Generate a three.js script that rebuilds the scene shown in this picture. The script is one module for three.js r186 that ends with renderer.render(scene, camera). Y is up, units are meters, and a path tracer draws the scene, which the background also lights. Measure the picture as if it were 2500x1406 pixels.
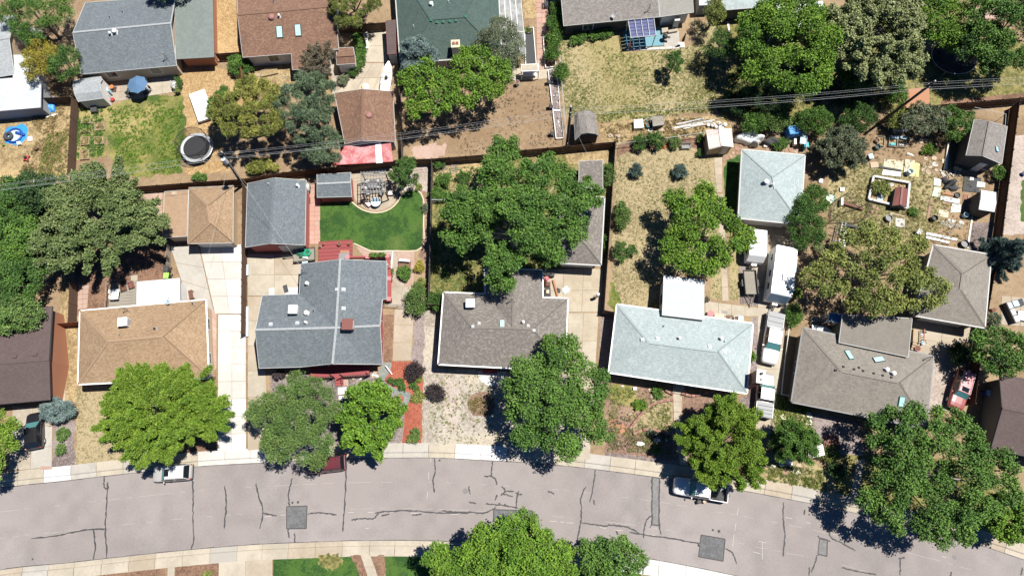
import * as THREE from 'three';
import { mergeGeometries } from 'three/addons/utils/BufferGeometryUtils.js';
import { Sky } from 'three/addons/objects/Sky.js';
import { MarchingCubes } from 'three/addons/objects/MarchingCubes.js';
import { RoundedBoxGeometry } from 'three/addons/geometries/RoundedBoxGeometry.js';

// ---------------------------------------------------------------- camera, sky, sun, exposure
const scene = new THREE.Scene();
const FOCAL = 1667, CAM_H = 80, TILT = 16 * Math.PI / 180;
const camera = new THREE.PerspectiveCamera(2 * Math.atan(703 / FOCAL) * 180 / Math.PI, 2500 / 1406, 1, 4000);
camera.position.set(0, CAM_H, 0);
camera.rotation.set(-(Math.PI / 2 - TILT), 0, 0);
scene.add(camera);
const renderer = new THREE.WebGLRenderer({ antialias: true });
renderer.toneMapping = THREE.LinearToneMapping;
renderer.toneMappingExposure = 1.6;
renderer.shadowMap.enabled = true;
const SUN = new THREE.Vector3(0.37, 1, -0.16).normalize();
const sky = new Sky(); sky.name = 'sky'; sky.scale.setScalar(3000);
Object.assign(sky.userData, { kind: 'structure' });
sky.material.uniforms.sunPosition.value.copy(SUN);
sky.material.uniforms.turbidity.value = 1.2; sky.material.uniforms.rayleigh.value = 0.5;
sky.material.uniforms.mieCoefficient.value = 0.004; sky.material.uniforms.cloudCoverage.value = 0;
scene.add(sky);
scene.environmentIntensity = 0.1;
const sun = new THREE.DirectionalLight(new THREE.Color(1, 0.955, 0.88), 5);
sun.name = 'sun'; sun.position.copy(SUN).multiplyScalar(200); sun.castShadow = true;
Object.assign(sun.shadow.camera, { left: -110, right: 110, top: 110, bottom: -110, near: 10, far: 500 });
sun.shadow.mapSize.set(4096, 4096);
sun.target.position.set(0, 0, -25); sun.position.add(sun.target.position); scene.add(sun, sun.target);

// ---------------------------------------------------------------- small helpers
let seedState = 12345;
function srand(s) { seedState = s >>> 0; }
function R(a = 1, b) { seedState = (seedState + 0x6d2b79f5) | 0; let t = Math.imul(seedState ^ (seedState >>> 15), 1 | seedState); t = (t + Math.imul(t ^ (t >>> 7), 61 | t)) ^ t; const r = ((t ^ (t >>> 14)) >>> 0) / 4294967296; return b === undefined ? r * a : a + r * (b - a); }
const V3 = (x, y, z) => new THREE.Vector3(x, y, z);
const DEG = Math.PI / 180;
// survey of the photograph: where a point seen at (px, py) stands if it is h metres above the yards
function at(px, py, h = 0) {
const cx = (px - 1250) / FOCAL, cy = -(py - 703) / FOCAL, a = -(Math.PI / 2 - TILT), c = Math.cos(a), s = Math.sin(a);
const dy = cy * c + s, dz = cy * s - c, t = (CAM_H - h) / -dy;
return V3(cx * t, h, dz * t);
}
const plan = (pts, h = 0) => pts.map(([x, y]) => { const p = at(x, y, h); return [p.x, p.z]; });
const heading = (x0, y0, x1, y1, h = 0) => { const a = at(x0, y0, h), b = at(x1, y1, h); return -Math.atan2(b.z - a.z, b.x - a.x); };
const taken = {};
function numbered(n) { const k = taken[n] = (taken[n] ?? -1) + 1; return k ? `${n}_${String(k).padStart(3, '0')}` : n; }
function tag(o, label, category, group, kind) { if (label) o.userData.label = label; if (category) o.userData.category = category; if (group) o.userData.group = group; if (kind) o.userData.kind = kind; return o; }
function mesh(name, geo, mat, parent, pos, rot) {
const m = new THREE.Mesh(geo, mat); m.name = parent ? name : numbered(name); m.castShadow = m.receiveShadow = true;
if (pos) m.position.set(...pos); if (rot) m.rotation.set(...rot);
(parent ?? scene).add(m); return m;
}
// a thing that stands at (px, py): a group at its base
function thing(name, label, category, px, py, turn = 0, group, h = 0) {
const o = new THREE.Group(); o.name = numbered(name); const p = at(px, py, h); o.position.copy(p); o.rotation.y = turn;
tag(o, label, category, group); scene.add(o); return o;
}
function copyOf(src, label, px, py, turn = 0, h = 0, s = 1) {
const o = src.clone(); o.name = numbered(src.name.replace(/_\d{3}$/, '')); o.position.copy(at(px, py, h)); o.rotation.y = turn; o.scale.setScalar(s);
o.userData = { ...src.userData, label }; scene.add(o); return o;
}
const structure = (o, label, category) => tag(o, label, category, undefined, 'structure');
const boxCache = {};
function box(w, h, d, x = 0, y = 0, z = 0) { const g = new THREE.BoxGeometry(w, h, d); g.translate(x, y, z); return g; }
function rbox(w, h, d, r = 0.03, seg = 2) { const k = [w, h, d, r, seg].join(); return boxCache[k] ??= new RoundedBoxGeometry(w, h, d, seg, Math.min(r, w / 2.1, h / 2.1, d / 2.1)); }
const cyl = (r0, r1, h, n = 14, open = false) => new THREE.CylinderGeometry(r0, r1, h, n, 1, open);
function tube(pts, r, n = 6, seg) { const c = new THREE.CatmullRomCurve3(pts); return new THREE.TubeGeometry(c, seg ?? Math.max(4, pts.length * 4), r, n, false); }
function bar(a, b, w, h, ww = w) { // a straight bar from a to b
const d = b.clone().sub(a), L = d.length(), g = new THREE.BoxGeometry(L, h, ww);
const q = new THREE.Quaternion().setFromUnitVectors(V3(1, 0, 0), d.normalize()); g.applyQuaternion(q); g.translate((a.x + b.x) / 2, (a.y + b.y) / 2, (a.z + b.z) / 2); return g;
}
function rod(a, b, r, n = 8, r2 = r) { const d = b.clone().sub(a), L = d.length(), g = new THREE.CylinderGeometry(r2, r, L, n); g.applyQuaternion(new THREE.Quaternion().setFromUnitVectors(V3(0, 1, 0), d.normalize())); g.translate((a.x + b.x) / 2, (a.y + b.y) / 2, (a.z + b.z) / 2); return g; }
// flat geometry from a list of triangles with uv in metres / T
function geoFrom(pos, uv) { const g = new THREE.BufferGeometry(); g.setAttribute('position', new THREE.Float32BufferAttribute(pos, 3)); g.setAttribute('uv', new THREE.Float32BufferAttribute(uv, 2)); g.computeVertexNormals(); return g; }
const area2 = (p) => p.reduce((s, a, i) => { const b = p[(i + 1) % p.length]; return s + a[0] * b[1] - b[0] * a[1]; }, 0);
function sheetGeo(poly, y, T = 1) {
const pts = poly.map(([x, z]) => new THREE.Vector2(x, z)); const tri = THREE.ShapeUtils.triangulateShape(pts, []); const pos = [], uv = [];
for (const t of tri) { let [a, b, c] = t.map((i) => poly[i]); if ((b[0] - a[0]) * (c[1] - a[1]) - (b[1] - a[1]) * (c[0] - a[0]) > 0) [b, c] = [c, b]; for (const p of [a, b, c]) { pos.push(p[0], y, p[1]); uv.push(p[0] / T, p[1] / T); } }
return geoFrom(pos, uv);
}
function prismGeo(poly, y0, y1, T = 1) { // top and sides
const top = sheetGeo(poly, y1, T), pos = [], uv = [], cw = area2(poly) > 0 ? 1 : -1; let u = 0;
poly.forEach((a, i) => {
const b = poly[(i + 1) % poly.length], L = Math.hypot(b[0] - a[0], b[1] - a[1]);
const q = [[a[0], y0, a[1], u, y0], [b[0], y0, b[1], u + L, y0], [b[0], y1, b[1], u + L, y1], [a[0], y1, a[1], u, y1]]; u += L;
for (const k of cw > 0 ? [0, 2, 1, 0, 3, 2] : [0, 1, 2, 0, 2, 3]) { pos.push(...q[k].slice(0, 3)); uv.push(q[k][3] / T, q[k][4] / T); }
});
return mergeGeometries([top, geoFrom(pos, uv)]);
}
function inset(poly, d) { // polygon moved inwards by d
const s = area2(poly) > 0 ? 1 : -1, n = poly.length;
const nrm = poly.map((a, i) => { const b = poly[(i + 1) % n], L = Math.hypot(b[0] - a[0], b[1] - a[1]) || 1; return [-(b[1] - a[1]) / L * s, (b[0] - a[0]) / L * s]; });
return poly.map((p, i) => { const a = nrm[(i + n - 1) % n], b = nrm[i], k = 1 + a[0] * b[0] + a[1] * b[1]; const f = d / Math.max(k, 0.3); return [p[0] + (a[0] + b[0]) * f, p[1] + (a[1] + b[1]) * f]; });
}
function wobble(poly, amp = 0.16, step = 0.5) { // an organic outline
const out = []; poly.forEach((a, i) => { const b = poly[(i + 1) % poly.length], L = Math.hypot(b[0] - a[0], b[1] - a[1]), n = Math.max(1, Math.round(L / step)); for (let k = 0; k < n; k++) { const t = k / n, j = k ? 1 : 0.4; out.push([a[0] + (b[0] - a[0]) * t + R(-amp, amp) * j, a[1] + (b[1] - a[1]) * t + R(-amp, amp) * j]); } }); return out;
}
function smooth(poly, n = 8, closed = true) { const c = new THREE.CatmullRomCurve3(poly.map(([x, z]) => V3(x, 0, z)), closed, 'centripetal'); return c.getSpacedPoints(poly.length * n).slice(0, closed ? -1 : undefined).map((p) => [p.x, p.z]); }
function inPoly(x, z, p) { let r = false; for (let i = 0, j = p.length - 1; i < p.length; j = i++) if ((p[i][1] > z) !== (p[j][1] > z) && x < (p[j][0] - p[i][0]) * (z - p[i][1]) / (p[j][1] - p[i][1]) + p[i][0]) r = !r; return r; }

// ---------------------------------------------------------------- computed textures
function noise(period, s) { srand(s * 7919 + period); const n = period, t = new Float32Array(n * n); for (let i = 0; i < n * n; i++) t[i] = R(); return (u, v) => { let x = u * n, y = v * n; const xi = Math.floor(x), yi = Math.floor(y); x -= xi; y -= yi; x = x * x * (3 - 2 * x); y = y * y * (3 - 2 * y); const x0 = ((xi % n) + n) % n, x1 = (x0 + 1) % n, y0 = (((yi % n) + n) % n) * n, y1 = ((((yi + 1) % n) + n) % n) * n; const a = t[y0 + x0], b = t[y0 + x1], c = t[y1 + x0], d = t[y1 + x1]; return a + (b - a) * x + (c - a + (a - b - c + d) * x) * y; }; }
const lin2srgb = (c) => { c = Math.min(1, Math.max(0, c)); return 255 * (c <= 0.0031308 ? c * 12.92 : 1.055 * Math.pow(c, 1 / 2.4) - 0.055); };
function texture(S, fn, colour = true) {
const d = new Uint8Array(S * S * 4);
for (let y = 0, k = 0; y < S; y++) for (let x = 0; x < S; x++, k += 4) { const c = fn(x / S, y / S, x, y); d[k] = colour ? lin2srgb(c[0]) : c[0] * 255; d[k + 1] = colour ? lin2srgb(c[1]) : c[0] * 255; d[k + 2] = colour ? lin2srgb(c[2]) : c[0] * 255; d[k + 3] = 255; }
const t = new THREE.DataTexture(d, S, S); t.wrapS = t.wrapT = THREE.RepeatWrapping; t.magFilter = THREE.LinearFilter; t.minFilter = THREE.LinearMipmapLinearFilter; t.generateMipmaps = true; if (colour) t.colorSpace = THREE.SRGBColorSpace; t.needsUpdate = true; return t;
}
const mix3 = (a, b, t) => [a[0] + (b[0] - a[0]) * t, a[1] + (b[1] - a[1]) * t, a[2] + (b[2] - a[2]) * t];
const sstep = (a, b, x) => { x = Math.min(1, Math.max(0, (x - a) / (b - a))); return x * x * (3 - 2 * x); };
const lin = (r, g, b) => new THREE.Color().setRGB(r, g, b);
function plain(r, g, b, rough = 0.8, extra = {}) { return new THREE.MeshStandardMaterial({ color: lin(r, g, b), roughness: rough, side: THREE.DoubleSide, ...extra }); }
// earth, grass, gravel: three colours mixed by noise of three sizes; T metres per tile
function groundMat(s, { T = 36, S = 1024, cols, cell = [0.16, 0.5, 3.5], w = [0.5, 0.3, 0.2], edge = [0.24, 0.76], gain = 0.64, grain = 0.16, third = 0.62, speck, rough = 0.97, bump = 0 }) {
const n0 = noise(Math.round(T / cell[0]), s), n1 = noise(Math.round(T / cell[1]), s + 1), n2 = noise(Math.round(T / cell[2]), s + 2), n3 = noise(Math.round(T / 7), s + 3); srand(s + 99);
const hs = bump ? new Float32Array(S * S) : null;
const map = texture(S, (u, v, x, y) => {
const a = n0(u, v), b = n1(u, v), c = n2(u, v), t = w[0] * a + w[1] * b + w[2] * c;
let k = mix3(cols[0], cols[1], sstep(edge[0], edge[1], t)); if (cols[2]) k = mix3(k, mix3(cols[2], k, 0.35).map((q) => q * (0.72 + 0.56 * t)), sstep(third, third + 0.25, n3(u, v) * 0.6 + c * 0.4));
const g = (1 + (R() - 0.5) * 2 * grain) * gain; if (hs) hs[y * S + x] = t * 0.7 + g / gain * 0.2;
if (speck && R() < speck[0]) return speck[1].map((x) => x * 0.8);
return [k[0] * g, k[1] * g, k[2] * g];
});
const m = new THREE.MeshStandardMaterial({ map, roughness: rough, side: THREE.DoubleSide }); m.userData.T = T;
if (bump) { m.bumpMap = texture(S / 2, (u, v, x, y) => [hs[y * 2 * S + x * 2]], false); m.bumpScale = bump; }
return m;
}
let shingleBump;
function shingleMat(s, cols, { T = 15, S = 768, course = 0.1465, tab = 0.22, soft = 0.85, gain = 0.64, w = null } = {}) {
const rows = Math.round(T / course), per = Math.round(T / tab); const mean = cols.reduce((a, c) => a.map((x, i) => x + c[i] / cols.length), [0, 0, 0]); cols = cols.map((c) => mix3(mean, c, 0.5)); srand(s); const tone = []; const cl = noise(26, s + 5), big = noise(7, s + 6);
for (let r = 0; r < rows; r++) { const off = R(), cuts = []; for (let k = 0; k < per; k++) { const x = R(); const i = w ? (x < w[0] ? 0 : x < w[0] + w[1] ? 1 : 2) : Math.floor(x * cols.length); cuts.push(mix3(cols[i], cols[Math.floor(R() * cols.length)], R(soft))); } tone.push([off, cuts]); }
srand(s + 1);
const map = texture(S, (u, v) => { const r = Math.floor(v * rows) % rows, [off, cuts] = tone[r]; const i = Math.floor((u + off / per) * per) % per; const c = cuts[(i + per) % per], g = gain * (0.9 + 0.2 * R()) * (0.93 + 0.1 * cl(u, v) + 0.08 * (big(u, v) - 0.5)); return [c[0] * g, c[1] * g, c[2] * g]; });
const bumpMap = shingleBump ??= texture(512, (u, v) => { const f = (v * rows) % 1; return [0.15 + 0.7 * (1 - f)]; }, false);
const m = new THREE.MeshStandardMaterial({ map, bumpMap, bumpScale: 0.005, roughness: 0.95, side: THREE.DoubleSide }); m.userData.T = T; return m;
}
const M = {};
M.soil = groundMat(11, { cols: [[0.3, 0.2, 0.115], [0.43, 0.31, 0.19], [0.38, 0.27, 0.15]], cell: [0.1, 0.4, 4], w: [0.3, 0.25, 0.45], speck: [0.012, [0.5, 0.42, 0.3]] });
M.straw = groundMat(21, { cols: [[0.29, 0.205, 0.1], [0.56, 0.42, 0.22], [0.6, 0.44, 0.22]], cell: [0.14, 0.6, 5] });
M.dryGrass = groundMat(31, { cols: [[0.24, 0.2, 0.095], [0.5, 0.4, 0.235], [0.42, 0.34, 0.19]], cell: [0.11, 0.26, 4], w: [0.5, 0.24, 0.26], edge: [0.26, 0.66], bump: 0.02 });
M.dryGrassGreen = groundMat(41, { cols: [[0.15, 0.145, 0.045], [0.5, 0.41, 0.225], [0.33, 0.28, 0.11]], cell: [0.12, 0.3, 5], w: [0.46, 0.22, 0.32], edge: [0.27, 0.68], third: 0.5, bump: 0.02 });
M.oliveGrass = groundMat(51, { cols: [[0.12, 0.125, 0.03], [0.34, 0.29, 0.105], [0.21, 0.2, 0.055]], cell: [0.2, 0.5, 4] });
M.lawn = groundMat(61, { cols: [[0.026, 0.085, 0.012], [0.075, 0.165, 0.022], [0.12, 0.17, 0.04]], cell: [0.13, 0.55, 2.4], w: [0.35, 0.3, 0.35], edge: [0.3, 0.7], third: 0.66, grain: 0.25, bump: 0.02 });
M.patchyLawn = groundMat(71, { cols: [[0.07, 0.13, 0.016], [0.25, 0.25, 0.055], [0.5, 0.39, 0.17]], cell: [0.13, 0.5, 2.2], w: [0.35, 0.3, 0.35], third: 0.48, grain: 0.22, speck: [0.006, [0.5, 0.55, 0.6]], bump: 0.03 });
M.chips = groundMat(81, { cols: [[0.38, 0.24, 0.1], [0.64, 0.45, 0.235], [0.56, 0.4, 0.21]], cell: [0.09, 0.3, 3], w: [0.55, 0.25, 0.2], grain: 0.24, bump: 0.03 });
M.redMulch = groundMat(91, { cols: [[0.36, 0.085, 0.05], [0.5, 0.16, 0.1], [0.44, 0.15, 0.09]], T: 24, cell: [0.09, 0.3, 2], grain: 0.22, speck: [0.02, [0.55, 0.38, 0.22]], bump: 0.03 });
M.bark = groundMat(101, { cols: [[0.17, 0.095, 0.06], [0.34, 0.2, 0.13], [0.3, 0.19, 0.12]], T: 24, cell: [0.1, 0.4, 2], grain: 0.25, bump: 0.03 });
M.redRock = groundMat(111, { cols: [[0.21, 0.12, 0.085], [0.42, 0.28, 0.2], [0.36, 0.27, 0.19]], T: 24, cell: [0.07, 0.2, 2], w: [0.4, 0.25, 0.35], grain: 0.28, speck: [0.03, [0.5, 0.45, 0.38]], bump: 0.03 });
M.whiteGravel = groundMat(121, { cols: [[0.32, 0.27, 0.21], [0.62, 0.56, 0.48], [0.54, 0.45, 0.31]], T: 24, cell: [0.07, 0.2, 2.4], w: [0.4, 0.25, 0.35], grain: 0.3, speck: [0.05, [0.75, 0.72, 0.68]], bump: 0.04 });
M.mauveGravel = groundMat(131, { cols: [[0.17, 0.13, 0.12], [0.42, 0.35, 0.33]], T: 20, cell: [0.06, 0.16, 2], w: [0.4, 0.25, 0.35], grain: 0.3, bump: 0.04 });
M.pinkGravel = groundMat(141, { cols: [[0.4, 0.32, 0.27], [0.64, 0.55, 0.48], [0.58, 0.48, 0.42]], T: 20, cell: [0.06, 0.16, 2], w: [0.4, 0.25, 0.35], grain: 0.28, bump: 0.04 });
M.asphalt = groundMat(151, { T: 40, S: 2048, gain: 1, cols: [[0.2, 0.177, 0.169], [0.242, 0.214, 0.204], [0.216, 0.194, 0.186]], cell: [0.1, 1.3, 9], w: [0.22, 0.33, 0.45], grain: 0.13, third: 0.55, rough: 0.92, bump: 0.008 });
const conc = (s, a, b, c) => groundMat(s, { T: 22, S: 512, cols: [a, b, c], cell: [0.25, 1.1, 4], w: [0.25, 0.35, 0.4], grain: 0.05, rough: 0.88, third: 0.6 });
M.concTan = conc(161, [0.47, 0.39, 0.29], [0.58, 0.49, 0.385], [0.5, 0.43, 0.34]);
M.concTan2 = conc(162, [0.5, 0.44, 0.345], [0.62, 0.55, 0.44], [0.55, 0.47, 0.36]);
M.concTan3 = conc(163, [0.43, 0.37, 0.29], [0.55, 0.48, 0.385], [0.47, 0.42, 0.34]);
M.concGrey = conc(164, [0.5, 0.465, 0.41], [0.6, 0.56, 0.5], [0.54, 0.5, 0.45]);
M.concWhite = conc(165, [0.66, 0.63, 0.575], [0.76, 0.735, 0.685], [0.7, 0.66, 0.6]);
M.concNew = conc(166, [0.76, 0.75, 0.73], [0.84, 0.83, 0.81], [0.8, 0.78, 0.76]);
M.concStain = groundMat(167, { T: 22, S: 1024, cols: [[0.5, 0.42, 0.31], [0.6, 0.52, 0.4], [0.2, 0.125, 0.07]], cell: [0.12, 0.5, 2.2], w: [0.3, 0.35, 0.35], third: 0.5, grain: 0.12 });
M.concPink = conc(168, [0.5, 0.34, 0.27], [0.6, 0.43, 0.35], [0.55, 0.39, 0.32]);
M.pinkPaver = conc(169, [0.56, 0.335, 0.265], [0.68, 0.43, 0.35], [0.6, 0.38, 0.31]);
M.slate = groundMat(170, { T: 16, S: 512, cols: [[0.23, 0.26, 0.235], [0.34, 0.36, 0.33]], grain: 0.12 });
M.patch = groundMat(171, { gain: 1, T: 16, S: 512, cols: [[0.095, 0.095, 0.098], [0.135, 0.135, 0.138]], grain: 0.14, rough: 0.95 });
M.patchLight = groundMat(172, { gain: 1, T: 16, S: 512, cols: [[0.15, 0.145, 0.143], [0.19, 0.185, 0.182]], grain: 0.12, rough: 0.95 });
M.tar = plain(0.045, 0.043, 0.045, 0.75);
// roofs
M.roofGrey = shingleMat(201, [[0.12, 0.145, 0.165], [0.185, 0.215, 0.235], [0.255, 0.29, 0.31]]);
M.roofTan = shingleMat(202, [[0.3, 0.19, 0.105], [0.42, 0.285, 0.17], [0.53, 0.38, 0.245]]);
M.roofBrownGrey = shingleMat(203, [[0.155, 0.135, 0.12], [0.225, 0.2, 0.18], [0.42, 0.385, 0.345]], { w: [0.42, 0.42, 0.16] });
M.roofTaupe = shingleMat(204, [[0.215, 0.19, 0.165], [0.31, 0.28, 0.245], [0.38, 0.345, 0.3]]);
M.roofPale = shingleMat(205, [[0.36, 0.44, 0.45], [0.47, 0.555, 0.56], [0.62, 0.69, 0.685]], { w: [0.35, 0.42, 0.23] });
M.roofRedBrown = shingleMat(206, [[0.165, 0.085, 0.062], [0.25, 0.14, 0.1], [0.4, 0.25, 0.155]], { w: [0.42, 0.38, 0.2] });
M.roofGreen = shingleMat(207, [[0.055, 0.095, 0.085], [0.08, 0.13, 0.115], [0.12, 0.17, 0.15]]);
M.roofDark = shingleMat(208, [[0.115, 0.08, 0.077], [0.145, 0.104, 0.1], [0.165, 0.122, 0.116]]);
M.roofSilver = shingleMat(209, [[0.33, 0.36, 0.38], [0.45, 0.48, 0.5], [0.58, 0.6, 0.61]]);
M.roofWarmGrey = shingleMat(210, [[0.19, 0.17, 0.155], [0.28, 0.255, 0.235], [0.4, 0.37, 0.34]]);
M.metalPale = groundMat(221, { gain: 0.85, T: 12, S: 512, cols: [[0.46, 0.5, 0.52], [0.6, 0.63, 0.64], [0.4, 0.42, 0.43]], cell: [0.3, 1, 2.5], grain: 0.04, rough: 0.6 });
M.metalWhite = groundMat(222, { gain: 0.95, T: 12, S: 512, cols: [[0.7, 0.74, 0.75], [0.78, 0.81, 0.81]], grain: 0.02, rough: 0.55 });
M.metalSky = groundMat(230, { gain: 1, T: 12, S: 512, cols: [[0.33, 0.4, 0.41], [0.38, 0.45, 0.46]], grain: 0.02, rough: 0.6 });
M.metalGreen = groundMat(223, { T: 12, S: 512, cols: [[0.205, 0.245, 0.225], [0.25, 0.29, 0.27]], grain: 0.03, rough: 0.65 });
M.metalRed = groundMat(224, { T: 9, S: 512, cols: [[0.55, 0.13, 0.14], [0.74, 0.4, 0.4], [0.82, 0.66, 0.64]], cell: [0.2, 0.7, 2], w: [0.3, 0.4, 0.3], grain: 0.08, rough: 0.7 });
M.metalGrey = groundMat(225, { T: 8, S: 512, cols: [[0.26, 0.27, 0.265], [0.5, 0.51, 0.5], [0.15, 0.155, 0.155]], cell: [0.3, 0.9, 2.2], w: [0.3, 0.4, 0.3], grain: 0.08, rough: 0.7, third: 0.58 });
M.feltTaupe = groundMat(226, { T: 12, S: 512, cols: [[0.235, 0.215, 0.185], [0.275, 0.25, 0.22]], grain: 0.05 });
M.feltTan = groundMat(227, { T: 12, S: 512, cols: [[0.42, 0.285, 0.18], [0.48, 0.33, 0.215]], grain: 0.05 });
M.feltGrey = groundMat(228, { T: 12, S: 512, cols: [[0.33, 0.32, 0.29], [0.38, 0.365, 0.33]], grain: 0.05 });
M.feltPink = groundMat(229, { gain: 0.9, T: 8, S: 512, cols: [[0.62, 0.52, 0.48], [0.7, 0.6, 0.56]], grain: 0.04 });
// woods and paints
M.fence = groundMat(241, { gain: 0.55, T: 6, S: 512, cols: [[0.11, 0.06, 0.037], [0.25, 0.14, 0.085], [0.17, 0.1, 0.065]], cell: [0.08, 0.25, 1.2], grain: 0.2 });
M.fenceGrey = groundMat(242, { gain: 0.5, T: 6, S: 512, cols: [[0.13, 0.11, 0.09], [0.27, 0.23, 0.19]], cell: [0.08, 0.25, 1.2], grain: 0.2 });
M.woodRed = groundMat(243, { gain: 0.85, T: 6, S: 512, cols: [[0.33, 0.1, 0.05], [0.42, 0.15, 0.075]], cell: [0.08, 0.3, 1.2], grain: 0.14 });
M.woodPale = groundMat(244, { T: 6, S: 512, cols: [[0.46, 0.36, 0.24], [0.62, 0.5, 0.35]], cell: [0.08, 0.3, 1.2], grain: 0.12 });
M.woodGrey = groundMat(245, { T: 6, S: 512, cols: [[0.3, 0.27, 0.22], [0.46, 0.42, 0.35]], cell: [0.07, 0.3, 1.2], grain: 0.14 });
M.bark2 = groundMat(246, { gain: 0.85, T: 3, S: 256, cols: [[0.1, 0.08, 0.06], [0.22, 0.18, 0.14]], cell: [0.05, 0.2, 1], grain: 0.2 });
M.barkPale = groundMat(247, { gain: 0.85, T: 3, S: 256, cols: [[0.24, 0.21, 0.18], [0.44, 0.4, 0.35]], cell: [0.05, 0.2, 1], grain: 0.2 });
M.pole = groundMat(248, { gain: 0.85, T: 3, S: 256, cols: [[0.055, 0.04, 0.03], [0.12, 0.09, 0.065]], cell: [0.05, 0.2, 1], grain: 0.2 });
M.deckRed = plain(0.25, 0.05, 0.052, 0.75); M.deckRed2 = plain(0.18, 0.035, 0.036, 0.75); M.brickRed = plain(0.23, 0.11, 0.085, 0.9);
M.white = plain(0.78, 0.78, 0.76, 0.55); M.whiteGloss = plain(0.82, 0.82, 0.81, 0.25); M.offWhite = plain(0.66, 0.63, 0.56, 0.75); M.cream = plain(0.5, 0.44, 0.32, 0.8);
M.black = plain(0.018, 0.018, 0.02, 0.6); M.charcoal = plain(0.045, 0.047, 0.05, 0.8); M.grey = plain(0.2, 0.2, 0.2, 0.7); M.lightGrey = plain(0.42, 0.43, 0.43, 0.6); M.silver = plain(0.55, 0.56, 0.57, 0.35, { metalness: 0.5 });
M.red = plain(0.38, 0.03, 0.03, 0.5); M.orange = plain(0.46, 0.15, 0.05, 0.7); M.terra = plain(0.34, 0.165, 0.09, 0.85); M.blueTarp = plain(0.03, 0.24, 0.62, 0.5); M.blueDeep = plain(0.015, 0.06, 0.28, 0.5); M.navyCloth = plain(0.1, 0.11, 0.22, 0.9); M.umbrellaBlue = plain(0.075, 0.15, 0.26, 0.9);
M.teal = plain(0.02, 0.35, 0.4, 0.6); M.tealDark = plain(0.012, 0.12, 0.12, 0.6); M.green = plain(0.015, 0.12, 0.07, 0.7); M.hoseGreen = plain(0.01, 0.28, 0.15, 0.6); M.lime = plain(0.32, 0.72, 0.1, 0.6); M.yellow = plain(0.55, 0.47, 0.2, 0.7); M.fanRed = plain(0.27, 0.13, 0.115, 0.7); M.pink = plain(0.46, 0.18, 0.19, 0.8); M.paleGreen = plain(0.48, 0.58, 0.42, 0.8); M.paleBlue = plain(0.4, 0.55, 0.62, 0.7); M.brown = plain(0.12, 0.055, 0.035, 0.8); M.maroon = plain(0.16, 0.05, 0.04, 0.6); M.tanStone = plain(0.4, 0.32, 0.23, 0.95); M.redStone = plain(0.28, 0.17, 0.13, 0.95); M.greyStone = plain(0.42, 0.4, 0.37, 0.95);
M.wallBeige = plain(0.5, 0.42, 0.32, 0.9); M.wallWhite = plain(0.62, 0.6, 0.56, 0.9); M.wallBrown = plain(0.34, 0.15, 0.085, 0.85); M.wallRed = plain(0.36, 0.1, 0.085, 0.85); M.wallGrey = plain(0.3, 0.3, 0.3, 0.9); M.wallTan = plain(0.42, 0.32, 0.22, 0.9); M.wallDark = plain(0.07, 0.066, 0.062, 0.9); M.wallOlive = plain(0.16, 0.15, 0.11, 0.9);
M.glass = new THREE.MeshPhysicalMaterial({ color: lin(0.03, 0.045, 0.05), roughness: 0.06, side: THREE.DoubleSide });
M.autoGlass = new THREE.MeshPhysicalMaterial({ color: lin(0.07, 0.2, 0.2), roughness: 0.08, side: THREE.DoubleSide });
M.darkGlass = new THREE.MeshPhysicalMaterial({ color: lin(0.01, 0.012, 0.015), roughness: 0.05, side: THREE.DoubleSide });
M.skylight = new THREE.MeshPhysicalMaterial({ color: lin(0.36, 0.58, 0.55), roughness: 0.25, side: THREE.DoubleSide });
M.rubber = plain(0.015, 0.015, 0.016, 0.9); M.chrome = plain(0.6, 0.6, 0.6, 0.2, { metalness: 0.9 });
M.trim = plain(0.42, 0.42, 0.41, 0.6); M.chalk = plain(0.4, 0.38, 0.35, 0.9);
const paint = (r, g, b) => new THREE.MeshPhysicalMaterial({ color: lin(r, g, b), roughness: 0.35, clearcoat: 1, clearcoatRoughness: 0.08, side: THREE.DoubleSide });

// ---------------------------------------------------------------- road, kerbs, walks, yards
const ROAD_Y = -0.13;
const northEdge = plan([[-420, 1250], [-180, 1212], [0, 1190], [87, 1180], [148, 1174], [269, 1160], [486, 1138], [640, 1129], [843, 1119], [979, 1117], [1061, 1117], [1204, 1124], [1277, 1128], [1385, 1137], [1454, 1145], [1592, 1163], [1820, 1198], [1921, 1217], [2011, 1235], [2129, 1261], [2380, 1326], [2500, 1365], [2800, 1465], [3100, 1570]], ROAD_Y);
const southEdge = plan([[-420, 1450], [0, 1392], [51, 1385], [154, 1376], [261, 1364], [410, 1348], [530, 1337], [640, 1329], [718, 1326], [856, 1321], [1035, 1321], [1300, 1335], [1574, 1364], [1641, 1375], [1789, 1405], [2100, 1475], [2500, 1590], [2900, 1720]], ROAD_Y);
const lineN = smooth(northEdge, 10, false), lineS = smooth(southEdge, 10, false);
function offset(line, d) { return line.map((p, i) => { const a = line[Math.max(0, i - 1)], b = line[Math.min(line.length - 1, i + 1)], L = Math.hypot(b[0] - a[0], b[1] - a[1]); return [p[0] + (b[1] - a[1]) / L * d, p[1] - (b[0] - a[0]) / L * d]; }); }
const FAR = 1400;
structure(mesh('ground', sheetGeo([[-FAR, -FAR], [FAR, -FAR], [FAR, FAR], [-FAR, FAR]], -0.16, 36), M.soil), 'bare earth reaching far beyond the street', 'ground');
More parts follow.
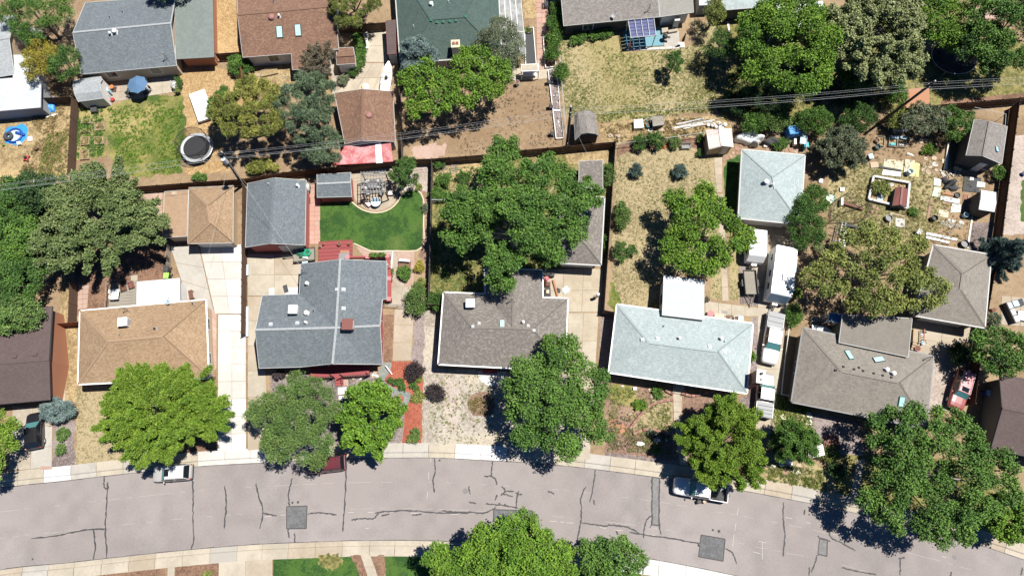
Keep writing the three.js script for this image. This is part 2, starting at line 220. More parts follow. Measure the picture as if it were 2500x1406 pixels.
{
const wn = offset(lineN, 1.5), ws = offset(lineS, -1.5);
structure(mesh('yard_ground', sheetGeo([[-FAR, -FAR], [FAR, -FAR], [FAR, wn.at(-1)[1]], ...[...wn].reverse(), [-FAR, wn[0][1]]], 0, 36), M.soil), 'bare tan earth of the house lots north of the road', 'ground');
structure(mesh('yard_ground', sheetGeo([[-FAR, FAR], [FAR, FAR], [FAR, ws.at(-1)[1]], ...[...ws].reverse(), [-FAR, ws[0][1]]], 0, 36), M.soil), 'bare tan earth of the lots south of the road', 'ground');
}
const road = structure(mesh('road', sheetGeo([...lineN, ...[...lineS].reverse()], ROAD_Y, 40), M.asphalt), 'curving grey asphalt street with tar sealed cracks', 'road');
// kerb, gutter and walk as single cast panels
function walk(line, side, label, tones) {
const o = new THREE.Group(); o.name = numbered('sidewalk'); structure(o, label, 'sidewalk'); scene.add(o);
const len = [0]; for (let i = 1; i < line.length; i++) len.push(len[i - 1] + Math.hypot(line[i][0] - line[i - 1][0], line[i][1] - line[i - 1][1]));
const at2 = (s) => { let i = 1; while (i < len.length - 1 && len[i] < s) i++; const t = (s - len[i - 1]) / (len[i] - len[i - 1]), a = line[i - 1], b = line[i]; const dx = b[0] - a[0], dz = b[1] - a[1], L = Math.hypot(dx, dz); return [a[0] + dx * t, a[1] + dz * t, dz / L * side, -dx / L * side]; };
const q = (s, d) => { const p = at2(s); return [p[0] + p[2] * d, p[1] + p[3] * d]; };
for (let s = 0; s < len.at(-1) - 3;) {
const w = R(2.75, 3.1), e = s + w, m = tones(at2(s + w / 2)[0]);
const strip = (d0, d1) => [q(s + 0.02, d0), q(s + w / 2, d0), q(e - 0.02, d0), q(e - 0.02, d1), q(s + w / 2, d1), q(s + 0.02, d1)];
mesh('gutter_panel', prismGeo(strip(0, 0.5), -0.2, ROAD_Y + 0.012, 22), m, o);
const k = [[0.505, -0.2], [0.505, -0.1], [0.56, -0.02], [0.64, 0.012], [1.6, 0.016], [1.6, -0.2]], P = [], U = []; // rolled kerb and walk in one cross section
for (let i = 0; i < k.length - 1; i++) for (const [sa, sb] of [[s + 0.02, s + w / 2], [s + w / 2, e - 0.02]]) {
const A = [...q(sa, k[i][0]), k[i][1]], B = [...q(sb, k[i][0]), k[i][1]], C = [...q(sb, k[i + 1][0]), k[i + 1][1]], D = [...q(sa, k[i + 1][0]), k[i + 1][1]];
for (const v of side > 0 ? [A, B, C, A, C, D] : [A, C, B, A, D, C]) { P.push(v[0], v[2], v[1]); U.push(v[0] / 22, v[1] / 22); }
}
mesh('walk_panel', geoFrom(P, U), m, o); s = e;
}
return o;
}
srand(5);
const near = (x, list) => list.some(([a, b]) => x > a && x < b);
const X = (px, py) => at(px, py).x;
walk(lineN, 1, 'pale concrete sidewalk with rolled kerb along the north side of the street', (x) => near(x, [[X(86, 1160), X(150, 1160)], [X(1122, 1105), X(1260, 1105)]]) ? M.concNew : near(x, [[X(480, 1120), X(640, 1120)]]) ? M.concWhite : [M.concTan2, M.concTan2, M.concTan, M.concGrey][Math.floor(R(4))]);
walk(lineS, -1, 'pale concrete sidewalk with rolled kerb along the south side of the street', (x) => x > X(1500, 1380) ? M.concNew : [M.concTan2, M.concTan2, M.concGrey, M.concTan][Math.floor(R(4))]);

// tar seals, patches and survey marks on the asphalt
let sealN = 0;
function seal(pts, w = 0.15) {
const line = plan(pts, ROAD_Y).map((p) => p), L = smooth(line, 6, false), P = []; sealN++;
const a = L.map((p, i) => [p[0] + R(-0.05, 0.05), p[1] + R(-0.05, 0.05)]);
const hw = a.map((_, i) => w * 0.5 * R(0.6, 1.35) * (i === 0 || i === a.length - 1 ? 0.5 : 1));
const off = (s) => a.map((p, i) => { const b = a[Math.max(0, i - 1)], c = a[Math.min(a.length - 1, i + 1)], l = Math.hypot(c[0] - b[0], c[1] - b[1]) || 1; return [p[0] + (c[1] - b[1]) / l * hw[i] * s, p[1] - (c[0] - b[0]) / l * hw[i] * s]; });
const l = off(1), r = off(-1), U = [];
for (let i = 0; i < a.length - 1; i++) for (const v of [l[i], r[i + 1], r[i], l[i], l[i + 1], r[i + 1]]) { P.push(v[0], ROAD_Y + 0.008 + sealN * 0.00005, v[1]); U.push(v[0], v[1]); }
mesh('tar_seal', geoFrom(P, U), M.tar, road);
}
srand(77);
[[[253, 1163], [254, 1191], [262, 1193], [261, 1178]], [[262, 1178], [259, 1230], [256, 1291], [260, 1364]], [[75, 1315], [140, 1307], [200, 1295], [258, 1291]], [[226, 1292], [231, 1330], [227, 1366]], [[467, 1140], [470, 1210], [470, 1285], [471, 1318], [466, 1342]], [[548, 1187], [551, 1235], [546, 1290]], [[624, 1180], [632, 1215], [641, 1250], [633, 1290]], [[641, 1252], [655, 1256], [675, 1259]], [[712, 1167], [704, 1205], [705, 1236]], [[750, 1254], [785, 1252], [822, 1257]], [[845, 1138], [842, 1215], [838, 1270], [836, 1298]], [[702, 1292], [705, 1313]], [[718, 1302], [719, 1325]],
[[858, 1269], [880, 1266], [912, 1266], [920, 1258], [924, 1254]], [[915, 1252], [950, 1248], [1010, 1247], [1045, 1251], [1110, 1252], [1150, 1251], [1185, 1252], [1212, 1238]], [[930, 1259], [950, 1255]], [[1005, 1258], [1030, 1255]], [[1078, 1247], [1105, 1250], [1140, 1253]], [[1060, 1118], [1062, 1150], [1057, 1172], [1060, 1203]], [[1144, 1186], [1147, 1207]], [[1203, 1125], [1199, 1162]], [[1182, 1163], [1200, 1163], [1210, 1172], [1213, 1185]], [[1224, 1187], [1234, 1198], [1222, 1210]], [[1234, 1199], [1254, 1200]], [[1228, 1206], [1252, 1212]], [[1214, 1208], [1208, 1222]], [[1187, 1230], [1215, 1232], [1250, 1238], [1266, 1241]], [[1266, 1198], [1262, 1215], [1260, 1240]], [[1258, 1203], [1268, 1208], [1275, 1206]], [[1337, 1198], [1353, 1206]], [[1146, 1226], [1162, 1230]],
[[1431, 1188], [1418, 1215], [1420, 1250], [1415, 1290], [1408, 1332]], [[1454, 1146], [1449, 1185], [1440, 1226]], [[1449, 1221], [1452, 1233]], [[1419, 1276], [1480, 1284], [1490, 1282], [1540, 1290], [1563, 1304]], [[1537, 1300], [1580, 1307], [1625, 1312], [1670, 1320], [1710, 1327]], [[1592, 1164], [1592, 1230], [1591, 1282], [1587, 1288]], [[1611, 1165], [1610, 1230], [1610, 1283], [1614, 1306]], [[1591, 1258], [1578, 1272], [1571, 1314]], [[1505, 1297], [1508, 1304]], [[1771, 1338], [1790, 1352], [1799, 1378]], [[1705, 1325], [1706, 1334]],
[[1914, 1225], [1913, 1265], [1917, 1300], [1912, 1358]], [[1965, 1244], [1964, 1258]], [[1997, 1308], [2000, 1312], [2028, 1322]], [[2026, 1288], [2028, 1310], [2055, 1325], [2090, 1344]], [[1998, 1354], [1982, 1397]], [[1977, 1384], [1976, 1406]], [[2056, 1386], [2090, 1394], [2140, 1402]], [[2200, 1363], [2199, 1406]], [[2195, 1365], [2211, 1361]], [[2325, 1397], [2320, 1412]], [[2498, 1385], [2494, 1406]]].forEach((p) => seal(p));
for (const [l, d0, d1] of [[lineN, -0.02, -0.1], [lineS, 0.02, 0.1]]) { // the tarred joint along each gutter
const part = l.slice(14, -14), a = offset(part, d0), b = offset(part, d1), P = [], U = [];
for (let i = 0; i < a.length - 1; i++) { const k = R(0.4, 1), e = (p, q) => [p[0] + (q[0] - p[0]) * k, p[1] + (q[1] - p[1]) * k]; const c = e(a[i], b[i]), d = e(a[i + 1], b[i + 1]); for (const v of [a[i], d, c, a[i], a[i + 1], d]) { P.push(v[0], ROAD_Y + 0.0065, v[1]); U.push(0, 0); } }
mesh('tar_seal', geoFrom(P, U), M.tar, road);
}
const flat = (name, pts, y, mat, parent, h = 0) => mesh(name, sheetGeo(plan(pts, h), y, mat.userData.T ?? 1), mat, parent);
function patch(pts, mat, y = 0.005) {
const poly = plan(pts, ROAD_Y); mesh('asphalt_patch', sheetGeo(poly, ROAD_Y + y, 16), mat, road);
poly.forEach((a, i) => { const b = poly[(i + 1) % poly.length]; mesh('tar_seal', bar(V3(a[0], ROAD_Y + 0.008, a[1]), V3(b[0], ROAD_Y + 0.008, b[1]), 0.05, 0.004, R(0.09, 0.14)), M.tar, road); });
}
patch([[699, 1237], [749, 1235], [747, 1290], [699, 1291]], M.patch);
patch([[1205, 1244], [1300, 1247], [1297, 1300], [1204, 1297]], M.patch);
patch([[1712, 1306], [1771, 1316], [1766, 1370], [1706, 1359]], M.patch);
patch([[1593, 1165], [1610, 1167], [1609, 1283], [1592, 1281]], M.patchLight, 0.0045);
patch([[2002, 1313], [2021, 1318], [2020, 1358], [1998, 1353]], M.patchLight, 0.0045);
for (const [x, y, r] of [[713, 1227, 0.13], [727, 1226, 0.14], [1741, 1294, 0.13], [1756, 1297, 0.17], [1219, 1230, 0.12], [1233, 1232, 0.11], [78, 1365, 0.1], [1073, 1124, 0.12]]) { const g = new THREE.CircleGeometry(r, 14); g.rotateX(-Math.PI / 2); const p = at(x, y, ROAD_Y); mesh('tar_spot', g, M.tar, road, [p.x, ROAD_Y + 0.0085, p.z]); }
for (const [x0, y0, x1, y1] of [[1052, 1110, 1051, 1128], [1047, 1153, 1046, 1170], [1044, 1201, 1042, 1217], [850, 1251, 863, 1251], [897, 1251, 912, 1250], [945, 1251, 958, 1251], [1003, 1253, 1020, 1253], [1100, 1255, 1118, 1256], [1342, 1272, 1359, 1273], [1367, 1274, 1378, 1275], [1383, 1276, 1401, 1277], [1465, 1287, 1480, 1290], [1504, 1294, 1521, 1295], [1578, 1305, 1600, 1307], [1804, 1240, 1800, 1258], [1797, 1278, 1795, 1296], [1793, 1305, 1789, 1335], [1862, 1322, 1862, 1366], [1853, 1321, 1871, 1325], [1839, 1347, 1858, 1352], [1918, 1263, 1935, 1266], [1968, 1275, 1980, 1278], [645, 1262, 660, 1260], [683, 1257, 696, 1257], [892, 1290, 900, 1289], [2300, 1358, 2312, 1361]]) { const a = at(x0, y0, ROAD_Y), b = at(x1, y1, ROAD_Y); a.y = b.y = ROAD_Y + 0.007; mesh('chalk_mark', bar(a, b, 0.05, 0.003, 0.05), M.chalk, road); }
{ const m = mesh('manhole_cover', cyl(0.3, 0.3, 0.02, 24), M.patchLight, road); const p = at(1136, 1199, ROAD_Y); m.position.set(p.x, ROAD_Y + 0.003, p.z); const n = mesh('manhole_cover', cyl(0.24, 0.24, 0.02, 8), M.patchLight, road); const q = at(2332, 1360, ROAD_Y); n.position.set(q.x, ROAD_Y + 0.003, q.z); }
// faint paving seams along the lanes
for (const f of [0.3, 0.62]) { const P = [], U = [], n = lineN.length - 30; for (let i = 20; i < n; i++) { const k = (j) => { const a = lineN[j], s = lineS.reduce((b, c) => Math.abs(c[0] - a[0]) < Math.abs(b[0] - a[0]) ? c : b); return [a[0], a[1] + (s[1] - a[1]) * f]; }; const a = k(i), b = k(i + 1); if (R() < 0.45) for (const v of [[a[0], a[1]], [b[0], b[1] + 0.035], [a[0], a[1] + 0.035], [a[0], a[1]], [b[0], b[1]], [b[0], b[1] + 0.035]]) { P.push(v[0], ROAD_Y + 0.003, v[1]); U.push(0, 0); } } mesh('paving_seam', geoFrom(P, U), plain(0.34, 0.31, 0.29, 0.95), road); }

// ---------------------------------------------------------------- yards
let layerN = 0;
function yard(name, label, pts, mat, { y = 1, wob = 0.14, curve = false } = {}) {
let poly = plan(pts); if (curve) poly = smooth(poly, 8); if (wob) poly = wobble(poly, wob); layerN++;
return structure(mesh(name, sheetGeo(poly, 0.004 * y + layerN * 0.00006, mat.userData.T), mat), label, name.replace(/_/g, ' '));
}
// concrete cast in panels: a quad split into nx by ny, each panel its own slab
function slabs(name, label, quad, nx, ny, mats, { y = 0.03, gap = 0.018, part = 'slab', category = 'paving', parent } = {}) {
const o = parent ?? structure(Object.assign(new THREE.Group(), { name: numbered(name) }), label, category); if (!parent) scene.add(o);
const [a, b, c, d] = plan(quad), L = (p, q, t) => [p[0] + (q[0] - p[0]) * t, p[1] + (q[1] - p[1]) * t], P = (u, v) => L(L(a, b, u), L(d, c, u), v);
for (let i = 0; i < nx; i++) for (let j = 0; j < ny; j++) mesh(part, prismGeo(inset([P(i / nx, j / ny), P((i + 1) / nx, j / ny), P((i + 1) / nx, (j + 1) / ny), P(i / nx, (j + 1) / ny)], gap), -0.05, y + R(-0.006, 0.006), mats[0].userData.T ?? 1), mats[Math.floor(R(mats.length))], o);
return o;
}
srand(301);
// far left lot and the lot with the tan hip roof
yard('dry_yard', 'straw dry back yard behind the grey house in the far corner', [[-60, 262], [60, 275], [110, 262], [176, 250], [162, 442], [60, 436], [-60, 450]], M.straw, { wob: 0.25 });
yard('gravel_bed', 'white stone bed with red shrubs beside the black car', [[128, 1010], [180, 985], [181, 1137], [126, 1142]], M.mauveGravel);
yard('side_yard', 'pale dry gravel strip between the brown house and the tan hip roofed house', [[146, 760], [190, 752], [187, 940], [183, 985], [132, 1000], [128, 985], [146, 900]], M.straw);
yard('back_yard', 'bare brown back yard under the tree behind the tan house', [[215, 520], [400, 590], [408, 600], [408, 690], [335, 745], [180, 770], [182, 640], [120, 600]], M.bark);
yard('side_yard', 'orange brown strip beside the leaning board fence', [[146, 690], [170, 690], [168, 790], [146, 800]], M.straw);
yard('front_lawn', 'dead tan front lawn of the tan hip roofed house', [[186, 945], [330, 935], [345, 1000], [330, 1130], [183, 1140]], M.dryGrass);
yard('bark_bed', 'red brown bark bed between the street tree and the white driveway', [[440, 1030], [530, 1030], [530, 1105], [330, 1122], [330, 1060]], M.bark);
const driveB = slabs('driveway', 'wide white concrete driveway of the tan hip roofed house', [[532, 768], [599, 768], [600, 1102], [530, 1106]], 2, 8, [M.concWhite, M.concWhite, M.concNew], { category: 'driveway' });
slabs('', '', [[486, 600], [588, 597], [596, 766], [524, 766]], 2, 4, [M.concWhite, M.concNew], { parent: driveB });
slabs('', '', [[414, 600], [484, 600], [521, 762], [456, 728]], 1, 3, [M.concGrey, M.concGrey], { parent: driveB });
slabs('paver_strip', 'pink paver strip between the tan house wall and its white driveway', [[504, 735], [528, 766], [528, 900], [507, 915]], 1, 8, [M.concPink], { y: 0.022 });
slabs('paver_patio', 'pink paver patio beside the white patio cover', [[452, 712], [498, 706], [504, 735], [455, 745]], 4, 3, [M.pinkPaver, M.concPink], { y: 0.021 });
slabs('paver_path', 'red paver path along the house side of the board fence', [[187, 695], [216, 695], [212, 752], [188, 756]], 2, 5, [M.concPink], { y: 0.02 });
slabs('driveway', 'grey concrete driveway under the black car', [[30, 992], [127, 992], [125, 1140], [20, 1150]], 2, 3, [M.concTan3, M.concGrey], { category: 'driveway' });
slabs('', '', [[96, 1138], [126, 1138], [126, 1146], [97, 1148]], 1, 1, [M.concPink], { parent: driveB });
slabs('trash_pad', 'small concrete pad under the red and black trash bins', [[126, 930], [158, 930], [158, 985], [126, 985]], 1, 2, [M.concTan2], { y: 0.02 });
slabs('pink_patio', 'pink concrete patio between the big tree and the tan garage lean-to', [[350, 472], [396, 470], [395, 556], [360, 560]], 1, 2, [M.concPink]);
// lot with the slate grey house
slabs('driveway', 'tan concrete driveway left of the slate grey house', [[602, 620], [735, 622], [733, 722], [605, 722]], 2, 2, [M.concTan, M.concTan2], { category: 'driveway' });
slabs('driveway', 'long narrow tan concrete driveway beside the white one', [[604, 724], [640, 724], [655, 1096], [604, 1100]], 1, 6, [M.concTan, M.concTan2], { category: 'driveway' });
slabs('white_pad', 'bright white new concrete pad in the corner of the slate grey house', [[655, 703], [732, 701], [731, 722], [656, 722]], 2, 1, [M.concNew]);
slabs('paver_path', 'pink square paver path beside the slate grey garage', [[755, 440], [781, 440], [781, 595], [755, 596]], 2, 14, [M.pinkPaver, M.pinkPaver, M.concPink], { y: 0.022, gap: 0.012, part: 'paver' });
yard('side_strip', 'brown earth strip along the slate grey garage', [[746, 500], [755, 500], [755, 596], [746, 597]], M.bark, { wob: 0.03 });
yard('patio_slab', 'round ended beige patio under the black pergola', [[858, 425], [960, 412], [985, 440], [972, 470], [960, 497], [930, 514], [905, 514], [882, 503], [868, 490], [862, 470]], M.concTan, { y: 4, wob: 0, curve: true });
yard('gravel_bed', 'pale pink gravel corner behind the round shrub', [[1000, 402], [1046, 402], [1043, 470], [1022, 462], [985, 478], [975, 455]], M.pinkGravel, { y: 2 });
yard('gravel_bed', 'pinkish stone bed along the fence beside the green lawn', [[1022, 462], [1043, 470], [1040, 640], [1018, 625], [1033, 600], [1035, 500]], M.redRock, { y: 2 });
yard('green_lawn', 'lush green curved lawn behind the slate grey house', [[780, 496], [812, 494], [856, 492], [872, 506], [890, 516], [920, 521], [948, 514], [968, 498], [980, 478], [1000, 464], [1020, 467], [1031, 485], [1032, 540], [1030, 600], [1016, 610], [960, 611], [905, 611], [880, 600], [864, 593], [820, 593], [780, 594]], M.lawn, { y: 5, wob: 0.05 });
{ // cast edging round the lawn
const l = smooth(plan([[856, 491], [872, 505], [890, 515], [920, 520], [948, 513], [968, 497], [980, 477], [1000, 463], [1021, 466], [1033, 485], [1034, 540], [1032, 600], [1018, 612], [960, 613], [905, 613], [880, 602], [864, 595]]), 5, false), a = offset(l, 0.07), b = offset(l, -0.07), o = structure(Object.assign(new THREE.Group(), { name: numbered('lawn_edging') }), 'cream cast kerb edging round the lush green lawn', 'edging'); scene.add(o);
for (let i = 0; i < l.length - 1; i += 2) { const j = Math.min(i + 2, l.length - 1); mesh('edging_block', prismGeo([a[i], a[j], b[j], b[i]], 0, 0.09, 1), M.cream, o); }
}
slabs('side_patio', 'tan concrete side patio between the red deck and the fence', [[868, 602], [1012, 614], [1010, 700], [946, 700]], 3, 2, [M.concTan3, M.concPink], { y: 0.018 });
slabs('side_path', 'tan concrete walk beside the slate grey house', [[946, 700], [1018, 700], [1012, 748], [946, 748]], 2, 1, [M.concTan3, M.concTan], { y: 0.018 });
slabs('parking_pad', 'beige parking pad right of the slate grey house', [[963, 750], [1012, 750], [1003, 880], [958, 881]], 1, 3, [M.concTan2, M.concTan]);
yard('side_strip', 'brown earth strip right of the slate grey house', [[936, 768], [962, 768], [957, 884], [936, 884]], M.bark, { wob: 0.05 });
yard('gravel_strip', 'grey pink gravel strip between the beige parking pad and the white stone yard', [[1016, 752], [1038, 756], [1036, 900], [1008, 900], [1004, 884]], M.mauveGravel);
yard('red_mulch_bed', 'bright red mulch bed in front of the slate grey house', [[956, 882], [1006, 882], [1036, 905], [1033, 960], [1029, 1086], [980, 1086], [988, 1010], [975, 960], [935, 930], [944, 905]], M.redMulch, { wob: 0.06 });
yard('slate_path', 'grey green gravel path winding through the red mulch', [[936, 888], [956, 886], [948, 912], [938, 930], [960, 945], [990, 955], [1002, 962], [996, 985], [984, 1010], [975, 1000], [985, 970], [950, 955], [925, 925]], M.slate, { y: 3, curve: true, wob: 0.05 });
yard('front_bed', 'pale gravel bed under the two street trees', [[660, 912], [935, 905], [990, 960], [985, 1086], [660, 1098]], M.mauveGravel, { y: 0.5 });
for (const [i, q] of [[0, [[824, 946], [846, 944], [846, 962], [824, 964]]], [1, [[826, 966], [842, 966], [842, 976], [826, 977]]], [2, [[828, 926], [850, 926], [850, 943], [828, 943]]]]) slabs('step_stone', ['square white stepping slab nearest the porch steps', 'small white stepping slab beyond the large one', 'pink landing slab at the foot of the porch steps'][i], q, 1, 1, [i === 2 ? M.concPink : M.concNew], { y: 0.05 });
// lot with the brown grey house
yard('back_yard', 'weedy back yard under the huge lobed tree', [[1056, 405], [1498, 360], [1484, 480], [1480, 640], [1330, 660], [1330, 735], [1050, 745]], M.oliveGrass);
yard('dry_corner', 'straw dry corner behind the small brown shed', [[1380, 375], [1498, 358], [1494, 470], [1475, 470], [1470, 395], [1390, 400]], M.straw, { y: 2 });
yard('dirt_patch', 'bare tan dirt among the weeds beside the firewood', [[1060, 410], [1170, 400], [1190, 430], [1150, 480], [1100, 500], [1080, 470]], M.straw, { y: 2, curve: true });
yard('dirt_patch', 'bare tan dirt behind the huge lobed tree', [[1280, 395], [1320, 385], [1330, 440], [1290, 450]], M.straw, { y: 2, curve: true });
yard('stone_yard', 'white stone front yard of the brown grey house', [[1036, 757], [1068, 757], [1064, 900], [1390, 912], [1390, 1115], [1240, 1096], [1120, 1087], [1030, 1086]], M.whiteGravel);
yard('dirt_patch', 'dry tan weedy streak across the white stone yard', [[1090, 915], [1115, 930], [1120, 1000], [1110, 1060], [1090, 1040], [1082, 980]], M.pinkGravel, { y: 2, curve: true, wob: 0.6 });
yard('dirt_patch', 'round patch of dead brown plants in the white stone yard', [[1142, 975], [1165, 958], [1195, 960], [1207, 985], [1200, 1012], [1168, 1016], [1148, 1005]], M.redRock, { y: 2, curve: true, wob: 0.25 });
{ const c = at(1201, 907), o = []; for (let k = 0; k <= 20; k++) { const a = Math.PI * k / 20; o.push([c.x - 1.7 * Math.cos(a), c.z + 1.7 * Math.sin(a)]); } structure(mesh('round_porch_slab', prismGeo(o, -0.05, 0.06, 22), M.concNew), 'half round white concrete porch slab at the red bench', 'paving'); }
slabs('driveway', 'stained tan concrete driveway between the brown grey and the pale blue houses', [[1328, 658], [1474, 656], [1466, 762], [1328, 762]], 3, 2, [M.concStain, M.concTan, M.concStain], { category: 'driveway' });
slabs('driveway', 'rust stained concrete driveway running down to the street beside the big tree', [[1388, 764], [1462, 764], [1440, 1122], [1380, 1118]], 2, 5, [M.concStain, M.concTan2, M.concTan], { category: 'driveway' });
yard('gravel_strip', 'dark gravel strip left of the pale blue house', [[1466, 762], [1500, 762], [1488, 935], [1462, 935]], M.mauveGravel);
// lot with the pale blue house
yard('dry_lawn', 'wide dead back lawn behind the pale blue house', [[1508, 384], [1748, 378], [1752, 470], [1775, 560], [1720, 665], [1622, 672], [1600, 735], [1560, 758], [1510, 750], [1496, 690], [1494, 600], [1500, 480]], M.dryGrass, { y: 2, curve: true });
yard('weed_border', 'green weedy border inside the bowed fence', [[1490, 690], [1500, 690], [1520, 745], [1560, 762], [1600, 738], [1612, 738], [1612, 775], [1500, 765], [1484, 740]], M.patchyLawn, { y: 3, wob: 0.2 });
yard('earth_bed', 'dark brown earth bed along the back fence by the bench', [[1508, 352], [1726, 328], [1728, 382], [1508, 386]], M.bark);
yard('straw_strip', 'straw coloured junk strip beyond the wire fence', [[1465, 305], [1560, 288], [1780, 280], [1785, 325], [1640, 340], [1505, 352], [1468, 345]], M.straw, { wob: 0.3 });
slabs('garden_path', 'narrow concrete path across the back lawn to the small pale shed', [[1744, 386], [1764, 384], [1764, 470], [1750, 470]], 1, 4, [M.concTan], { y: 0.03 });
slabs('garden_path', 'narrow concrete path beside the back lawn under the round tree', [[1752, 474], [1766, 473], [1780, 735], [1764, 735]], 1, 8, [M.concTan, M.concTan2], { y: 0.03 });
yard('grass_strip', 'dry grass strip between the garden path and the gravel', [[1780, 560], [1802, 580], [1808, 732], [1784, 732]], M.dryGrassGreen, { wob: 0.06 });
yard('grass_strip', 'dry grass strip between the flat roof and the garden path', [[1740, 660], [1762, 660], [1762, 732], [1732, 728]], M.dryGrassGreen, { wob: 0.06 });
yard('green_strip', 'dark green grass strip in the shade of the pale blue garage', [[1774, 392], [1812, 376], [1806, 520], [1770, 500], [1768, 420]], M.lawn, { y: 2 });
slabs('back_patio', 'tan flagged patio behind the pale blue house', [[1722, 735], [1852, 752], [1852, 772], [1722, 772]], 4, 1, [M.concTan, M.concTan2]);
slabs('back_patio', 'narrow tan patio under the washing line chairs', [[1722, 774], [1810, 774], [1806, 792], [1724, 785]], 3, 1, [M.concTan2, M.concTan]);
yard('gravel_yard', 'mauve gravel under the small trailers', [[1802, 580], [1826, 560], [1836, 700], [1852, 700], [1852, 748], [1808, 744]], M.mauveGravel);
yard('gravel_strip', 'mauve gravel strip between the pale blue house and the two pickups', [[1836, 774], [1854, 774], [1846, 1010], [1800, 1010], [1806, 975], [1830, 960]], M.mauveGravel);
slabs('driveway', 'long tan concrete driveway under the travel trailer and the pickups', [[1818, 548], [1950, 560], [1934, 700], [1826, 700]], 2, 3, [M.concTan], { category: 'driveway' });
slabs('driveway', 'tan concrete drive under the grey pickup and the white pickup', [[1852, 702], [1930, 702], [1892, 1060], [1846, 1060]], 1, 7, [M.concTan, M.concTan2], { category: 'driveway' });
yard('rock_garden', 'reddish rock mulch garden in front of the pale blue house', [[1484, 938], [1650, 952], [1652, 1128], [1478, 1108]], M.redRock);
yard('rock_garden', 'reddish rock mulch bed right of the front path', [[1668, 958], [1812, 982], [1840, 1010], [1840, 1165], [1672, 1135]], M.redRock);
yard('weed_patch', 'green weeds beside the corner of the pale blue house', [[1486, 940], [1540, 938], [1560, 975], [1575, 1000], [1545, 1005], [1520, 985], [1488, 975]], M.patchyLawn, { y: 2, wob: 0.3 });
yard('dry_lawn', 'wedge shaped dead lawn beside the front path', [[1542, 1046], [1560, 1022], [1587, 996], [1620, 984], [1640, 980], [1643, 1018], [1638, 1058], [1610, 1052], [1587, 1048], [1556, 1057]], M.dryGrass, { y: 3, wob: 0.04, curve: true });
yard('gravel_strip', 'grey gravel strip along the north sidewalk', [[1478, 1104], [1655, 1126], [1655, 1142], [1478, 1118]], M.mauveGravel, { y: 2 });
slabs('front_path', 'curving tan concrete front path of the pale blue house', [[1643, 956], [1666, 958], [1664, 1030], [1646, 1030]], 1, 3, [M.concTan]);
slabs('front_path', 'lower part of the tan front path under the feathery tree', [[1647, 1032], [1664, 1032], [1680, 1138], [1660, 1134]], 1, 4, [M.concTan, M.concTan2]);
// lot with the taupe house, right
yard('junk_yard', 'bare tan earth yard full of salvaged boards', [[1972, 262], [2120, 275], [2210, 290], [2378, 300], [2490, 262], [2452, 440], [2400, 640], [2200, 640], [1960, 680], [1950, 560], [1968, 380]], M.soil, { y: 0.6, wob: 0.3 });
yard('dry_patch', 'dry grassy middle of the junk yard', [[2030, 420], [2120, 400], [2280, 420], [2300, 560], [2180, 600], [2060, 590]], M.dryGrassGreen, { y: 2, wob: 0.5, curve: true });
slabs('driveway', 'beige concrete driveway in front of the taupe garage', [[2232, 782], [2378, 800], [2358, 902], [2226, 866]], 2, 2, [M.concTan2, M.concTan], { category: 'driveway' });
yard('gravel_drive', 'pale pink gravel parking under the red off-roader', [[2276, 866], [2362, 905], [2352, 1000], [2266, 1000]], M.pinkGravel);
yard('gravel_strip', 'mauve gravel strip in the corner behind the taupe garage', [[2372, 545], [2428, 540], [2410, 625], [2364, 612]], M.mauveGravel, { y: 2 });
yard('weed_patch', 'yellow green weeds between the silver pickup and the taupe house', [[1884, 960], [1912, 975], [1990, 1000], [1990, 1080], [1890, 1110], [1878, 1050]], M.patchyLawn, { wob: 0.3 });
yard('gravel_bed', 'grey gravel bed in front of the taupe house', [[1980, 1005], [2100, 1030], [2110, 1110], [1990, 1110]], M.mauveGravel, { y: 2 });
yard('dry_lawn', 'dry grass verge in front of the white trellis arch', [[1874, 1120], [1960, 1120], [2030, 1150], [2060, 1215], [1870, 1178]], M.dryGrassGreen, { y: 2, wob: 0.2 });
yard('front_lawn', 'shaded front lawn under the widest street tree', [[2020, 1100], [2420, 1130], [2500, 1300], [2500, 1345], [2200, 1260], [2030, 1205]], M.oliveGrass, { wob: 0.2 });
slabs('front_path', 'narrow concrete front path in the shade of the widest street tree', [[2094, 1120], [2114, 1122], [2094, 1222], [2074, 1218]], 1, 4, [M.concTan3, M.concTan]);
yard('side_strip', 'pale gravel yard beyond the tall board fence', [[2468, 330], [2540, 330], [2540, 570], [2452, 575]], M.pinkGravel);
yard('green_lawn', 'edge of a green lawn beyond the tall board fence', [[2496, 440], [2560, 430], [2560, 560], [2494, 540]], M.lawn, { y: 3 });
// upper row of lots
slabs('patio', 'pale concrete patio beside the blue umbrella', [[352, 196], [436, 184], [440, 222], [352, 236]], 2, 1, [M.concTan2], { y: 0.04 });
slabs('patio', 'brown paved patio in front of the silver roofed shed', [[262, 206], [350, 196], [350, 240], [268, 248]], 3, 2, [M.concPink, M.concTan3], { y: 0.03 });
yard('green_lawn', 'patchy green and yellow lawn behind the blue umbrella', [[255, 262], [300, 245], [370, 228], [446, 232], [452, 330], [442, 422], [340, 434], [290, 430], [262, 380], [256, 320]], M.patchyLawn, { y: 2, wob: 0.3 });
yard('garden_bed', 'weedy vegetable plot with raised beds', [[186, 262], [254, 262], [256, 380], [184, 392]], M.patchyLawn, { y: 1, wob: 0.2 });
yard('chip_yard', 'golden wood chip play yard round the trampoline', [[436, 186], [520, 158], [600, 190], [648, 215], [600, 262], [540, 300], [545, 350], [560, 420], [452, 426], [452, 330], [446, 240]], M.chips, { wob: 0.15 });
yard('chip_strip', 'wood chip side yard between the green flat roof and the red brown roof', [[524, -40], [582, -40], [592, 130], [526, 136]], M.chips);
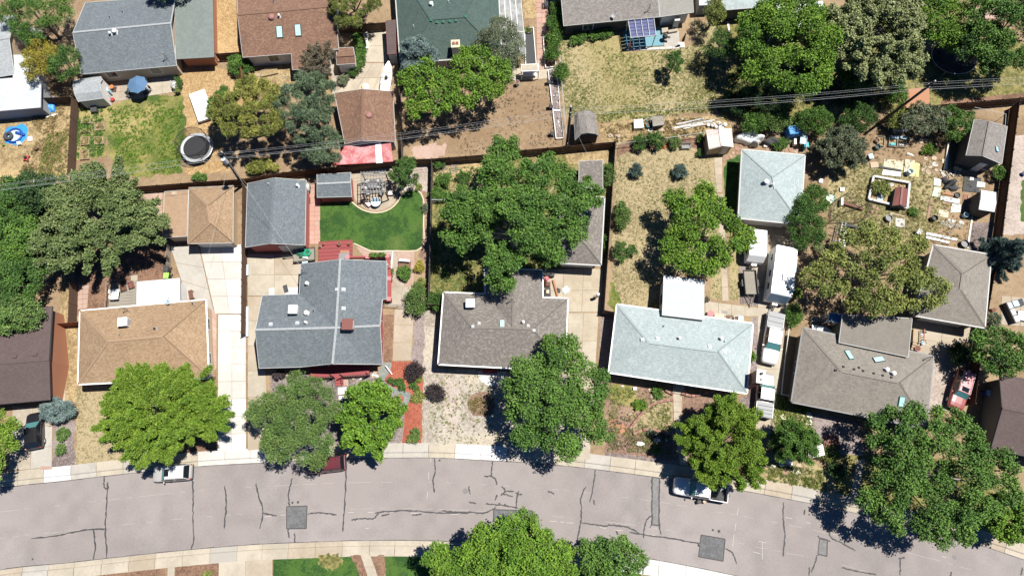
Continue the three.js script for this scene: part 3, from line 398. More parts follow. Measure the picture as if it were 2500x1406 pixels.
yard('side_yard', 'dirt yard with raised bed below the red brown roof', [[592, 140], [720, 132], [800, 175], [810, 235], [640, 215], [598, 190]], M.straw);
slabs('driveway', 'pale concrete driveway beside the long brown shed', [[884, 74], [942, 72], [946, 152], [888, 152]], 1, 2, [M.concTan2], { category: 'driveway' });
slabs('driveway', 'flared pale concrete apron in front of the red brown garage', [[886, 154], [958, 154], [956, 224], [818, 230]], 3, 2, [M.concTan2, M.concTan], { category: 'driveway' });
slabs('side_path', 'tan path between the small brown shed and the garage', [[806, 148], [822, 148], [832, 228], [810, 230]], 1, 4, [M.concTan], { y: 0.02 });
yard('dirt_yard', 'bare tan dirt yard below the green roof', [[980, 250], [1200, 200], [1345, 205], [1368, 362], [1180, 384], [985, 390]], M.soil, { y: 2, wob: 0.3 });
yard('pink_patch', 'pinkish bare earth in the corner of the dirt yard', [[1012, 360], [1086, 348], [1090, 384], [1000, 392]], M.concPink, { y: 3, wob: 0.4 });
slabs('paver_path', 'pink paver path between the weathered patio roof and the vines', [[1308, -30], [1336, -30], [1336, 170], [1312, 172]], 2, 16, [M.concPink, M.pinkPaver], { y: 0.03, part: 'paver' });
yard('dry_patch', 'dry grass patch beside the pink paver path', [[1276, -30], [1308, -30], [1310, 45], [1280, 45]], M.straw);
slabs('patio', 'tan concrete patio under the wooden bench swing', [[1222, 168], [1340, 165], [1338, 192], [1222, 198]], 3, 1, [M.concTan2]);
yard('dry_lawn', 'big mottled dry back lawn with a single small tree', [[1368, 82], [1440, 92], [1520, 82], [1545, 128], [1700, 108], [1690, 50], [1745, 62], [1790, 120], [1770, 200], [1745, 262], [1610, 288], [1470, 296], [1380, 282], [1362, 180]], M.dryGrassGreen, { y: 3, wob: 0.35 });
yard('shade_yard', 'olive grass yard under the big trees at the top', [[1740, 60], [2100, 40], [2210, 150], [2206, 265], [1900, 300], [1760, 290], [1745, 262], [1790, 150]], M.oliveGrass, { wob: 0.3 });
yard('dirt_patch', 'bare dirt under the wires between the trees', [[2010, 220], [2120, 190], [2140, 250], [2100, 290], [2010, 290]], M.straw, { y: 2, wob: 0.4, curve: true });
yard('grass_yard', 'yellow green grass yard round the dark trampoline', [[2195, 130], [2540, 100], [2540, 236], [2330, 252], [2214, 266], [2200, 200]], M.oliveGrass, { y: 2 });
yard('bark_strip', 'red brown bark strip along the far back fence', [[2300, 246], [2540, 222], [2540, 238], [2300, 260]], M.bark, { y: 3 });
slabs('patio', 'reddish brown patio at the top beyond the trees', [[2372, 18], [2440, 14], [2440, 44], [2376, 48]], 3, 2, [M.concPink], { y: 0.03 });
// south of the street
slabs('driveway', 'pale concrete driveway on the south side of the street', [[533, 1373], [664, 1365], [664, 1440], [533, 1440]], 2, 1, [M.concTan2, M.concTan], { category: 'driveway' });
yard('green_lawn', 'green lawn strip at the lower edge beside the driveway', [[666, 1366], [770, 1361], [868, 1358], [884, 1440], [666, 1440]], M.lawn, { y: 3, wob: 0.08 });
yard('dry_patch', 'dead tan patch in the lower lawn strip', [[776, 1361], [838, 1359], [832, 1380], [800, 1390], [782, 1378]], M.oliveGrass, { y: 4, curve: true, wob: 0.7 });
yard('bark_bed', 'red brown bark bed beside the lower garden path', [[856, 1357], [886, 1356], [912, 1440], [890, 1440], [872, 1390]], M.bark, { y: 4 });
yard('bark_bed', 'red brown bark bed right of the lower garden path', [[904, 1356], [936, 1356], [944, 1440], [930, 1440]], M.bark, { y: 3 });
slabs('garden_path', 'cream garden path leaving the south sidewalk', [[880, 1356], [904, 1356], [934, 1440], [908, 1440]], 1, 3, [M.concTan2]);
yard('green_lawn', 'green lawn under the dark tree at the lower edge', [[936, 1357], [1100, 1358], [1300, 1372], [1560, 1395], [1600, 1460], [946, 1460]], M.lawn, { y: 2, wob: 0.1 });
yard('bark_bed', 'brown bark bed at the lower left edge', [[190, 1410], [400, 1387], [408, 1440], [190, 1440]], M.bark, { y: 2 });
yard('bark_bed', 'brown bark bed between the lower path and driveway', [[426, 1384], [533, 1374], [533, 1440], [424, 1440]], M.bark, { y: 2 });
slabs('garden_path', 'narrow cream path at the lower left edge', [[408, 1386], [426, 1384], [424, 1440], [406, 1440]], 1, 1, [M.concTan2]);

// ---------------------------------------------------------------- houses, garages, sheds
// V: corners [px, py, height]; F: roof faces; O: outline loop; ridges: capped edges; walls set in from the outline
function building(name, label, category, { V, F, O, ridges = [], roof, cap, wall = M.wallBeige, over = 0.45, fascia = M.trim, windows = true, door, thick = 0.1, base = 0, gutter = false, posts = 0 }) {
const W = V.map(([x, y, h]) => at(x, y, h)), c = W.reduce((s, p) => s.add(p), V3(0, 0, 0)).multiplyScalar(1 / W.length); c.y = base;
const o = new THREE.Group(); o.name = numbered(name); o.position.copy(c); tag(o, label, category); scene.add(o);
const L = W.map((p) => p.clone().sub(c)), T = roof.userData.T ?? 1, pos = [], uv = [], und = [], tris = [];
for (const f of F) {
const n = V3(0, 0, 0); for (let i = 0; i < f.length; i++) { const a = L[f[i]], b = L[f[(i + 1) % f.length]]; n.x += (a.y - b.y) * (a.z + b.z); n.y += (a.z - b.z) * (a.x + b.x); n.z += (a.x - b.x) * (a.y + b.y); } n.normalize(); if (n.y < 0) n.negate();
const u = Math.abs(n.y) > 0.9995 ? L[f[1]].clone().sub(L[f[0]]).setY(0).normalize() : V3(n.z, 0, -n.x).normalize(), v = V3(0, 0, 0).crossVectors(n, u);
const q = f.map((i) => [L[i].dot(u), L[i].dot(v)]), tr = THREE.ShapeUtils.triangulateShape(q.map(([x, y]) => new THREE.Vector2(x, y)), []);
for (const t of tr) { let [a, b, d] = t.map((k) => f[k]); const nn = V3(0, 0, 0).crossVectors(L[b].clone().sub(L[a]), L[d].clone().sub(L[a])); if (nn.y < 0) [b, d] = [d, b]; tris.push([L[a], L[b], L[d], n]); for (const k of [a, b, d]) { pos.push(L[k].x, L[k].y, L[k].z); uv.push(L[k].dot(u) / T, L[k].dot(v) / T); } for (const k of [a, d, b]) und.push(L[k].x, L[k].y - thick, L[k].z); }
}
const r = mesh('roof', geoFrom(pos, uv), roof, o);
mesh('soffit', geoFrom(und, und.filter((_, i) => i % 3 !== 1)), M.offWhite, o);
O ??= L.map((_, i) => i);
O.forEach((i, k) => { const j = O[(k + 1) % O.length], a = L[i].clone(), b = L[j].clone(); a.y -= thick / 2 + 0.01; b.y -= thick / 2 + 0.01; mesh('fascia', bar(a, b, 0.05, thick + 0.06, 0.05), fascia, o);
if (gutter && Math.abs(L[i].y - L[j].y) < 0.06) { const d = b.clone().sub(a).normalize(), out = V3(-d.z, 0, d.x).multiplyScalar(area2(O.map((q) => [L[q].x, L[q].z])) > 0 ? -0.07 : 0.07); mesh('gutter', bar(a.clone().add(out), b.clone().add(out), 0.1, 0.1, 0.11), fascia, o); } });
for (const [i, j] of ridges) { const a = L[i].clone(), b = L[j].clone(), n = Math.max(2, Math.round(a.distanceTo(b) / 0.9)); a.y += 0.018; b.y += 0.018; for (let k = 0; k < n; k++) mesh('ridge_cap', bar(a.clone().lerp(b, k / n), a.clone().lerp(b, (k + 0.98) / n), 0.1, 0.03, 0.26), cap ?? roof, o); }
// walls
const plan0 = O.map((i) => [L[i].x, L[i].z]), ins = inset(plan0, over), hs = O.map((i) => L[i].y - thick * 0.9), wp = [], wu = [], cw = area2(ins) > 0;
let run = 0;
if (wall) {
ins.forEach((a, i) => { const j = (i + 1) % ins.length, b = ins[j], len = Math.hypot(b[0] - a[0], b[1] - a[1]); const q = [[a[0], 0, a[1]], [b[0], 0, b[1]], [b[0], hs[j], b[1]], [a[0], hs[i], a[1]]]; for (const k of cw ? [0, 2, 1, 0, 3, 2] : [0, 1, 2, 0, 2, 3]) { wp.push(...q[k]); wu.push((run + (k === 1 || k === 2 ? len : 0)) / 2, q[k][1] / 2); } run += len; });
mesh('wall', geoFrom(wp, wu), wall, o);
ins.forEach((a, i) => {
const b = ins[(i + 1) % ins.length], len = Math.hypot(b[0] - a[0], b[1] - a[1]), dx = (b[0] - a[0]) / len, dz = (b[1] - a[1]) / len, turn = -Math.atan2(dz, dx), s = cw ? 1 : -1, H = Math.min(hs[i], hs[(i + 1) % ins.length]);
const put = (t, w, h, y0, kind) => { const x = a[0] + dx * len * t + dz * 0.03 * s, z = a[1] + dz * len * t - dx * 0.03 * s; if (kind === 'window') { const f = mesh('window', box(w + 0.16, h + 0.16, 0.07), M.white, o, [x, y0 + h / 2, z], [0, turn, 0]); for (const sx of [-1, 1]) mesh('pane', box(w / 2 - 0.03, h, 0.03), M.glass, f, [sx * w / 4, 0, -s * 0.035]); } else { const f = mesh(kind, box(w, h, 0.08), M.offWhite, o, [x, y0 + h / 2, z], [0, turn, 0]); if (kind === 'garage_door') for (let k = 1; k < 4; k++) mesh('panel_joint', box(w - 0.1, 0.03, 0.02), M.grey, f, [0, -h / 2 + h * k / 4, -s * 0.045]); else mesh('handle', box(0.05, 0.14, 0.06), M.grey, f, [w * 0.38, 0, -s * 0.06]); } };
if (door && door[0] === i) { put(0.5, Math.min(door[1], len - 0.6), 2.15, 0, door[2] ?? 'garage_door'); return; }
if (windows && len > 3.4 && H > 2) { const n = Math.max(1, Math.floor(len / 4)); for (let k = 0; k < n; k++) put((k + 0.5) / n, 1.3, 1.05, 0.95, 'window'); }
});
}
if (posts) for (const [x, z] of inset(plan0, 0.15)) mesh('post', box(0.1, 2.2, 0.1), M.white, o, [x, 1.1, z]);
// where the line of sight through (px, py) meets this roof, in the building's own axes
const eye = camera.position.clone().sub(c);
const on = (px, py) => { const d = at(px, py, 0).sub(camera.position).normalize(), ray = new THREE.Ray(eye, d), hit = V3(0, 0, 0); let best = null; for (const [p, q, w, n] of tris) if (ray.intersectTriangle(p, q, w, false, hit) && (!best || hit.y > best.p.y)) best = { p: hit.clone(), n }; return best ?? { p: at(px, py, V[0][2]).sub(c), n: V3(0, 1, 0) }; };
return { o, on, L, roof: r };
}
const hip = (nw, ne, se, sw, rw, re, h, hr) => ({ V: [[...nw, h], [...ne, h], [...se, h], [...sw, h], [...rw, hr], [...re, hr]], F: [[0, 3, 4], [3, 2, 5, 4], [2, 1, 5], [1, 0, 4, 5]], O: [0, 1, 2, 3], ridges: [[4, 5], [0, 4], [3, 4], [1, 5], [2, 5]] });
const hipNS = (nw, ne, se, sw, rn, rs, h, hr) => ({ V: [[...nw, h], [...ne, h], [...se, h], [...sw, h], [...rn, hr], [...rs, hr]], F: [[0, 4, 1], [1, 4, 5, 2], [2, 5, 3], [3, 5, 4, 0]], O: [0, 1, 2, 3], ridges: [[4, 5], [0, 4], [1, 4], [2, 5], [3, 5]] });
const gableNS = (nw, rn, ne, se, rs, sw, h, hr) => ({ V: [[...nw, h], [...rn, hr], [...ne, h], [...se, h], [...rs, hr], [...sw, h]], F: [[0, 1, 4, 5], [1, 2, 3, 4]], ridges: [[1, 4]] });
const gableEW = (nw, ne, re, se, sw, rw, h, hr) => ({ V: [[...nw, h], [...ne, h], [...re, hr], [...se, h], [...sw, h], [...rw, hr]], F: [[0, 1, 2, 5], [5, 2, 3, 4]], ridges: [[5, 2]] });
const flatRoof = (q, h, h2 = h) => ({ V: [[...q[0], h], [...q[1], h], [...q[2], h2], [...q[3], h2]], F: [[0, 1, 2, 3]] });
// roof fittings, parts of the building
function fit(b, kind, px, py, { s = 1, turn = 0, mat } = {}) {
const { p, n } = b.on(px, py), g = new THREE.Group(); const names = { vent: 'roof_vent', box: 'roof_vent', turbine: 'turbine_vent', pipe: 'vent_pipe', cooler: 'swamp_cooler', skylight: 'skylight', chimney: 'chimney', dish: 'satellite_dish', mast: 'antenna_mast', cap: 'ridge_vent', fan: 'roof_fan' };
g.name = names[kind]; g.position.copy(p); b.o.add(g);
const tilt = new THREE.Quaternion().setFromUnitVectors(V3(0, 1, 0), n), yaw = new THREE.Quaternion().setFromAxisAngle(V3(0, 1, 0), turn);
if (kind === 'skylight') { g.quaternion.copy(tilt).multiply(yaw); mesh('frame', box(0.66 * s, 0.14, 1.25 * s), mat ?? M.charcoal, g, [0, 0.06, 0]); mesh('pane', box(0.54 * s, 0.04, 1.12 * s), M.skylight, g, [0, 0.125, 0]); }
else if (kind === 'box' || kind === 'cap') { g.quaternion.copy(tilt).multiply(yaw); mesh('base_plate', box(0.5 * s, 0.02, 0.5 * s), mat ?? M.lightGrey, g, [0, 0.012, 0]); mesh('hood', rbox(0.42 * s, 0.14, 0.42 * s, 0.04), mat ?? M.lightGrey, g, [0, 0.1, 0]); }
else if (kind === 'fan') { mesh('base', cyl(0.4, 0.44, 0.16, 18), mat ?? M.fanRed, g, [0, 0.1, 0]); const d = new THREE.SphereGeometry(0.38, 18, 8, 0, 6.3, 0, 1.5); d.scale(1, 0.45, 1); mesh('dome', d, mat ?? M.fanRed, g, [0, 0.18, 0]); }
else if (kind === 'vent' || kind === 'turbine') { mesh('flashing', box(0.4 * s, 0.02, 0.4 * s), M.lightGrey, g, [0, 0.03, 0]).quaternion.copy(tilt); mesh('stack', cyl(0.1 * s, 0.1 * s, 0.5, 12), M.silver, g, [0, 0.2, 0]); mesh('rain_cap', cyl(0.09 * s, 0.2 * s, 0.14, 14), mat ?? M.white, g, [0, 0.5, 0]); }
else if (kind === 'pipe') { mesh('pipe', cyl(0.05 * s, 0.05 * s, 0.45, 8), mat ?? M.charcoal, g, [0, 0.18, 0]); mesh('boot', cyl(0.07, 0.14 * s, 0.08, 10), M.grey, g, [0, 0.03, 0]); }
else if (kind === 'cooler') { g.rotation.y = turn; mesh('curb', box(0.8, 0.3, 0.8), M.lightGrey, g, [0, 0.05, 0]); mesh('cabinet', rbox(0.98 * s, 0.85, 0.98 * s, 0.04), mat ?? M.offWhite, g, [0, 0.55, 0]); for (const a of [0, 1, 2, 3]) { const q = mesh('louvre_panel', box(0.8 * s, 0.6, 0.03), M.lightGrey, g, [Math.sin(a * Math.PI / 2) * 0.495 * s, 0.55, Math.cos(a * Math.PI / 2) * 0.495 * s], [0, a * Math.PI / 2, 0]); for (let k = -2; k < 3; k++) mesh('slat', box(0.76 * s, 0.03, 0.03), M.grey, q, [0, k * 0.11, 0.02]); } mesh('lid', rbox(1.02 * s, 0.06, 1.02 * s, 0.02), M.white, g, [0, 0.98, 0]); }
else if (kind === 'chimney') { g.rotation.y = turn; const h = 1.5 * s; mesh('stack', box(1.05, h + 1.2, 1.05), mat ?? M.offWhite, g, [0, h / 2 - 0.6, 0]); mesh('crown', box(1.15, 0.08, 1.15), M.cream, g, [0, h, 0]); for (const k of [-1, 1]) { mesh('flue', box(0.32, 0.22, 0.34), M.terra, g, [k * 0.22, h + 0.12, 0]); mesh('flue_opening', box(0.22, 0.02, 0.24), M.maroon, g, [k * 0.22, h + 0.235, 0]); } }
else if (kind === 'dish') { mesh('mount', rod(V3(0, -0.05, 0), V3(0, 0.55, 0), 0.03), M.grey, g); const d = new THREE.SphereGeometry(0.42, 20, 8, 0, 6.3, 0, 0.75); d.scale(1, 0.6, 1); d.rotateX(Math.PI * 0.82); mesh('reflector', d, mat ?? M.paleBlue, g, [0, 0.75, 0]); mesh('feed_arm', rod(V3(0, 0.55, 0.05), V3(0.05, 0.75, 0.5), 0.02), M.grey, g); mesh('receiver', box(0.08, 0.08, 0.16), M.charcoal, g, [0.05, 0.76, 0.52]); g.rotation.y = turn; }
else if (kind === 'mast') { mesh('pole', rod(V3(0, -0.1, 0), V3(0, 1.3, 0), 0.035), M.grey, g); mesh('weatherhead', rbox(0.14, 0.16, 0.22, 0.05), M.grey, g, [0, 1.36, 0.06]); mesh('brace', rod(V3(0.35, 0, 0.3), V3(0, 0.9, 0), 0.015), M.charcoal, g); mesh('brace', rod(V3(-0.35, 0, 0.3), V3(0, 0.9, 0), 0.015), M.charcoal, g); }
return g;
}
srand(900);
// --- row along the street
const houseA = building('house', 'dark brown roofed house at the left edge with rust coloured side wall', 'house', { V: [[126, 748, 2.7], [118, 878, 4.2], [121, 976, 2.7], [-220, 1006, 2.7], [-220, 904, 4.2], [-220, 776, 2.7]], F: [[5, 0, 1, 4], [4, 1, 2, 3]], ridges: [[4, 1]], windows: false, roof: M.roofDark, wall: M.wallBrown, fascia: M.charcoal, over: 0.35 });
fit(houseA, 'box', 36, 871, { mat: M.roofDark }); fit(houseA, 'box', 85, 866, { mat: M.roofDark }); fit(houseA, 'vent', 84, 766, { s: 0.8 });
const houseB = building('house', 'tan hip roofed house with a swamp cooler beside the white driveway', 'house', {  fascia: M.white,...hip([194, 759], [501, 732], [508, 922], [189, 938], [263, 833], [397, 821], 2.7, 4.5), roof: M.roofTan, cap: M.feltTan, wall: M.wallTan, gutter: true });
fit(houseB, 'cooler', 308, 790, { mat: M.white, turn: 0.1 }); fit(houseB, 'pipe', 378, 803, { s: 1.8, mat: M.black }); fit(houseB, 'pipe', 292, 817, { mat: M.tanStone }); fit(houseB, 'mast', 312, 758); fit(houseB, 'dish', 412, 742, { turn: 2.6 }); fit(houseB, 'pipe', 471, 742, { s: 1.2 });
const garageB = building('garage', 'tan hip roofed garage at the top of the white driveway', 'garage', { ...hipNS([460, 458], [569, 453], [568, 593], [457, 595], [506, 502], [512, 545], 2.6, 4.0), roof: M.roofTan, cap: M.feltTan, wall: M.wallTan, windows: false, door: [2, 4.9] });
const leanB = building('lean_to', 'flat tan roofed lean-to attached to the tan garage', 'lean-to', { ...flatRoof([[400, 468], [459, 463], [455, 577], [396, 580]], 2.45), roof: M.feltTan, wall: M.wallTan, windows: false, over: 0.3 });
fit(leanB, 'box', 424, 473, { s: 1.2, mat: M.tanStone });
building('patio_cover', 'bright white flat patio cover on the tan hip roofed house', 'patio cover', { ...flatRoof([[333, 688], [437, 679], [438, 737], [332, 746]], 2.55, 2.65), roof: M.metalWhite, wall: M.wallWhite, over: 0.25, thick: 0.14 });
const houseC = building('house', 'slate grey cross gabled house with red porch', 'house', {
V: [[622, 805, 4.35], [632, 899, 2.7], [737, 896, 2.7], [811, 888, 4.1], [902, 889, 2.7], [933, 890, 2.7], [927, 795, 4.35], [933, 731, 2.7], [944, 730, 2.7], [944, 638, 2.7], [830, 633, 4.3], [733, 645, 2.7], [730, 718, 2.7], [639, 721, 2.7], [820, 800, 4.42]],
F: [[0, 1, 2, 14], [2, 3, 14], [3, 4, 14], [4, 5, 6, 14], [6, 7, 14], [14, 7, 8, 9, 10], [14, 10, 11, 12], [0, 14, 12, 13]], O: [0, 13, 12, 11, 10, 9, 8, 7, 6, 5, 4, 3, 2, 1], ridges: [[0, 14], [14, 6], [14, 10], [14, 3]], roof: M.roofGrey, cap: M.roofSilver, wall: M.wallRed, over: 0.4 });
fit(houseC, 'cooler', 720, 760); fit(houseC, 'cooler', 852, 796, { mat: M.maroon, s: 1.25 }).children.filter((c) => c.name === 'lid').forEach((c) => { c.material = M.maroon; });
for (const [x, y] of [[822, 707], [838, 707], [838, 753], [660, 792], [725, 789]]) fit(houseC, 'box', x, y, { mat: M.metalPale, s: 0.9 });
fit(houseC, 'vent', 749, 765, { s: 1.4 }); fit(houseC, 'pipe', 766, 760); fit(houseC, 'pipe', 752, 760); fit(houseC, 'vent', 747, 788, { s: 0.8 }); fit(houseC, 'vent', 750, 693, { s: 1.1 }); fit(houseC, 'mast', 743, 664);
const garageC = building('garage', 'slate grey gabled garage beside the pink paver path', 'garage', { ...gableNS([603, 448], [668, 434], [747, 440], [744, 598], [659, 594], [598, 604], 2.6, 3.9), roof: M.roofGrey, wall: M.wallRed, windows: false, door: [3, 3.6], over: 0.3 });
fit(garageC, 'vent', 727, 455, { s: 0.9 }); fit(garageC, 'pipe', 656, 450, { mat: M.white });
building('shed', 'red walled shed with slate grey roof next to the pergola', 'shed', { ...gableEW([772, 426], [856, 421], [855, 445], [858, 480], [774, 482], [773, 449], 2.0, 2.7), roof: M.roofGrey, cap: M.roofSilver, wall: M.wallRed, windows: false, over: 0.2 });
const houseD = building('house', 'brown grey hip roofed house between the white stone yard and the stained driveway', 'house', { fascia: M.white,
V: [[1083, 714, 2.7], [1185, 718, 2.7], [1183, 655, 2.7], [1324, 660, 2.7], [1325, 727, 2.7], [1386, 729, 2.7], [1380, 905, 2.7], [1070, 889, 2.7], [1154, 800, 4.4], [1300, 804, 4.4], [1254, 703, 4.1], [1252, 801, 4.45]],
F: [[0, 7, 8], [7, 6, 9, 11, 8], [6, 5, 9], [0, 8, 11, 1], [5, 4, 11, 9], [1, 11, 10, 2], [4, 3, 10, 11], [2, 10, 3]], O: [0, 1, 2, 3, 4, 5, 6, 7], ridges: [[8, 11], [11, 9], [0, 8], [7, 8], [6, 9], [5, 9], [10, 11], [10, 2], [10, 3]], roof: M.roofBrownGrey, wall: M.wallBeige, gutter: true });
fit(houseD, 'cooler', 1149, 745, { mat: M.paleBlue }); for (const [x, y] of [[1154, 798], [1169, 790], [1289, 796], [1303, 807]]) fit(houseD, 'box', x, y, { mat: M.lightGrey, s: 0.8 }); fit(houseD, 'skylight', 1226, 791, { s: 0.75, mat: M.lightGrey }); fit(houseD, 'vent', 1277, 787, { s: 0.9 }); fit(houseD, 'mast', 1250, 733);
building('garage', 'brown grey garage half hidden under the huge lobed tree', 'garage', { ...hipNS([1372, 475], [1476, 482], [1467, 647], [1358, 641], [1421, 540], [1414, 580], 2.6, 4.0), roof: M.roofBrownGrey, wall: M.wallDark, windows: false, door: [2, 4.6], gutter: true });
building('shed', 'small flat brown grey shed in the corner behind the huge lobed tree', 'shed', { ...flatRoof([[1414, 393], [1472, 391], [1472, 460], [1413, 452]], 2.5, 2.1), roof: M.roofBrownGrey, wall: M.wallOlive, windows: false, over: 0.1 });
const houseE = building('house', 'pale blue hip roofed house with a brick chimney', 'house', {  fascia: M.white,...hip([1507, 743], [1839, 790], [1824, 960], [1487, 909], [1584, 836], [1752, 858], 2.7, 4.5), roof: M.roofPale, cap: M.roofPale, wall: M.wallWhite, gutter: true });
for (const [x, y] of [[1569, 829], [1606, 827], [1733, 847], [1769, 859]]) fit(houseE, 'box', x, y, { mat: M.metalWhite, s: 0.85 });
fit(houseE, 'vent', 1658, 826, { s: 0.9 }); fit(houseE, 'vent', 1760, 827, { s: 1 }); fit(houseE, 'pipe', 1770, 834, { mat: M.white }); fit(houseE, 'pipe', 1620, 797);
const extE = building('house_extension', 'flat pale blue extension roof behind the pale blue house', 'extension', { ...flatRoof([[1621, 674], [1720, 685], [1720, 781], [1617, 769]], 3.0, 3.5), roof: M.metalSky, wall: M.wallWhite, over: 0.25 });
building('awning', 'weathered white awning strip at the end of the flat pale blue extension', 'awning', { ...flatRoof([[1621, 672], [1721, 684], [1720, 698], [1620, 692]], 3.06, 3.09), roof: M.metalPale, wall: null, thick: 0.04, fascia: M.lightGrey });
const garageE = building('garage', 'pale blue pyramid roofed garage behind the travel trailers', 'garage', { ...hipNS([1813, 365], [1966, 379], [1955, 547], [1804, 532], [1888, 432], [1893, 462], 2.7, 4.4), roof: M.roofPale, wall: M.wallBeige, windows: false, door: [2, 4.9], gutter: true, over: 0.5 });
fit(garageE, 'vent', 1870, 446, { s: 1.5 }); fit(garageE, 'vent', 1886, 452, { s: 0.9 });
const shedE = building('shed', 'pale pink roofed garden shed at the end of the garden path', 'shed', { ...gableNS([1725, 318], [1757, 315], [1786, 314], [1791, 358], [1763, 355], [1732, 363], 2.1, 2.6), roof: M.feltPink, wall: M.wallTan, windows: false, over: 0.1, fascia: M.offWhite, door: [3, 1.0, 'shed_door'] });
const houseF = building('house', 'taupe hip roofed house with skylights behind the widest street tree', 'house', { ...hip([1962, 800], [2280, 870], [2264, 1046], [1934, 981], [2056, 907], [2196, 934], 2.7, 4.6), roof: M.roofTaupe, wall: M.wallOlive, fascia: M.grey, gutter: true });
fit(houseF, 'skylight', 2074, 867, { s: 0.95, mat: M.tealDark, turn: 0.2 }); fit(houseF, 'skylight', 2146, 878, { s: 1.05, turn: 1.77 }); fit(houseF, 'skylight', 2202, 980, { s: 0.95, mat: M.tealDark, turn: -0.1 }); fit(houseF, 'vent', 2164, 903, { s: 1.2 }); fit(houseF, 'vent', 2180, 912, { s: 1.2 }); fit(houseF, 'mast', 2262, 875);
for (const [x, y] of [[2042, 904], [2060, 896], [2086, 902], [2108, 906], [2134, 912], [2156, 917], [2177, 922], [2098, 898]]) fit(houseF, 'box', x, y, { mat: M.charcoal, s: 0.5 });
building('house_extension', 'flat taupe extension roof between the taupe house and the olive tree', 'extension', { ...flatRoof([[2058, 768], [2229, 777], [2219, 872], [2049, 836]], 3.1, 3.5), roof: M.feltTaupe, wall: M.wallOlive, fascia: M.lightGrey, over: 0.3 });
building('garage', 'taupe hip roofed garage under the blue spruce shadow', 'garage', { ...hipNS([2281, 598], [2422, 622], [2406, 800], [2235, 770], [2352, 668], [2346, 708], 2.7, 4.3), roof: M.roofTaupe, wall: M.wallOlive, windows: false, door: [2, 4.9], gutter: true });
building('house', 'plain brown gabled house cut by the right edge', 'house', { V: [[2442, 913, 2.7], [2449, 996, 4.2], [2420, 1096, 2.7], [2760, 1168, 2.7], [2760, 1060, 4.2], [2760, 975, 2.7]], F: [[0, 5, 4, 1], [1, 4, 3, 2]], ridges: [[1, 4]], windows: false, roof: M.roofDark, wall: M.wallOlive, fascia: M.charcoal });
building('tall_shed', 'tall grey gabled shed with a blue skylight beside the board fence', 'shed', { ...gableNS([2380, 291], [2418, 296], [2461, 309], [2448, 399], [2402, 379], [2360, 378], 3.2, 4.0), roof: M.roofWarmGrey, wall: M.wallDark, windows: false, over: 0.2, door: [3, 0.9, 'shed_door'] });
fit({ on: (x, y) => ({ p: at(x, y, 3.5).sub(scene.children.at(-1).position), n: V3(0.35, 0.93, 0).normalize() }), o: scene.children.at(-1) }, 'skylight', 2434, 365, { s: 0.55, mat: M.blueDeep });
building('shed', 'dark walled shed with white ribbed metal roof beside the board fence', 'shed', { ...gableEW([2397, 464], [2434, 470], [2434, 493], [2429, 517], [2392, 511], [2396, 486], 2.2, 2.6), roof: M.metalWhite, wall: M.wallDark, windows: false, over: 0.05, fascia: M.lightGrey });
// --- upper row
building('house', 'pale grey gabled house in the far corner with a white window', 'house', { V: [[36, 36, 2.7], [20, 92, 4.2], [33, 182, 2.7], [-240, 225, 2.7], [-240, 132, 4.2], [-240, 60, 2.7]], F: [[5, 0, 1, 4], [4, 1, 2, 3]], ridges: [[4, 1]], roof: M.roofSilver, wall: M.wallTan, over: 0.3 });
building('patio_cover', 'streaky white metal patio roof in the far corner', 'patio cover', { V: [[31, 134, 2.75], [71, 133, 2.75], [98, 206, 2.6], [97, 262, 2.45], [-160, 284, 2.45], [-160, 205, 2.6], [30, 190, 2.7]], F: [[0, 1, 2, 3, 4, 5, 6]], roof: M.metalPale, wall: M.wallGrey, windows: false, over: 0.3, fascia: M.lightGrey });
const houseT2 = building('house', 'slate grey gabled house above the blue umbrella', 'house', { ...gableEW([206, 6], [427, -10], [415, 56], [430, 160], [197, 181], [176, 79], 2.7, 4.3), roof: M.roofGrey, cap: M.roofSilver, wall: M.wallBeige });
fit(houseT2, 'vent', 270, 84, { s: 0.9 }); fit(houseT2, 'vent', 281, 79, { s: 1.5 }); fit(houseT2, 'pipe', 268, 44); fit(houseT2, 'pipe', 299, 31); fit(houseT2, 'mast', 408, 144);
building('carport', 'flat grey green carport roof beside the slate grey gable', 'carport', { ...flatRoof([[424, -60], [516, -66], [521, 139], [428, 144]], 2.7, 2.55), roof: M.metalGreen, wall: M.wallBrown, windows: false, over: 0.5, fascia: M.grey });
const houseT3 = building('house', 'red brown roofed house with two skylights', 'house', { V: [[579, 36, 4.4], [592, 140, 2.7], [711, 131, 2.7], [713, 170, 2.15], [804, 167, 2.15], [806, 121, 2.75], [826, 119, 2.7], [818, 14, 4.4], [820, -80, 2.7], [576, -58, 2.7]], F: [[0, 1, 2, 5, 6, 7], [2, 3, 4, 5], [9, 0, 7, 8]], O: [0, 9, 8, 7, 6, 5, 4, 3, 2, 1], ridges: [[0, 7]], roof: M.roofRedBrown, wall: M.wallWhite });
fit(houseT3, 'skylight', 682, 78, { s: 1.25, mat: M.charcoal, turn: 0.08 }); fit(houseT3, 'skylight', 727, 74, { s: 1.25, mat: M.charcoal, turn: 0.08 }); fit(houseT3, 'fan', 662, 42); fit(houseT3, 'vent', 682, 41, { s: 0.8 }); fit(houseT3, 'pipe', 669, 5);
building('shed', 'little red brown roofed shed with white walls beside the hedge', 'shed', { ...gableEW([821, 117], [862, 115], [865, 134], [867, 155], [822, 158], [820, 137], 2.0, 2.6), roof: M.roofRedBrown, wall: M.white, windows: false, over: 0.1 });
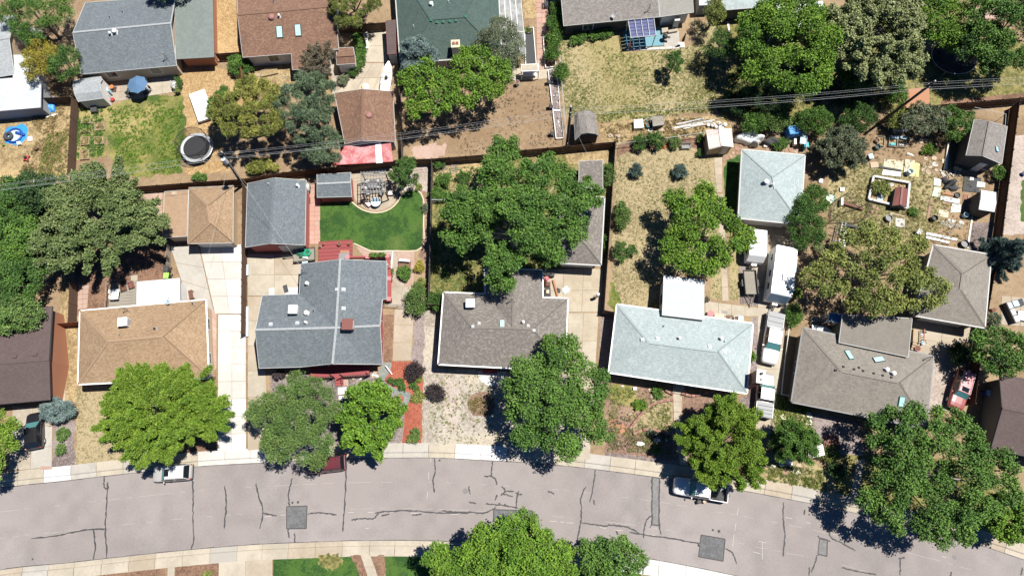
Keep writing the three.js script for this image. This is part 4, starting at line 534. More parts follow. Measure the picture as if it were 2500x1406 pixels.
const garageT3 = building('garage', 'red brown gabled garage with the faded red lean-to', 'garage', { ...gableNS([816, 227], [885, 217], [959, 223], [965, 345], [883, 342], [841, 351], 2.6, 3.8), roof: M.roofRedBrown, wall: M.wallWhite, windows: false, over: 0.3, door: [0, 2.8] });
fit(garageT3, 'fan', 900, 282);
const redLean = building('lean_to', 'faded red metal lean-to roof behind the red brown garage', 'lean-to', { ...flatRoof([[841, 356], [953, 348], [959, 394], [813, 403]], 2.5, 2.15), roof: M.metalRed, wall: M.wallDark, windows: false, over: 0.3, fascia: M.red });
{ const q = plan([[916, 350], [930, 349], [933, 396], [917, 397]], 2.36), c = redLean.o.position; const h = (z) => { const a = redLean.L[0], b = redLean.L[3]; return a.y + (b.y - a.y) * (z - c.z - a.z) / (b.z - a.z); }; const P = [], U = []; for (const k of [0, 2, 1, 0, 3, 2]) { P.push(q[k][0] - c.x, h(q[k][1]) + 0.02, q[k][1] - c.z); U.push(q[k][0] / 4, q[k][1] / 4); } mesh('white_roof_sheet', geoFrom(P, U), M.metalWhite, redLean.o); }
building('long_shed', 'long narrow brown shed beside the pale driveway', 'shed', { ...flatRoof([[941, 51], [965, 48], [967, 131], [946, 132]], 2.3), roof: M.roofDark, wall: M.wallGrey, windows: false, over: 0.06, fascia: M.maroon });
const houseT4 = building('house', 'dark green hip roofed house with twin flue chimney', 'house', { ...hip([960, -92], [1212, -112], [1224, 136], [977, 153], [1051, 47], [1131, 41], 2.7, 4.9), roof: M.roofGreen, wall: M.wallBeige, gutter: true });
fit(houseT4, 'chimney', 1114, 124, { turn: 0.05 }); for (const [x, y] of [[1052, 49], [1066, 54], [1081, 53], [1098, 52], [1113, 50], [1135, 41]]) fit(houseT4, 'box', x, y, { mat: M.green, s: 0.8 }); fit(houseT4, 'vent', 1053, 12, { s: 1.3 }); fit(houseT4, 'pipe', 1095, 6, { mat: M.white }); fit(houseT4, 'pipe', 1010, 66, { mat: M.white });
{ const p = building('patio_cover', 'weathered grey panel patio roof beside the green roof', 'patio cover', { ...flatRoof([[1214, -40], [1268, -44], [1284, 131], [1227, 135]], 2.7, 2.6), roof: M.metalGrey, wall: null, fascia: M.offWhite, posts: 1 }); const [a, b, c, d] = p.L; for (const t of [0.25, 0.5, 0.75]) mesh('panel_rib', bar(a.clone().lerp(b, t).setY(a.y + 0.03), d.clone().lerp(c, t).setY(d.y + 0.03), 0.05, 0.05, 0.1), M.offWhite, p.o); mesh('panel_rib', bar(a.clone().lerp(d, 0.7).setY(2.67), b.clone().lerp(c, 0.7).setY(2.67), 0.05, 0.06, 0.08), M.offWhite, p.o); }
const houseT5 = building('house', 'warm grey roofed house above the blue patio pergola', 'house', { V: [[1364, -70, 4.3], [1376, 63, 2.7], [1611, 41, 2.7], [1598, -92, 4.3]], F: [[0, 1, 2, 3]], roof: M.roofWarmGrey, wall: M.wallDark, windows: true });
fit(houseT5, 'dish', 1496, 46, { mat: M.lightGrey, turn: 2.5 }); fit(houseT5, 'mast', 1584, 26);
building('house_extension', 'flat grey extension roof beside the warm grey roof', 'extension', { ...flatRoof([[1601, -80], [1686, -88], [1694, 30], [1612, 41]], 2.85, 2.65), roof: M.feltGrey, wall: M.wallWhite, windows: false, over: 0.5 });
building('shed', 'small white metal shed at the top edge', 'shed', { ...flatRoof([[1706, -40], [1742, -44], [1743, 11], [1708, 13]], 2.1), roof: M.metalPale, wall: M.wallGrey, windows: false, over: 0.08 });
building('house', 'pale roofed house at the top edge behind the dark tree', 'house', { ...flatRoof([[1752, -130], [1960, -145], [1985, 8], [1763, 25]], 4.3, 2.7), roof: M.roofPale, wall: M.wallDark, windows: false });
building('carport', 'bright white flat carport roof glimpsed through the tall tree', 'carport', { ...flatRoof([[1890, 10], [2010, 2], [2016, 62], [1893, 70]], 2.8), roof: M.metalWhite, wall: null, posts: 1 });
building('gambrel_shed', 'weathered barn roofed shed beside the utility pole', 'shed', { V: [[1402, 284, 1.9], [1411, 274, 2.5], [1426, 270, 2.75], [1442, 271, 2.5], [1452, 278, 1.9], [1461, 332, 1.9], [1453, 326, 2.5], [1436, 324, 2.75], [1418, 327, 2.5], [1404, 341, 1.9]], F: [[0, 1, 8, 9], [1, 2, 7, 8], [2, 3, 6, 7], [3, 4, 5, 6]], roof: M.roofWarmGrey, wall: M.wallDark, windows: false, over: 0.08, fascia: M.grey });
building('gambrel_shed', 'silver shingled barn roofed shed beside the brown patio', 'shed', { V: [[179, 196, 1.9], [243, 184, 1.9], [247, 192, 2.5], [242, 200, 2.8], [246, 222, 2.5], [251, 240, 1.9], [190, 248, 1.9], [181, 230, 2.5], [176, 208, 2.8], [176, 200, 2.5]], F: [[0, 1, 2, 9], [9, 2, 3, 8], [8, 3, 4, 7], [7, 4, 5, 6]], roof: M.roofSilver, wall: M.wallWhite, windows: false, over: 0.08 });

// ---------------------------------------------------------------- trees and shrubs
const leafMat = new THREE.MeshStandardMaterial({ color: 0xffffff, roughness: 0.7, side: THREE.DoubleSide });
function leafCluster(n, len, wid, spread, s) { // n folded leaves spread round a twig end
srand(s); const P = [], q = new THREE.Quaternion(), e = new THREE.Euler();
for (let i = 0; i < n; i++) {
const d = V3(R(-1, 1), R(-1, 1), R(-1, 1)).multiplyScalar(spread); q.setFromEuler(e.set(R(-1.3, 1.3), R(0, 6.3), R(-1.2, 1.2)));
const l = len * R(0.75, 1.25), w = wid * R(0.8, 1.2), k = w * 0.25, v = [V3(-l / 2, 0, 0), V3(0, k, w / 2), V3(l / 2, 0, 0), V3(0, k, -w / 2)].map((p) => p.applyQuaternion(q).add(d));
for (const j of [0, 1, 2, 0, 2, 3]) P.push(v[j].x, v[j].y, v[j].z);
}
const g = new THREE.BufferGeometry(); g.setAttribute('position', new THREE.Float32BufferAttribute(P, 3)); g.computeVertexNormals(); return g;
}
const CL = { broad: [1, 2, 3].map((s) => leafCluster(13, 0.22, 0.15, 0.29, s)), fine: [4, 5].map((s) => leafCluster(15, 0.18, 0.09, 0.26, s)), needle: [6, 7].map((s) => leafCluster(14, 0.34, 0.05, 0.17, s)), small: [8, 9].map((s) => leafCluster(9, 0.16, 0.1, 0.15, s)), big: [10, 11].map((s) => leafCluster(10, 0.3, 0.2, 0.3, s)) };
const P = { // leaf colours: darker and lighter
mid: [[0.042, 0.115, 0.014], [0.125, 0.235, 0.034]], bright: [[0.06, 0.15, 0.01], [0.165, 0.285, 0.022]], lime: [[0.105, 0.205, 0.014], [0.19, 0.285, 0.028]], dark: [[0.028, 0.085, 0.013], [0.09, 0.18, 0.028]], deep: [[0.02, 0.06, 0.014], [0.05, 0.1, 0.024]],
olive: [[0.085, 0.125, 0.02], [0.27, 0.3, 0.07]], silver: [[0.15, 0.185, 0.06], [0.34, 0.37, 0.17]], sage: [[0.075, 0.125, 0.03], [0.19, 0.24, 0.085]], blue: [[0.1, 0.16, 0.15], [0.25, 0.33, 0.31]], teal: [[0.055, 0.1, 0.085], [0.12, 0.18, 0.155]], pine: [[0.11, 0.145, 0.025], [0.36, 0.35, 0.075]], spruce: [[0.055, 0.1, 0.048], [0.17, 0.23, 0.125]], grey: [[0.09, 0.12, 0.06], [0.21, 0.24, 0.14]], dusty: [[0.1, 0.085, 0.055], [0.17, 0.145, 0.09]], gold: [[0.22, 0.2, 0.02], [0.36, 0.31, 0.04]], purple: [[0.03, 0.022, 0.026], [0.06, 0.045, 0.045]], leaf: [[0.07, 0.145, 0.028], [0.15, 0.23, 0.055]], tan: [[0.2, 0.15, 0.06], [0.36, 0.28, 0.13]],
};
function crownMesh(o, pts, kind, cols, scale = 1, name = 'crown') {
const geos = CL[kind], by = geos.map(() => []); pts.forEach((p) => by[Math.floor(R(geos.length))].push(p));
const m = new THREE.Matrix4(), q = new THREE.Quaternion(), e = new THREE.Euler(), c = new THREE.Color(), s = V3(1, 1, 1);
geos.forEach((g, i) => {
if (!by[i].length) return; const im = new THREE.InstancedMesh(g, leafMat, by[i].length); im.name = name; im.castShadow = im.receiveShadow = true; im.userData.kind = 'stuff';
by[i].forEach((p, k) => { q.setFromEuler(e.set(R(-0.7, 0.7), R(0, 6.3), R(-0.7, 0.7))); const f = scale * R(0.75, 1.3); m.compose(V3(p[0], p[1], p[2]), q, s.set(f, f, f)); im.setMatrixAt(k, m); const t = Math.min(1, Math.max(0, (p[3] ?? 0.5) * 0.55 + R(0.5) - 0.02)), col = mix3(cols[0], cols[1], t), g2 = R(0.62, 1.3); im.setColorAt(k, c.setRGB(col[0] * g2, col[1] * g2 * R(0.95, 1.05), col[2] * g2)); });
o.add(im);
});
}
// crown centre seen at (px, py), half widths rx, ry in photo pixels, h metres tall
function tree(name, label, px, py, rx, ry, h, pal, { kind = 'lobed', leaf = 'broad', lobe = 0.22, dens = 1, clear = 0.28, bark = M.bark2, category = 'tree', group, limbs = 7, lobes, seed, scale = 1, gap = 0, bare = 0 } = {}) {
srand(seed ?? Math.round(px * 13 + py * 7)); if (h > 5 && !lobes) h = 5 + (h - 5) * 0.46; const hc = h * (1 + clear) / 2, C = at(px, py, hc), Rx = at(px + rx, py, hc).x - C.x, Rz = Math.abs(at(px, py + ry, hc).z - C.z), V = h * (1 - clear) / 2, Rm = (Rx + Rz) / 2;
const o = new THREE.Group(); o.name = numbered(name); o.position.set(C.x, 0, C.z); tag(o, label, category, group); scene.add(o);
const cols = P[pal], pts = [], f1 = R(6.3), f2 = R(6.3), ends = [], out = (a) => 1 + 0.1 * Math.sin(3 * a + f1) + 0.09 * Math.sin(5 * a + f2);
const fill = (L, tone) => { // leaves through the outer part of a clump
const n = Math.round(78 * L.r * L.r * dens / (scale * scale)); for (let i = 0; i < n; i++) { const a = R(6.283), y = R(-0.45, 1), k = Math.sqrt(1 - y * y), d = L.r * Math.pow(R(0.3, 1.1), 0.6); pts.push([L.x + Math.cos(a) * k * d * (L.ex ?? 1), L.y + y * d * 0.85, L.z + Math.sin(a) * k * d * (L.ez ?? 1), tone]); }
};
if (kind === 'lobed' || kind === 'shrub') {
const list = []; 
if (lobes) for (const [lx, ly, lr, lh0] of lobes) { const lh = lh0 * 0.68; const p = at(lx, ly, lh), r = (at(lx + lr, ly, lh).x - p.x); const sub = Math.max(6, Math.round(19 * (r / 3) ** 1.3)); for (let i = 0; i < sub; i++) { const a = i * 2.4 + R(0.8), d = Math.sqrt((i + 0.3) / sub) * r * 0.8, sr = r * R(0.17, 0.28); list.push({ x: p.x - C.x + Math.cos(a) * d, y: lh + Math.sqrt(Math.max(0, 1 - (d / r) ** 2)) * r * 0.55 + R(-0.9, 0.35), z: p.z - C.z + Math.sin(a) * d, r: Math.max(0.5, sr) }); } ends.push(V3(p.x - C.x, lh - 0.3, p.z - C.z)); }
else {
const lr = Math.max(kind === 'shrub' ? 0.22 : 0.5, Math.min(1.55, lobe * Rm)), n = Math.max(6, Math.round(1.55 * (Rm / lr) ** 2)); let tries = 0;
while (list.length < n && tries++ < n * 14) { const a = R(6.283), d = Math.sqrt(R()) * 0.97, k = out(a), x = Math.cos(a) * d * Rx * k, z = Math.sin(a) * d * Rz * k; const r = lr * R(0.65, 1.25), low = list.length > n * 0.92; if (!low && list.some((q) => Math.hypot(q.x - x, q.z - z) < (q.r + r) * (Rm > 3 ? 0.74 + gap : 0.66 + gap))) continue; const sh = Math.sqrt(Math.max(0.02, 1 - d * d)); list.push({ x: x * 0.93, z: z * 0.93, y: hc + V * (low ? R(-0.7, 0.3) * sh : sh * R(0.35, 1)) - r * 0.3, r }); }
}
for (const L of list) fill(L, R()); if (!lobes) for (let i = 0; i < limbs && i < list.length; i++) { const L = list[Math.floor(i * list.length / limbs)]; ends.push(V3(L.x * 0.9, L.y - 0.2, L.z * 0.9)); }
} else if (kind === 'spray') { // feathery shoots reaching out and up
const n = Math.round((5.5 * Rx * Rz + 20) * (gap ? 0.8 : leaf === 'fine' ? 1.5 : 1)); for (let i = 0; i < n; i++) { const a = R(6.283), d = Math.sqrt(R(0.04, 1)), k = out(a * 1.0) * R(0.85, 1.1), ex = Math.cos(a) * d * Rx * k, ez = Math.sin(a) * d * Rz * k, ey = hc + V * Math.sqrt(Math.max(0.03, 1 - d * d)) * R(0.15, 1) - (d > 0.8 ? R(0.6) : 0), b = V3(ex * 0.45, hc - V * 0.35 + (ey - hc) * 0.5, ez * 0.45), e = V3(ex, ey, ez), len = e.distanceTo(b), m = Math.round(len * 15 * dens), tone = R(); for (let j = 0; j < m; j++) { const t = 0.3 + 0.7 * Math.sqrt(R()), w = (leaf === 'fine' ? 0.24 : 0.34) * (1.15 - t) + (leaf === 'fine' ? 0.06 : 0.1), p = b.clone().lerp(e, t); pts.push([p.x + R(-w, w), p.y + R(-w, w) * 0.6, p.z + R(-w, w), tone]); } if (i % Math.max(1, Math.round(n / (limbs + bare))) === 0) ends.push(e.clone().lerp(b, bare && i % 2 ? 0.05 : 0.3)); }
} else if (kind === 'conifer') {
const n = Math.round(h * 7); for (let i = 0; i < n; i++) { const t = i / n, y = h * (0.1 + 0.88 * t), rr = (1 - t) ** 0.75, a = i * 2.39996 + R(0.5), k = out(a) * R(0.82, 1.08), len = Math.max(0.2, rr * k), ex = Math.cos(a) * len * Rx, ez = Math.sin(a) * len * Rz, m = Math.round((Math.hypot(ex, ez) + 0.3) * 24 * dens), tone = R(); for (let j = 0; j < m; j++) { const u = Math.sqrt(R(0.05, 1)), w = 0.28 * (1.2 - u) * Math.hypot(ex, ez) * 0.55 + 0.1; pts.push([ex * u - Math.sin(a) * R(-w, w), y - 0.25 * u * len * Rm * 0.5 + R(-0.12, 0.12), ez * u + Math.cos(a) * R(-w, w), tone]); } }
}
crownMesh(o, pts, leaf, cols, scale, 'crown');
if (kind === 'shrub') { mesh('stem', rod(V3(0, 0, 0), V3(0.02, h * 0.5, 0.02), 0.05, 6, 0.02), bark, o); return o; }
const tr = Math.max(0.09, Math.min(0.42, h * 0.03)), fork = V3(R(-0.2, 0.2), kind === 'conifer' ? h * 0.97 : h * (clear + 0.08), R(-0.2, 0.2)), tg = tube([V3(0, -0.1, 0), V3(fork.x * 0.3, fork.y * 0.5, fork.z * 0.5), fork], tr, 9, 8), pa = tg.attributes.position;
for (let i = 0; i < pa.count; i++) { const f = kind === 'conifer' ? 1 - 0.9 * pa.getY(i) / h : 1.12 - 0.35 * pa.getY(i) / Math.max(0.1, fork.y), y = pa.getY(i), cx = fork.x * y / fork.y, cz = fork.z * y / fork.y; pa.setX(i, cx + (pa.getX(i) - cx) * f); pa.setZ(i, cz + (pa.getZ(i) - cz) * f); } tg.computeVertexNormals(); mesh('trunk', tg, bark, o);
if (kind !== 'conifer') for (const e of ends) { const mid = fork.clone().lerp(e, 0.5).add(V3(R(-0.3, 0.3), R(0.1, 0.5), R(-0.3, 0.3))), a = fork.clone().setY(fork.y * R(0.8, 1)); mesh('limb', rod(a, mid, tr * 0.5, 6, tr * 0.32), bark, o); mesh('limb', rod(mid, e, tr * 0.32, 5, tr * 0.08), bark, o); }
return o;
}
const shrub = (label, px, py, rx, ry, h, pal, opt = {}) => tree(opt.name ?? 'shrub', label, px, py, rx, ry, h, pal, { kind: 'shrub', leaf: 'small', lobe: 0.38, clear: 0.05, category: 'shrub', dens: 2.6, ...opt });
// street trees
tree('street_tree', 'feathery bright green street tree with bare pale twigs beside the white driveway', 392, 1003, 160, 128, 11, 'lime', { kind: 'spray', leaf: 'fine', dens: 1.25, bark: M.barkPale, limbs: 14, bare: 24 });
tree('street_tree', 'dense rounded green street tree above the dark red car', 727, 1024, 108, 116, 9.5, 'leaf', { lobe: 0.17, leaf: 'fine', dens: 1.35 });
tree('street_tree', 'smaller vivid green street tree beside the red mulch bed', 902, 1018, 88, 96, 8, 'bright', { kind: 'spray', leaf: 'big', dens: 0.85 });
tree('street_tree', 'big dark green street tree in front of the brown grey house', 1358, 966, 128, 146, 13, 'mid', { lobe: 0.2, dens: 1.15, limbs: 10 });
tree('street_tree', 'spiky olive green street tree above the white pickup', 1768, 1080, 108, 118, 11, 'lime', { kind: 'spray', leaf: 'fine', dens: 1.1, bark: M.barkPale, limbs: 10, bare: 8 });
tree('street_tree', 'widest street tree with rounded leaf masses at the lower right', 2282, 1152, 186, 186, 14, 'mid', { lobe: 0.13, dens: 1.1, limbs: 14, gap: 0.1, bark: M.barkPale });
tree('street_tree', 'bright green young tree at the right edge of the street', 2458, 1262, 62, 60, 6, 'bright', { kind: 'spray' });
tree('street_tree', 'large green tree cut by the lower edge', 1230, 1356, 150, 118, 10.5, 'bright', { dens: 1.1, lobes: [[1268, 1285, 48, 8.5], [1195, 1325, 62, 9], [1290, 1345, 72, 10], [1085, 1372, 58, 7.5], [1140, 1395, 62, 8.5], [1230, 1400, 70, 9.5], [1345, 1392, 66, 8.5], [1370, 1345, 34, 7]] });
tree('street_tree', 'small green tree at the lower edge beside the large one', 1492, 1374, 80, 62, 7, 'mid', { lobe: 0.22 });
tree('street_tree', 'bright green tree cut by the left edge above the street', -14, 1090, 52, 96, 8, 'lime', { lobe: 0.22 });
// back yards
tree('shade_tree', 'huge many lobed dark green tree behind the brown grey house', 1260, 540, 190, 170, 14, 'mid', { dens: 1.1, bark: M.barkPale, lobes: [[1232, 375, 45, 10], [1215, 425, 52, 11], [1300, 440, 56, 12], [1130, 512, 59, 10.5], [1195, 505, 54, 12], [1260, 512, 59, 12.8], [1320, 510, 54, 12.5], [1122, 580, 50, 8.5], [1170, 565, 43, 10], [1320, 580, 59, 11], [1345, 620, 40, 9], [1390, 500, 59, 11], [1400, 560, 45, 10], [1442, 480, 38, 8.5], [1228, 640, 52, 9.5], [1225, 685, 40, 8.5], [1280, 575, 45, 12], [1340, 405, 32, 7.5], [1375, 430, 27, 7]] });
tree('shade_tree', 'round dark green tree in the middle of the dead back lawn', 1712, 566, 98, 108, 9.5, 'bright', { lobe: 0.22, dens: 1.1, gap: 0.06 });
tree('shade_tree', 'broad grey green tree left of the tan garage', 236, 536, 152, 138, 12.5, 'sage', { kind: 'spray', leaf: 'broad', dens: 0.9, gap: 1, limbs: 12 });
tree('shade_tree', 'broad yellow olive tree between the two taupe roofs', 2138, 664, 156, 116, 12, 'olive', { lobe: 0.16, dens: 0.95, gap: 0.1 });
tree('tall_tree', 'tall dark green tree at the top beside the pale roofed house', 1925, 110, 118, 128, 15, 'bright', { lobe: 0.2, dens: 1.2 });
tree('tall_tree', 'tall silver leaved tree at the top', 2138, 88, 128, 122, 16, 'silver', { kind: 'spray', dens: 1.2, limbs: 10 });
tree('tall_tree', 'dark spreading tree in the upper right corner', 2455, 70, 92, 100, 13, 'mid', { lobe: 0.22 });
tree('shade_tree', 'leafy green tree above the dark trampoline', 2285, 42, 62, 66, 9, 'bright', { lobe: 0.26 });
tree('shade_tree', 'drooping green tree leaning over the dark trampoline', 2395, 120, 58, 62, 9, 'dark', { lobe: 0.28 });
tree('pine_tree', 'golden green pine beside the trampoline', 612, 268, 88, 76, 12, 'pine', { kind: 'lobed', leaf: 'needle', lobe: 0.17, dens: 2.6, gap: 0.04, clear: 0.42, limbs: 9, scale: 1.15 });
tree('pine_tree', 'dark green young pine beside the white covered table', 548, 268, 36, 40, 8, 'mid', { leaf: 'needle', lobe: 0.3, dens: 1.8 });
tree('spruce_tree', 'grey green spruce between the pine and the red brown garage', 752, 262, 74, 84, 13, 'spruce', { leaf: 'needle', lobe: 0.17, dens: 1.9, clear: 0.35, limbs: 9 });
tree('spruce_tree', 'grey green conifer leaning over the faded red lean-to', 790, 362, 44, 46, 7, 'spruce', { leaf: 'needle', lobe: 0.25, dens: 1.8 });
tree('spruce_tree', 'blue spruce at the corner of the green roof', 1022, 146, 46, 44, 8.5, 'blue', { leaf: 'needle', lobe: 0.2, dens: 2.2, clear: 0.05 });
tree('spruce_tree', 'low blue spruce beside the parked black car', 138, 1004, 36, 26, 2.6, 'blue', { kind: 'lobed', leaf: 'needle', lobe: 0.22, dens: 3, clear: 0.02 });
tree('spruce_tree', 'dark blue spruce at the right edge above the taupe garage', 2472, 612, 60, 66, 9, 'teal', { kind: 'conifer', leaf: 'needle', dens: 1.2 });
tree('shade_tree', 'green leafy tree with grey trunk below the blue spruce', 1048, 220, 74, 66, 10, 'bright', { lobe: 0.2, gap: 0.08, bark: M.barkPale, clear: 0.45 });
tree('shade_tree', 'green leafy tree with a bare forked branch beside the dirt yard', 1168, 190, 74, 72, 10.5, 'bright', { lobe: 0.2, gap: 0.1, bark: M.barkPale, clear: 0.45 });
tree('shade_tree', 'grey green smoke coloured tree beside the weathered patio roof', 1222, 118, 56, 66, 8.5, 'grey', { leaf: 'fine', lobe: 0.22 });
tree('bare_tree', 'thin grey brown tree in front of the red brown roof', 772, 155, 44, 56, 7, 'dusty', { kind: 'spray', leaf: 'small', dens: 0.75, bark: M.barkPale });
tree('shade_tree', 'round topped tree at the top edge shading the red brown roof', 862, 2, 62, 56, 10, 'olive', { leaf: 'needle', lobe: 0.22, dens: 1.6 });
tree('shade_tree', 'dark tree at the top edge above the slate grey gable', 410, -52, 62, 44, 10, 'dark', {});
tree('shade_tree', 'broad green tree in the upper left corner', 92, 40, 88, 62, 9.5, 'mid', { leaf: 'fine', lobe: 0.2 });
tree('ornamental_tree', 'yellow green tree beside the streaky metal patio roof', 104, 152, 36, 46, 6.5, 'gold', { leaf: 'fine', lobe: 0.26 });
tree('ornamental_tree', 'round grey green tree between the yellow tree and the slate gable', 165, 162, 36, 42, 6.5, 'dark', { leaf: 'fine', lobe: 0.24 });
[['dense green tree at the left edge below the wires', 18, 500, 58, 60, 'dark'], ['dark tree at the left edge beside the big grey green tree', 92, 470, 60, 44, 'deep'], ['bright bushy tree at the left edge', 28, 590, 62, 66, 'mid'], ['deep green tree at the left edge over the dark yard', 40, 690, 70, 60, 'dark'], ['ragged green tree overhanging the dark brown roof', 46, 770, 62, 46, 'leaf']].forEach(([l, x, y, a, b, p], i) => tree('edge_tree', l, x, y, a, b, 8 - i * 0.3, p, { lobe: 0.22, group: 'trees massed at the left edge', dens: 1 }));
tree('small_tree', 'single small tree with its shadow on the mottled lawn', 1646, 150, 17, 22, 3.6, 'dark', { leaf: 'small', lobe: 0.35, dens: 2.6, clear: 0.4, limbs: 4 });
tree('shade_tree', 'dark leafy tree over the corner of the plain brown house', 2440, 856, 76, 56, 7.5, 'mid', { lobe: 0.22 });
tree('juniper_tree', 'windswept grey green juniper in the junk yard', 2058, 362, 62, 52, 4.5, 'grey', { kind: 'spray', leaf: 'fine', dens: 1.1 });
tree('small_tree', 'feathery green tree beside the white trellis arch', 1942, 1076, 58, 58, 5.5, 'mid', { kind: 'spray', leaf: 'fine' });
tree('small_tree', 'dark leafy tree behind the mottled lawn', 1760, 112, 34, 34, 5.5, 'dark', { leaf: 'fine' });
tree('small_tree', 'slim green tree beside the small white metal shed', 1744, 34, 22, 34, 5, 'olive', { leaf: 'fine', lobe: 0.3 });
tree('small_tree', 'shaded understory tree below the tall dark tree', 1880, 232, 60, 34, 5, 'deep', { leaf: 'fine' });
tree('small_tree', 'shaded understory tree below the silver leaved tree', 2110, 196, 66, 34, 5, 'dark', { leaf: 'fine', lobe: 0.2 });
tree('small_tree', 'rounded green shrubby tree beside the pergola', 990, 424, 33, 38, 4.2, 'dark', { leaf: 'small', lobe: 0.24, dens: 2.2, clear: 0.12 });
tree('small_tree', 'drooping green tree at the top beside the reddish patio', 2330, 92, 34, 34, 6.5, 'bright', { leaf: 'fine', lobe: 0.28 });
tree('small_tree', 'spreading bush tree below the far board fence', 2262, 292, 62, 34, 3.6, 'grey', { leaf: 'small', lobe: 0.22, dens: 2 });
tree('small_tree', 'green bush tree beside the tall grey shed', 2336, 300, 40, 40, 3.6, 'mid', { leaf: 'small', lobe: 0.25, dens: 2 });
tree('small_tree', 'bushy green tree behind the tall travel trailer', 1966, 548, 44, 62, 4.6, 'dark', { leaf: 'fine', lobe: 0.22, dens: 1.4 });
tree('small_tree', 'green bush tree beside the pale blue garage', 1985, 490, 34, 34, 3.6, 'mid', { leaf: 'fine', lobe: 0.25, dens: 1.4 });
// hedge of bushes behind the covered motorbikes and along the back fence
[['tall green bush behind the silver covered trailer', 1845, 302, 36, 24, 3], ['round bush behind the black covered motorbike', 1892, 296, 36, 22, 3], ['leafy bush beside the blue tarpaulin box', 1988, 298, 46, 30, 3.2], ['dense bush left of the leaning pole', 2096, 288, 40, 32, 3.2], ['bright bush right of the leaning pole', 2196, 290, 30, 26, 2.6], ['green bush above the leaning pole', 2186, 228, 22, 30, 3.4], ['small bush in the shade below the tall dark tree', 1800, 250, 34, 24, 2.4]].forEach(([l, x, y, a, b, h], i) => shrub(l, x, y, a, b, h, ['mid', 'leaf', 'mid', 'dark', 'olive', 'mid', 'deep'][i], { group: 'bushes along the back fence', lobe: 0.24, leaf: 'fine', dens: 1.6 }));
// single shrubs
shrub('slim dark evergreen shrub in the dead back lawn', 1518, 525, 15, 32, 1.9, 'leaf', { leaf: 'fine' }); shrub('dense rounded evergreen shrub in the dead back lawn', 1521, 612, 27, 22, 1.7, 'dark');
shrub('tiny blue green fir near the back of the dead lawn', 1554, 418, 12, 14, 1.4, 'teal', { leaf: 'needle' }); shrub('small blue green fir nearer the garden path', 1660, 420, 14, 15, 1.5, 'teal', { leaf: 'needle' });
shrub('dark round shrub in the earth bed by the fence', 1563, 348, 15, 18, 1.5, 'dark'); shrub('larger dark round shrub in the earth bed', 1603, 344, 21, 19, 1.7, 'dark'); shrub('loose shrub between the round shrub and the bench', 1648, 348, 15, 14, 1.2, 'leaf');
shrub('small shrub at the corner of the pale pink shed', 1712, 338, 9, 9, 0.9, 'mid'); shrub('low green shrub before the pale pink shed', 1709, 372, 7, 8, 0.7, 'mid');
shrub('dark purple barberry in the white stone yard', 1063, 960, 19, 19, 1.1, 'purple', { leaf: 'fine', dens: 1.8 }); shrub('brown purple shrub at the edge of the red mulch', 1013, 904, 21, 20, 1.2, 'purple', { leaf: 'fine', dens: 1.6 }); shrub('brown purple shrub beside the porch of the slate grey house', 681, 917, 14, 10, 0.9, 'purple');
shrub('two lobed green sedum in the red mulch', 1019, 969, 14, 14, 0.4, 'olive', { lobes: undefined }); shrub('green mound shrub at the bottom of the red mulch', 1013, 1064, 10, 17, 0.6, 'leaf'); shrub('small green mound beside the larger one in the red mulch', 998, 1074, 7, 7, 0.4, 'olive'); shrub('yellow green plant at the top of the red mulch', 1021, 927, 9, 6, 0.4, 'olive');
[[953, 928], [979, 934], [982, 944], [966, 934], [1004, 926], [1009, 938], [1016, 947], [980, 946]].forEach(([x, y], i) => shrub('little dark green tuft planted in the red mulch', x, y, 6, 6, 0.4, 'dark', { name: 'tuft_plant', group: 'small tufts in the red mulch', category: 'plant' }));
shrub('conical green shrub at the gate post', 1018, 732, 20, 34, 2.2, 'leaf', { leaf: 'fine', dens: 1.8 }); shrub('bushy green plant in the white arched planter', 988, 666, 15, 17, 1.0, 'mid'); shrub('yellow green shrub beside the parking pad fence', 1023, 653, 10, 14, 0.8, 'gold'); shrub('low yellow green shrub below the first one by the fence', 1030, 692, 9, 12, 0.6, 'olive'); shrub('tiny round box plant in the pink gravel', 1022, 457, 6, 6, 0.5, 'olive'); shrub('grey green shrub beside the lawn edging', 1038, 508, 7, 12, 0.6, 'grey');
shrub('dark green shrub in the corner of the shaded yard', 1064, 732, 20, 18, 1.8, 'dark', { leaf: 'fine' });
shrub('green bush at the fence corner beside the firewood', 1082, 440, 18, 16, 1.4, 'mid'); shrub('round green bush right of the firewood', 1134, 434, 14, 14, 1.3, 'dark'); shrub('green bush along the dark fence below the firewood', 1066, 472, 16, 14, 1.2, 'mid'); shrub('leafy bush above the white lattice', 1085, 478, 18, 12, 1.1, 'mid'); shrub('dark bush hugging the dark fence corner', 1072, 402, 16, 8, 1.2, 'dark');
shrub('green bush in front of the small flat shed', 1430, 442, 22, 10, 2.6, 'mid'); shrub('leafy shrub right of the small flat shed', 1484, 428, 13, 26, 2.2, 'leaf', { leaf: 'fine', dens: 1.6 }); shrub('dark shrub between the garage and the dark fence', 1476, 592, 6, 18, 1.2, 'dark');
shrub('green bush in the wood chips beside the board fence', 578, 158, 22, 20, 1.8, 'mid'); shrub('round dark bush below the red brown roof', 602, 166, 14, 16, 1.3, 'dark'); shrub('low bush hidden in the shade of the pine', 640, 405, 34, 14, 1.6, 'pine', { leaf: 'needle' });
[[873, 96], [880, 118], [882, 138], [876, 158]].forEach(([x, y], i) => shrub(['top bush of the curved hedge beside the pale driveway', 'second bush of the curved hedge beside the pale driveway', 'third bush of the curved hedge beside the pale driveway', 'lowest bush of the curved hedge beside the pale driveway'][i], x, y, 11, 15, 1.4, 'mid', { name: 'hedge_bush', group: 'curved hedge beside the pale driveway' }));
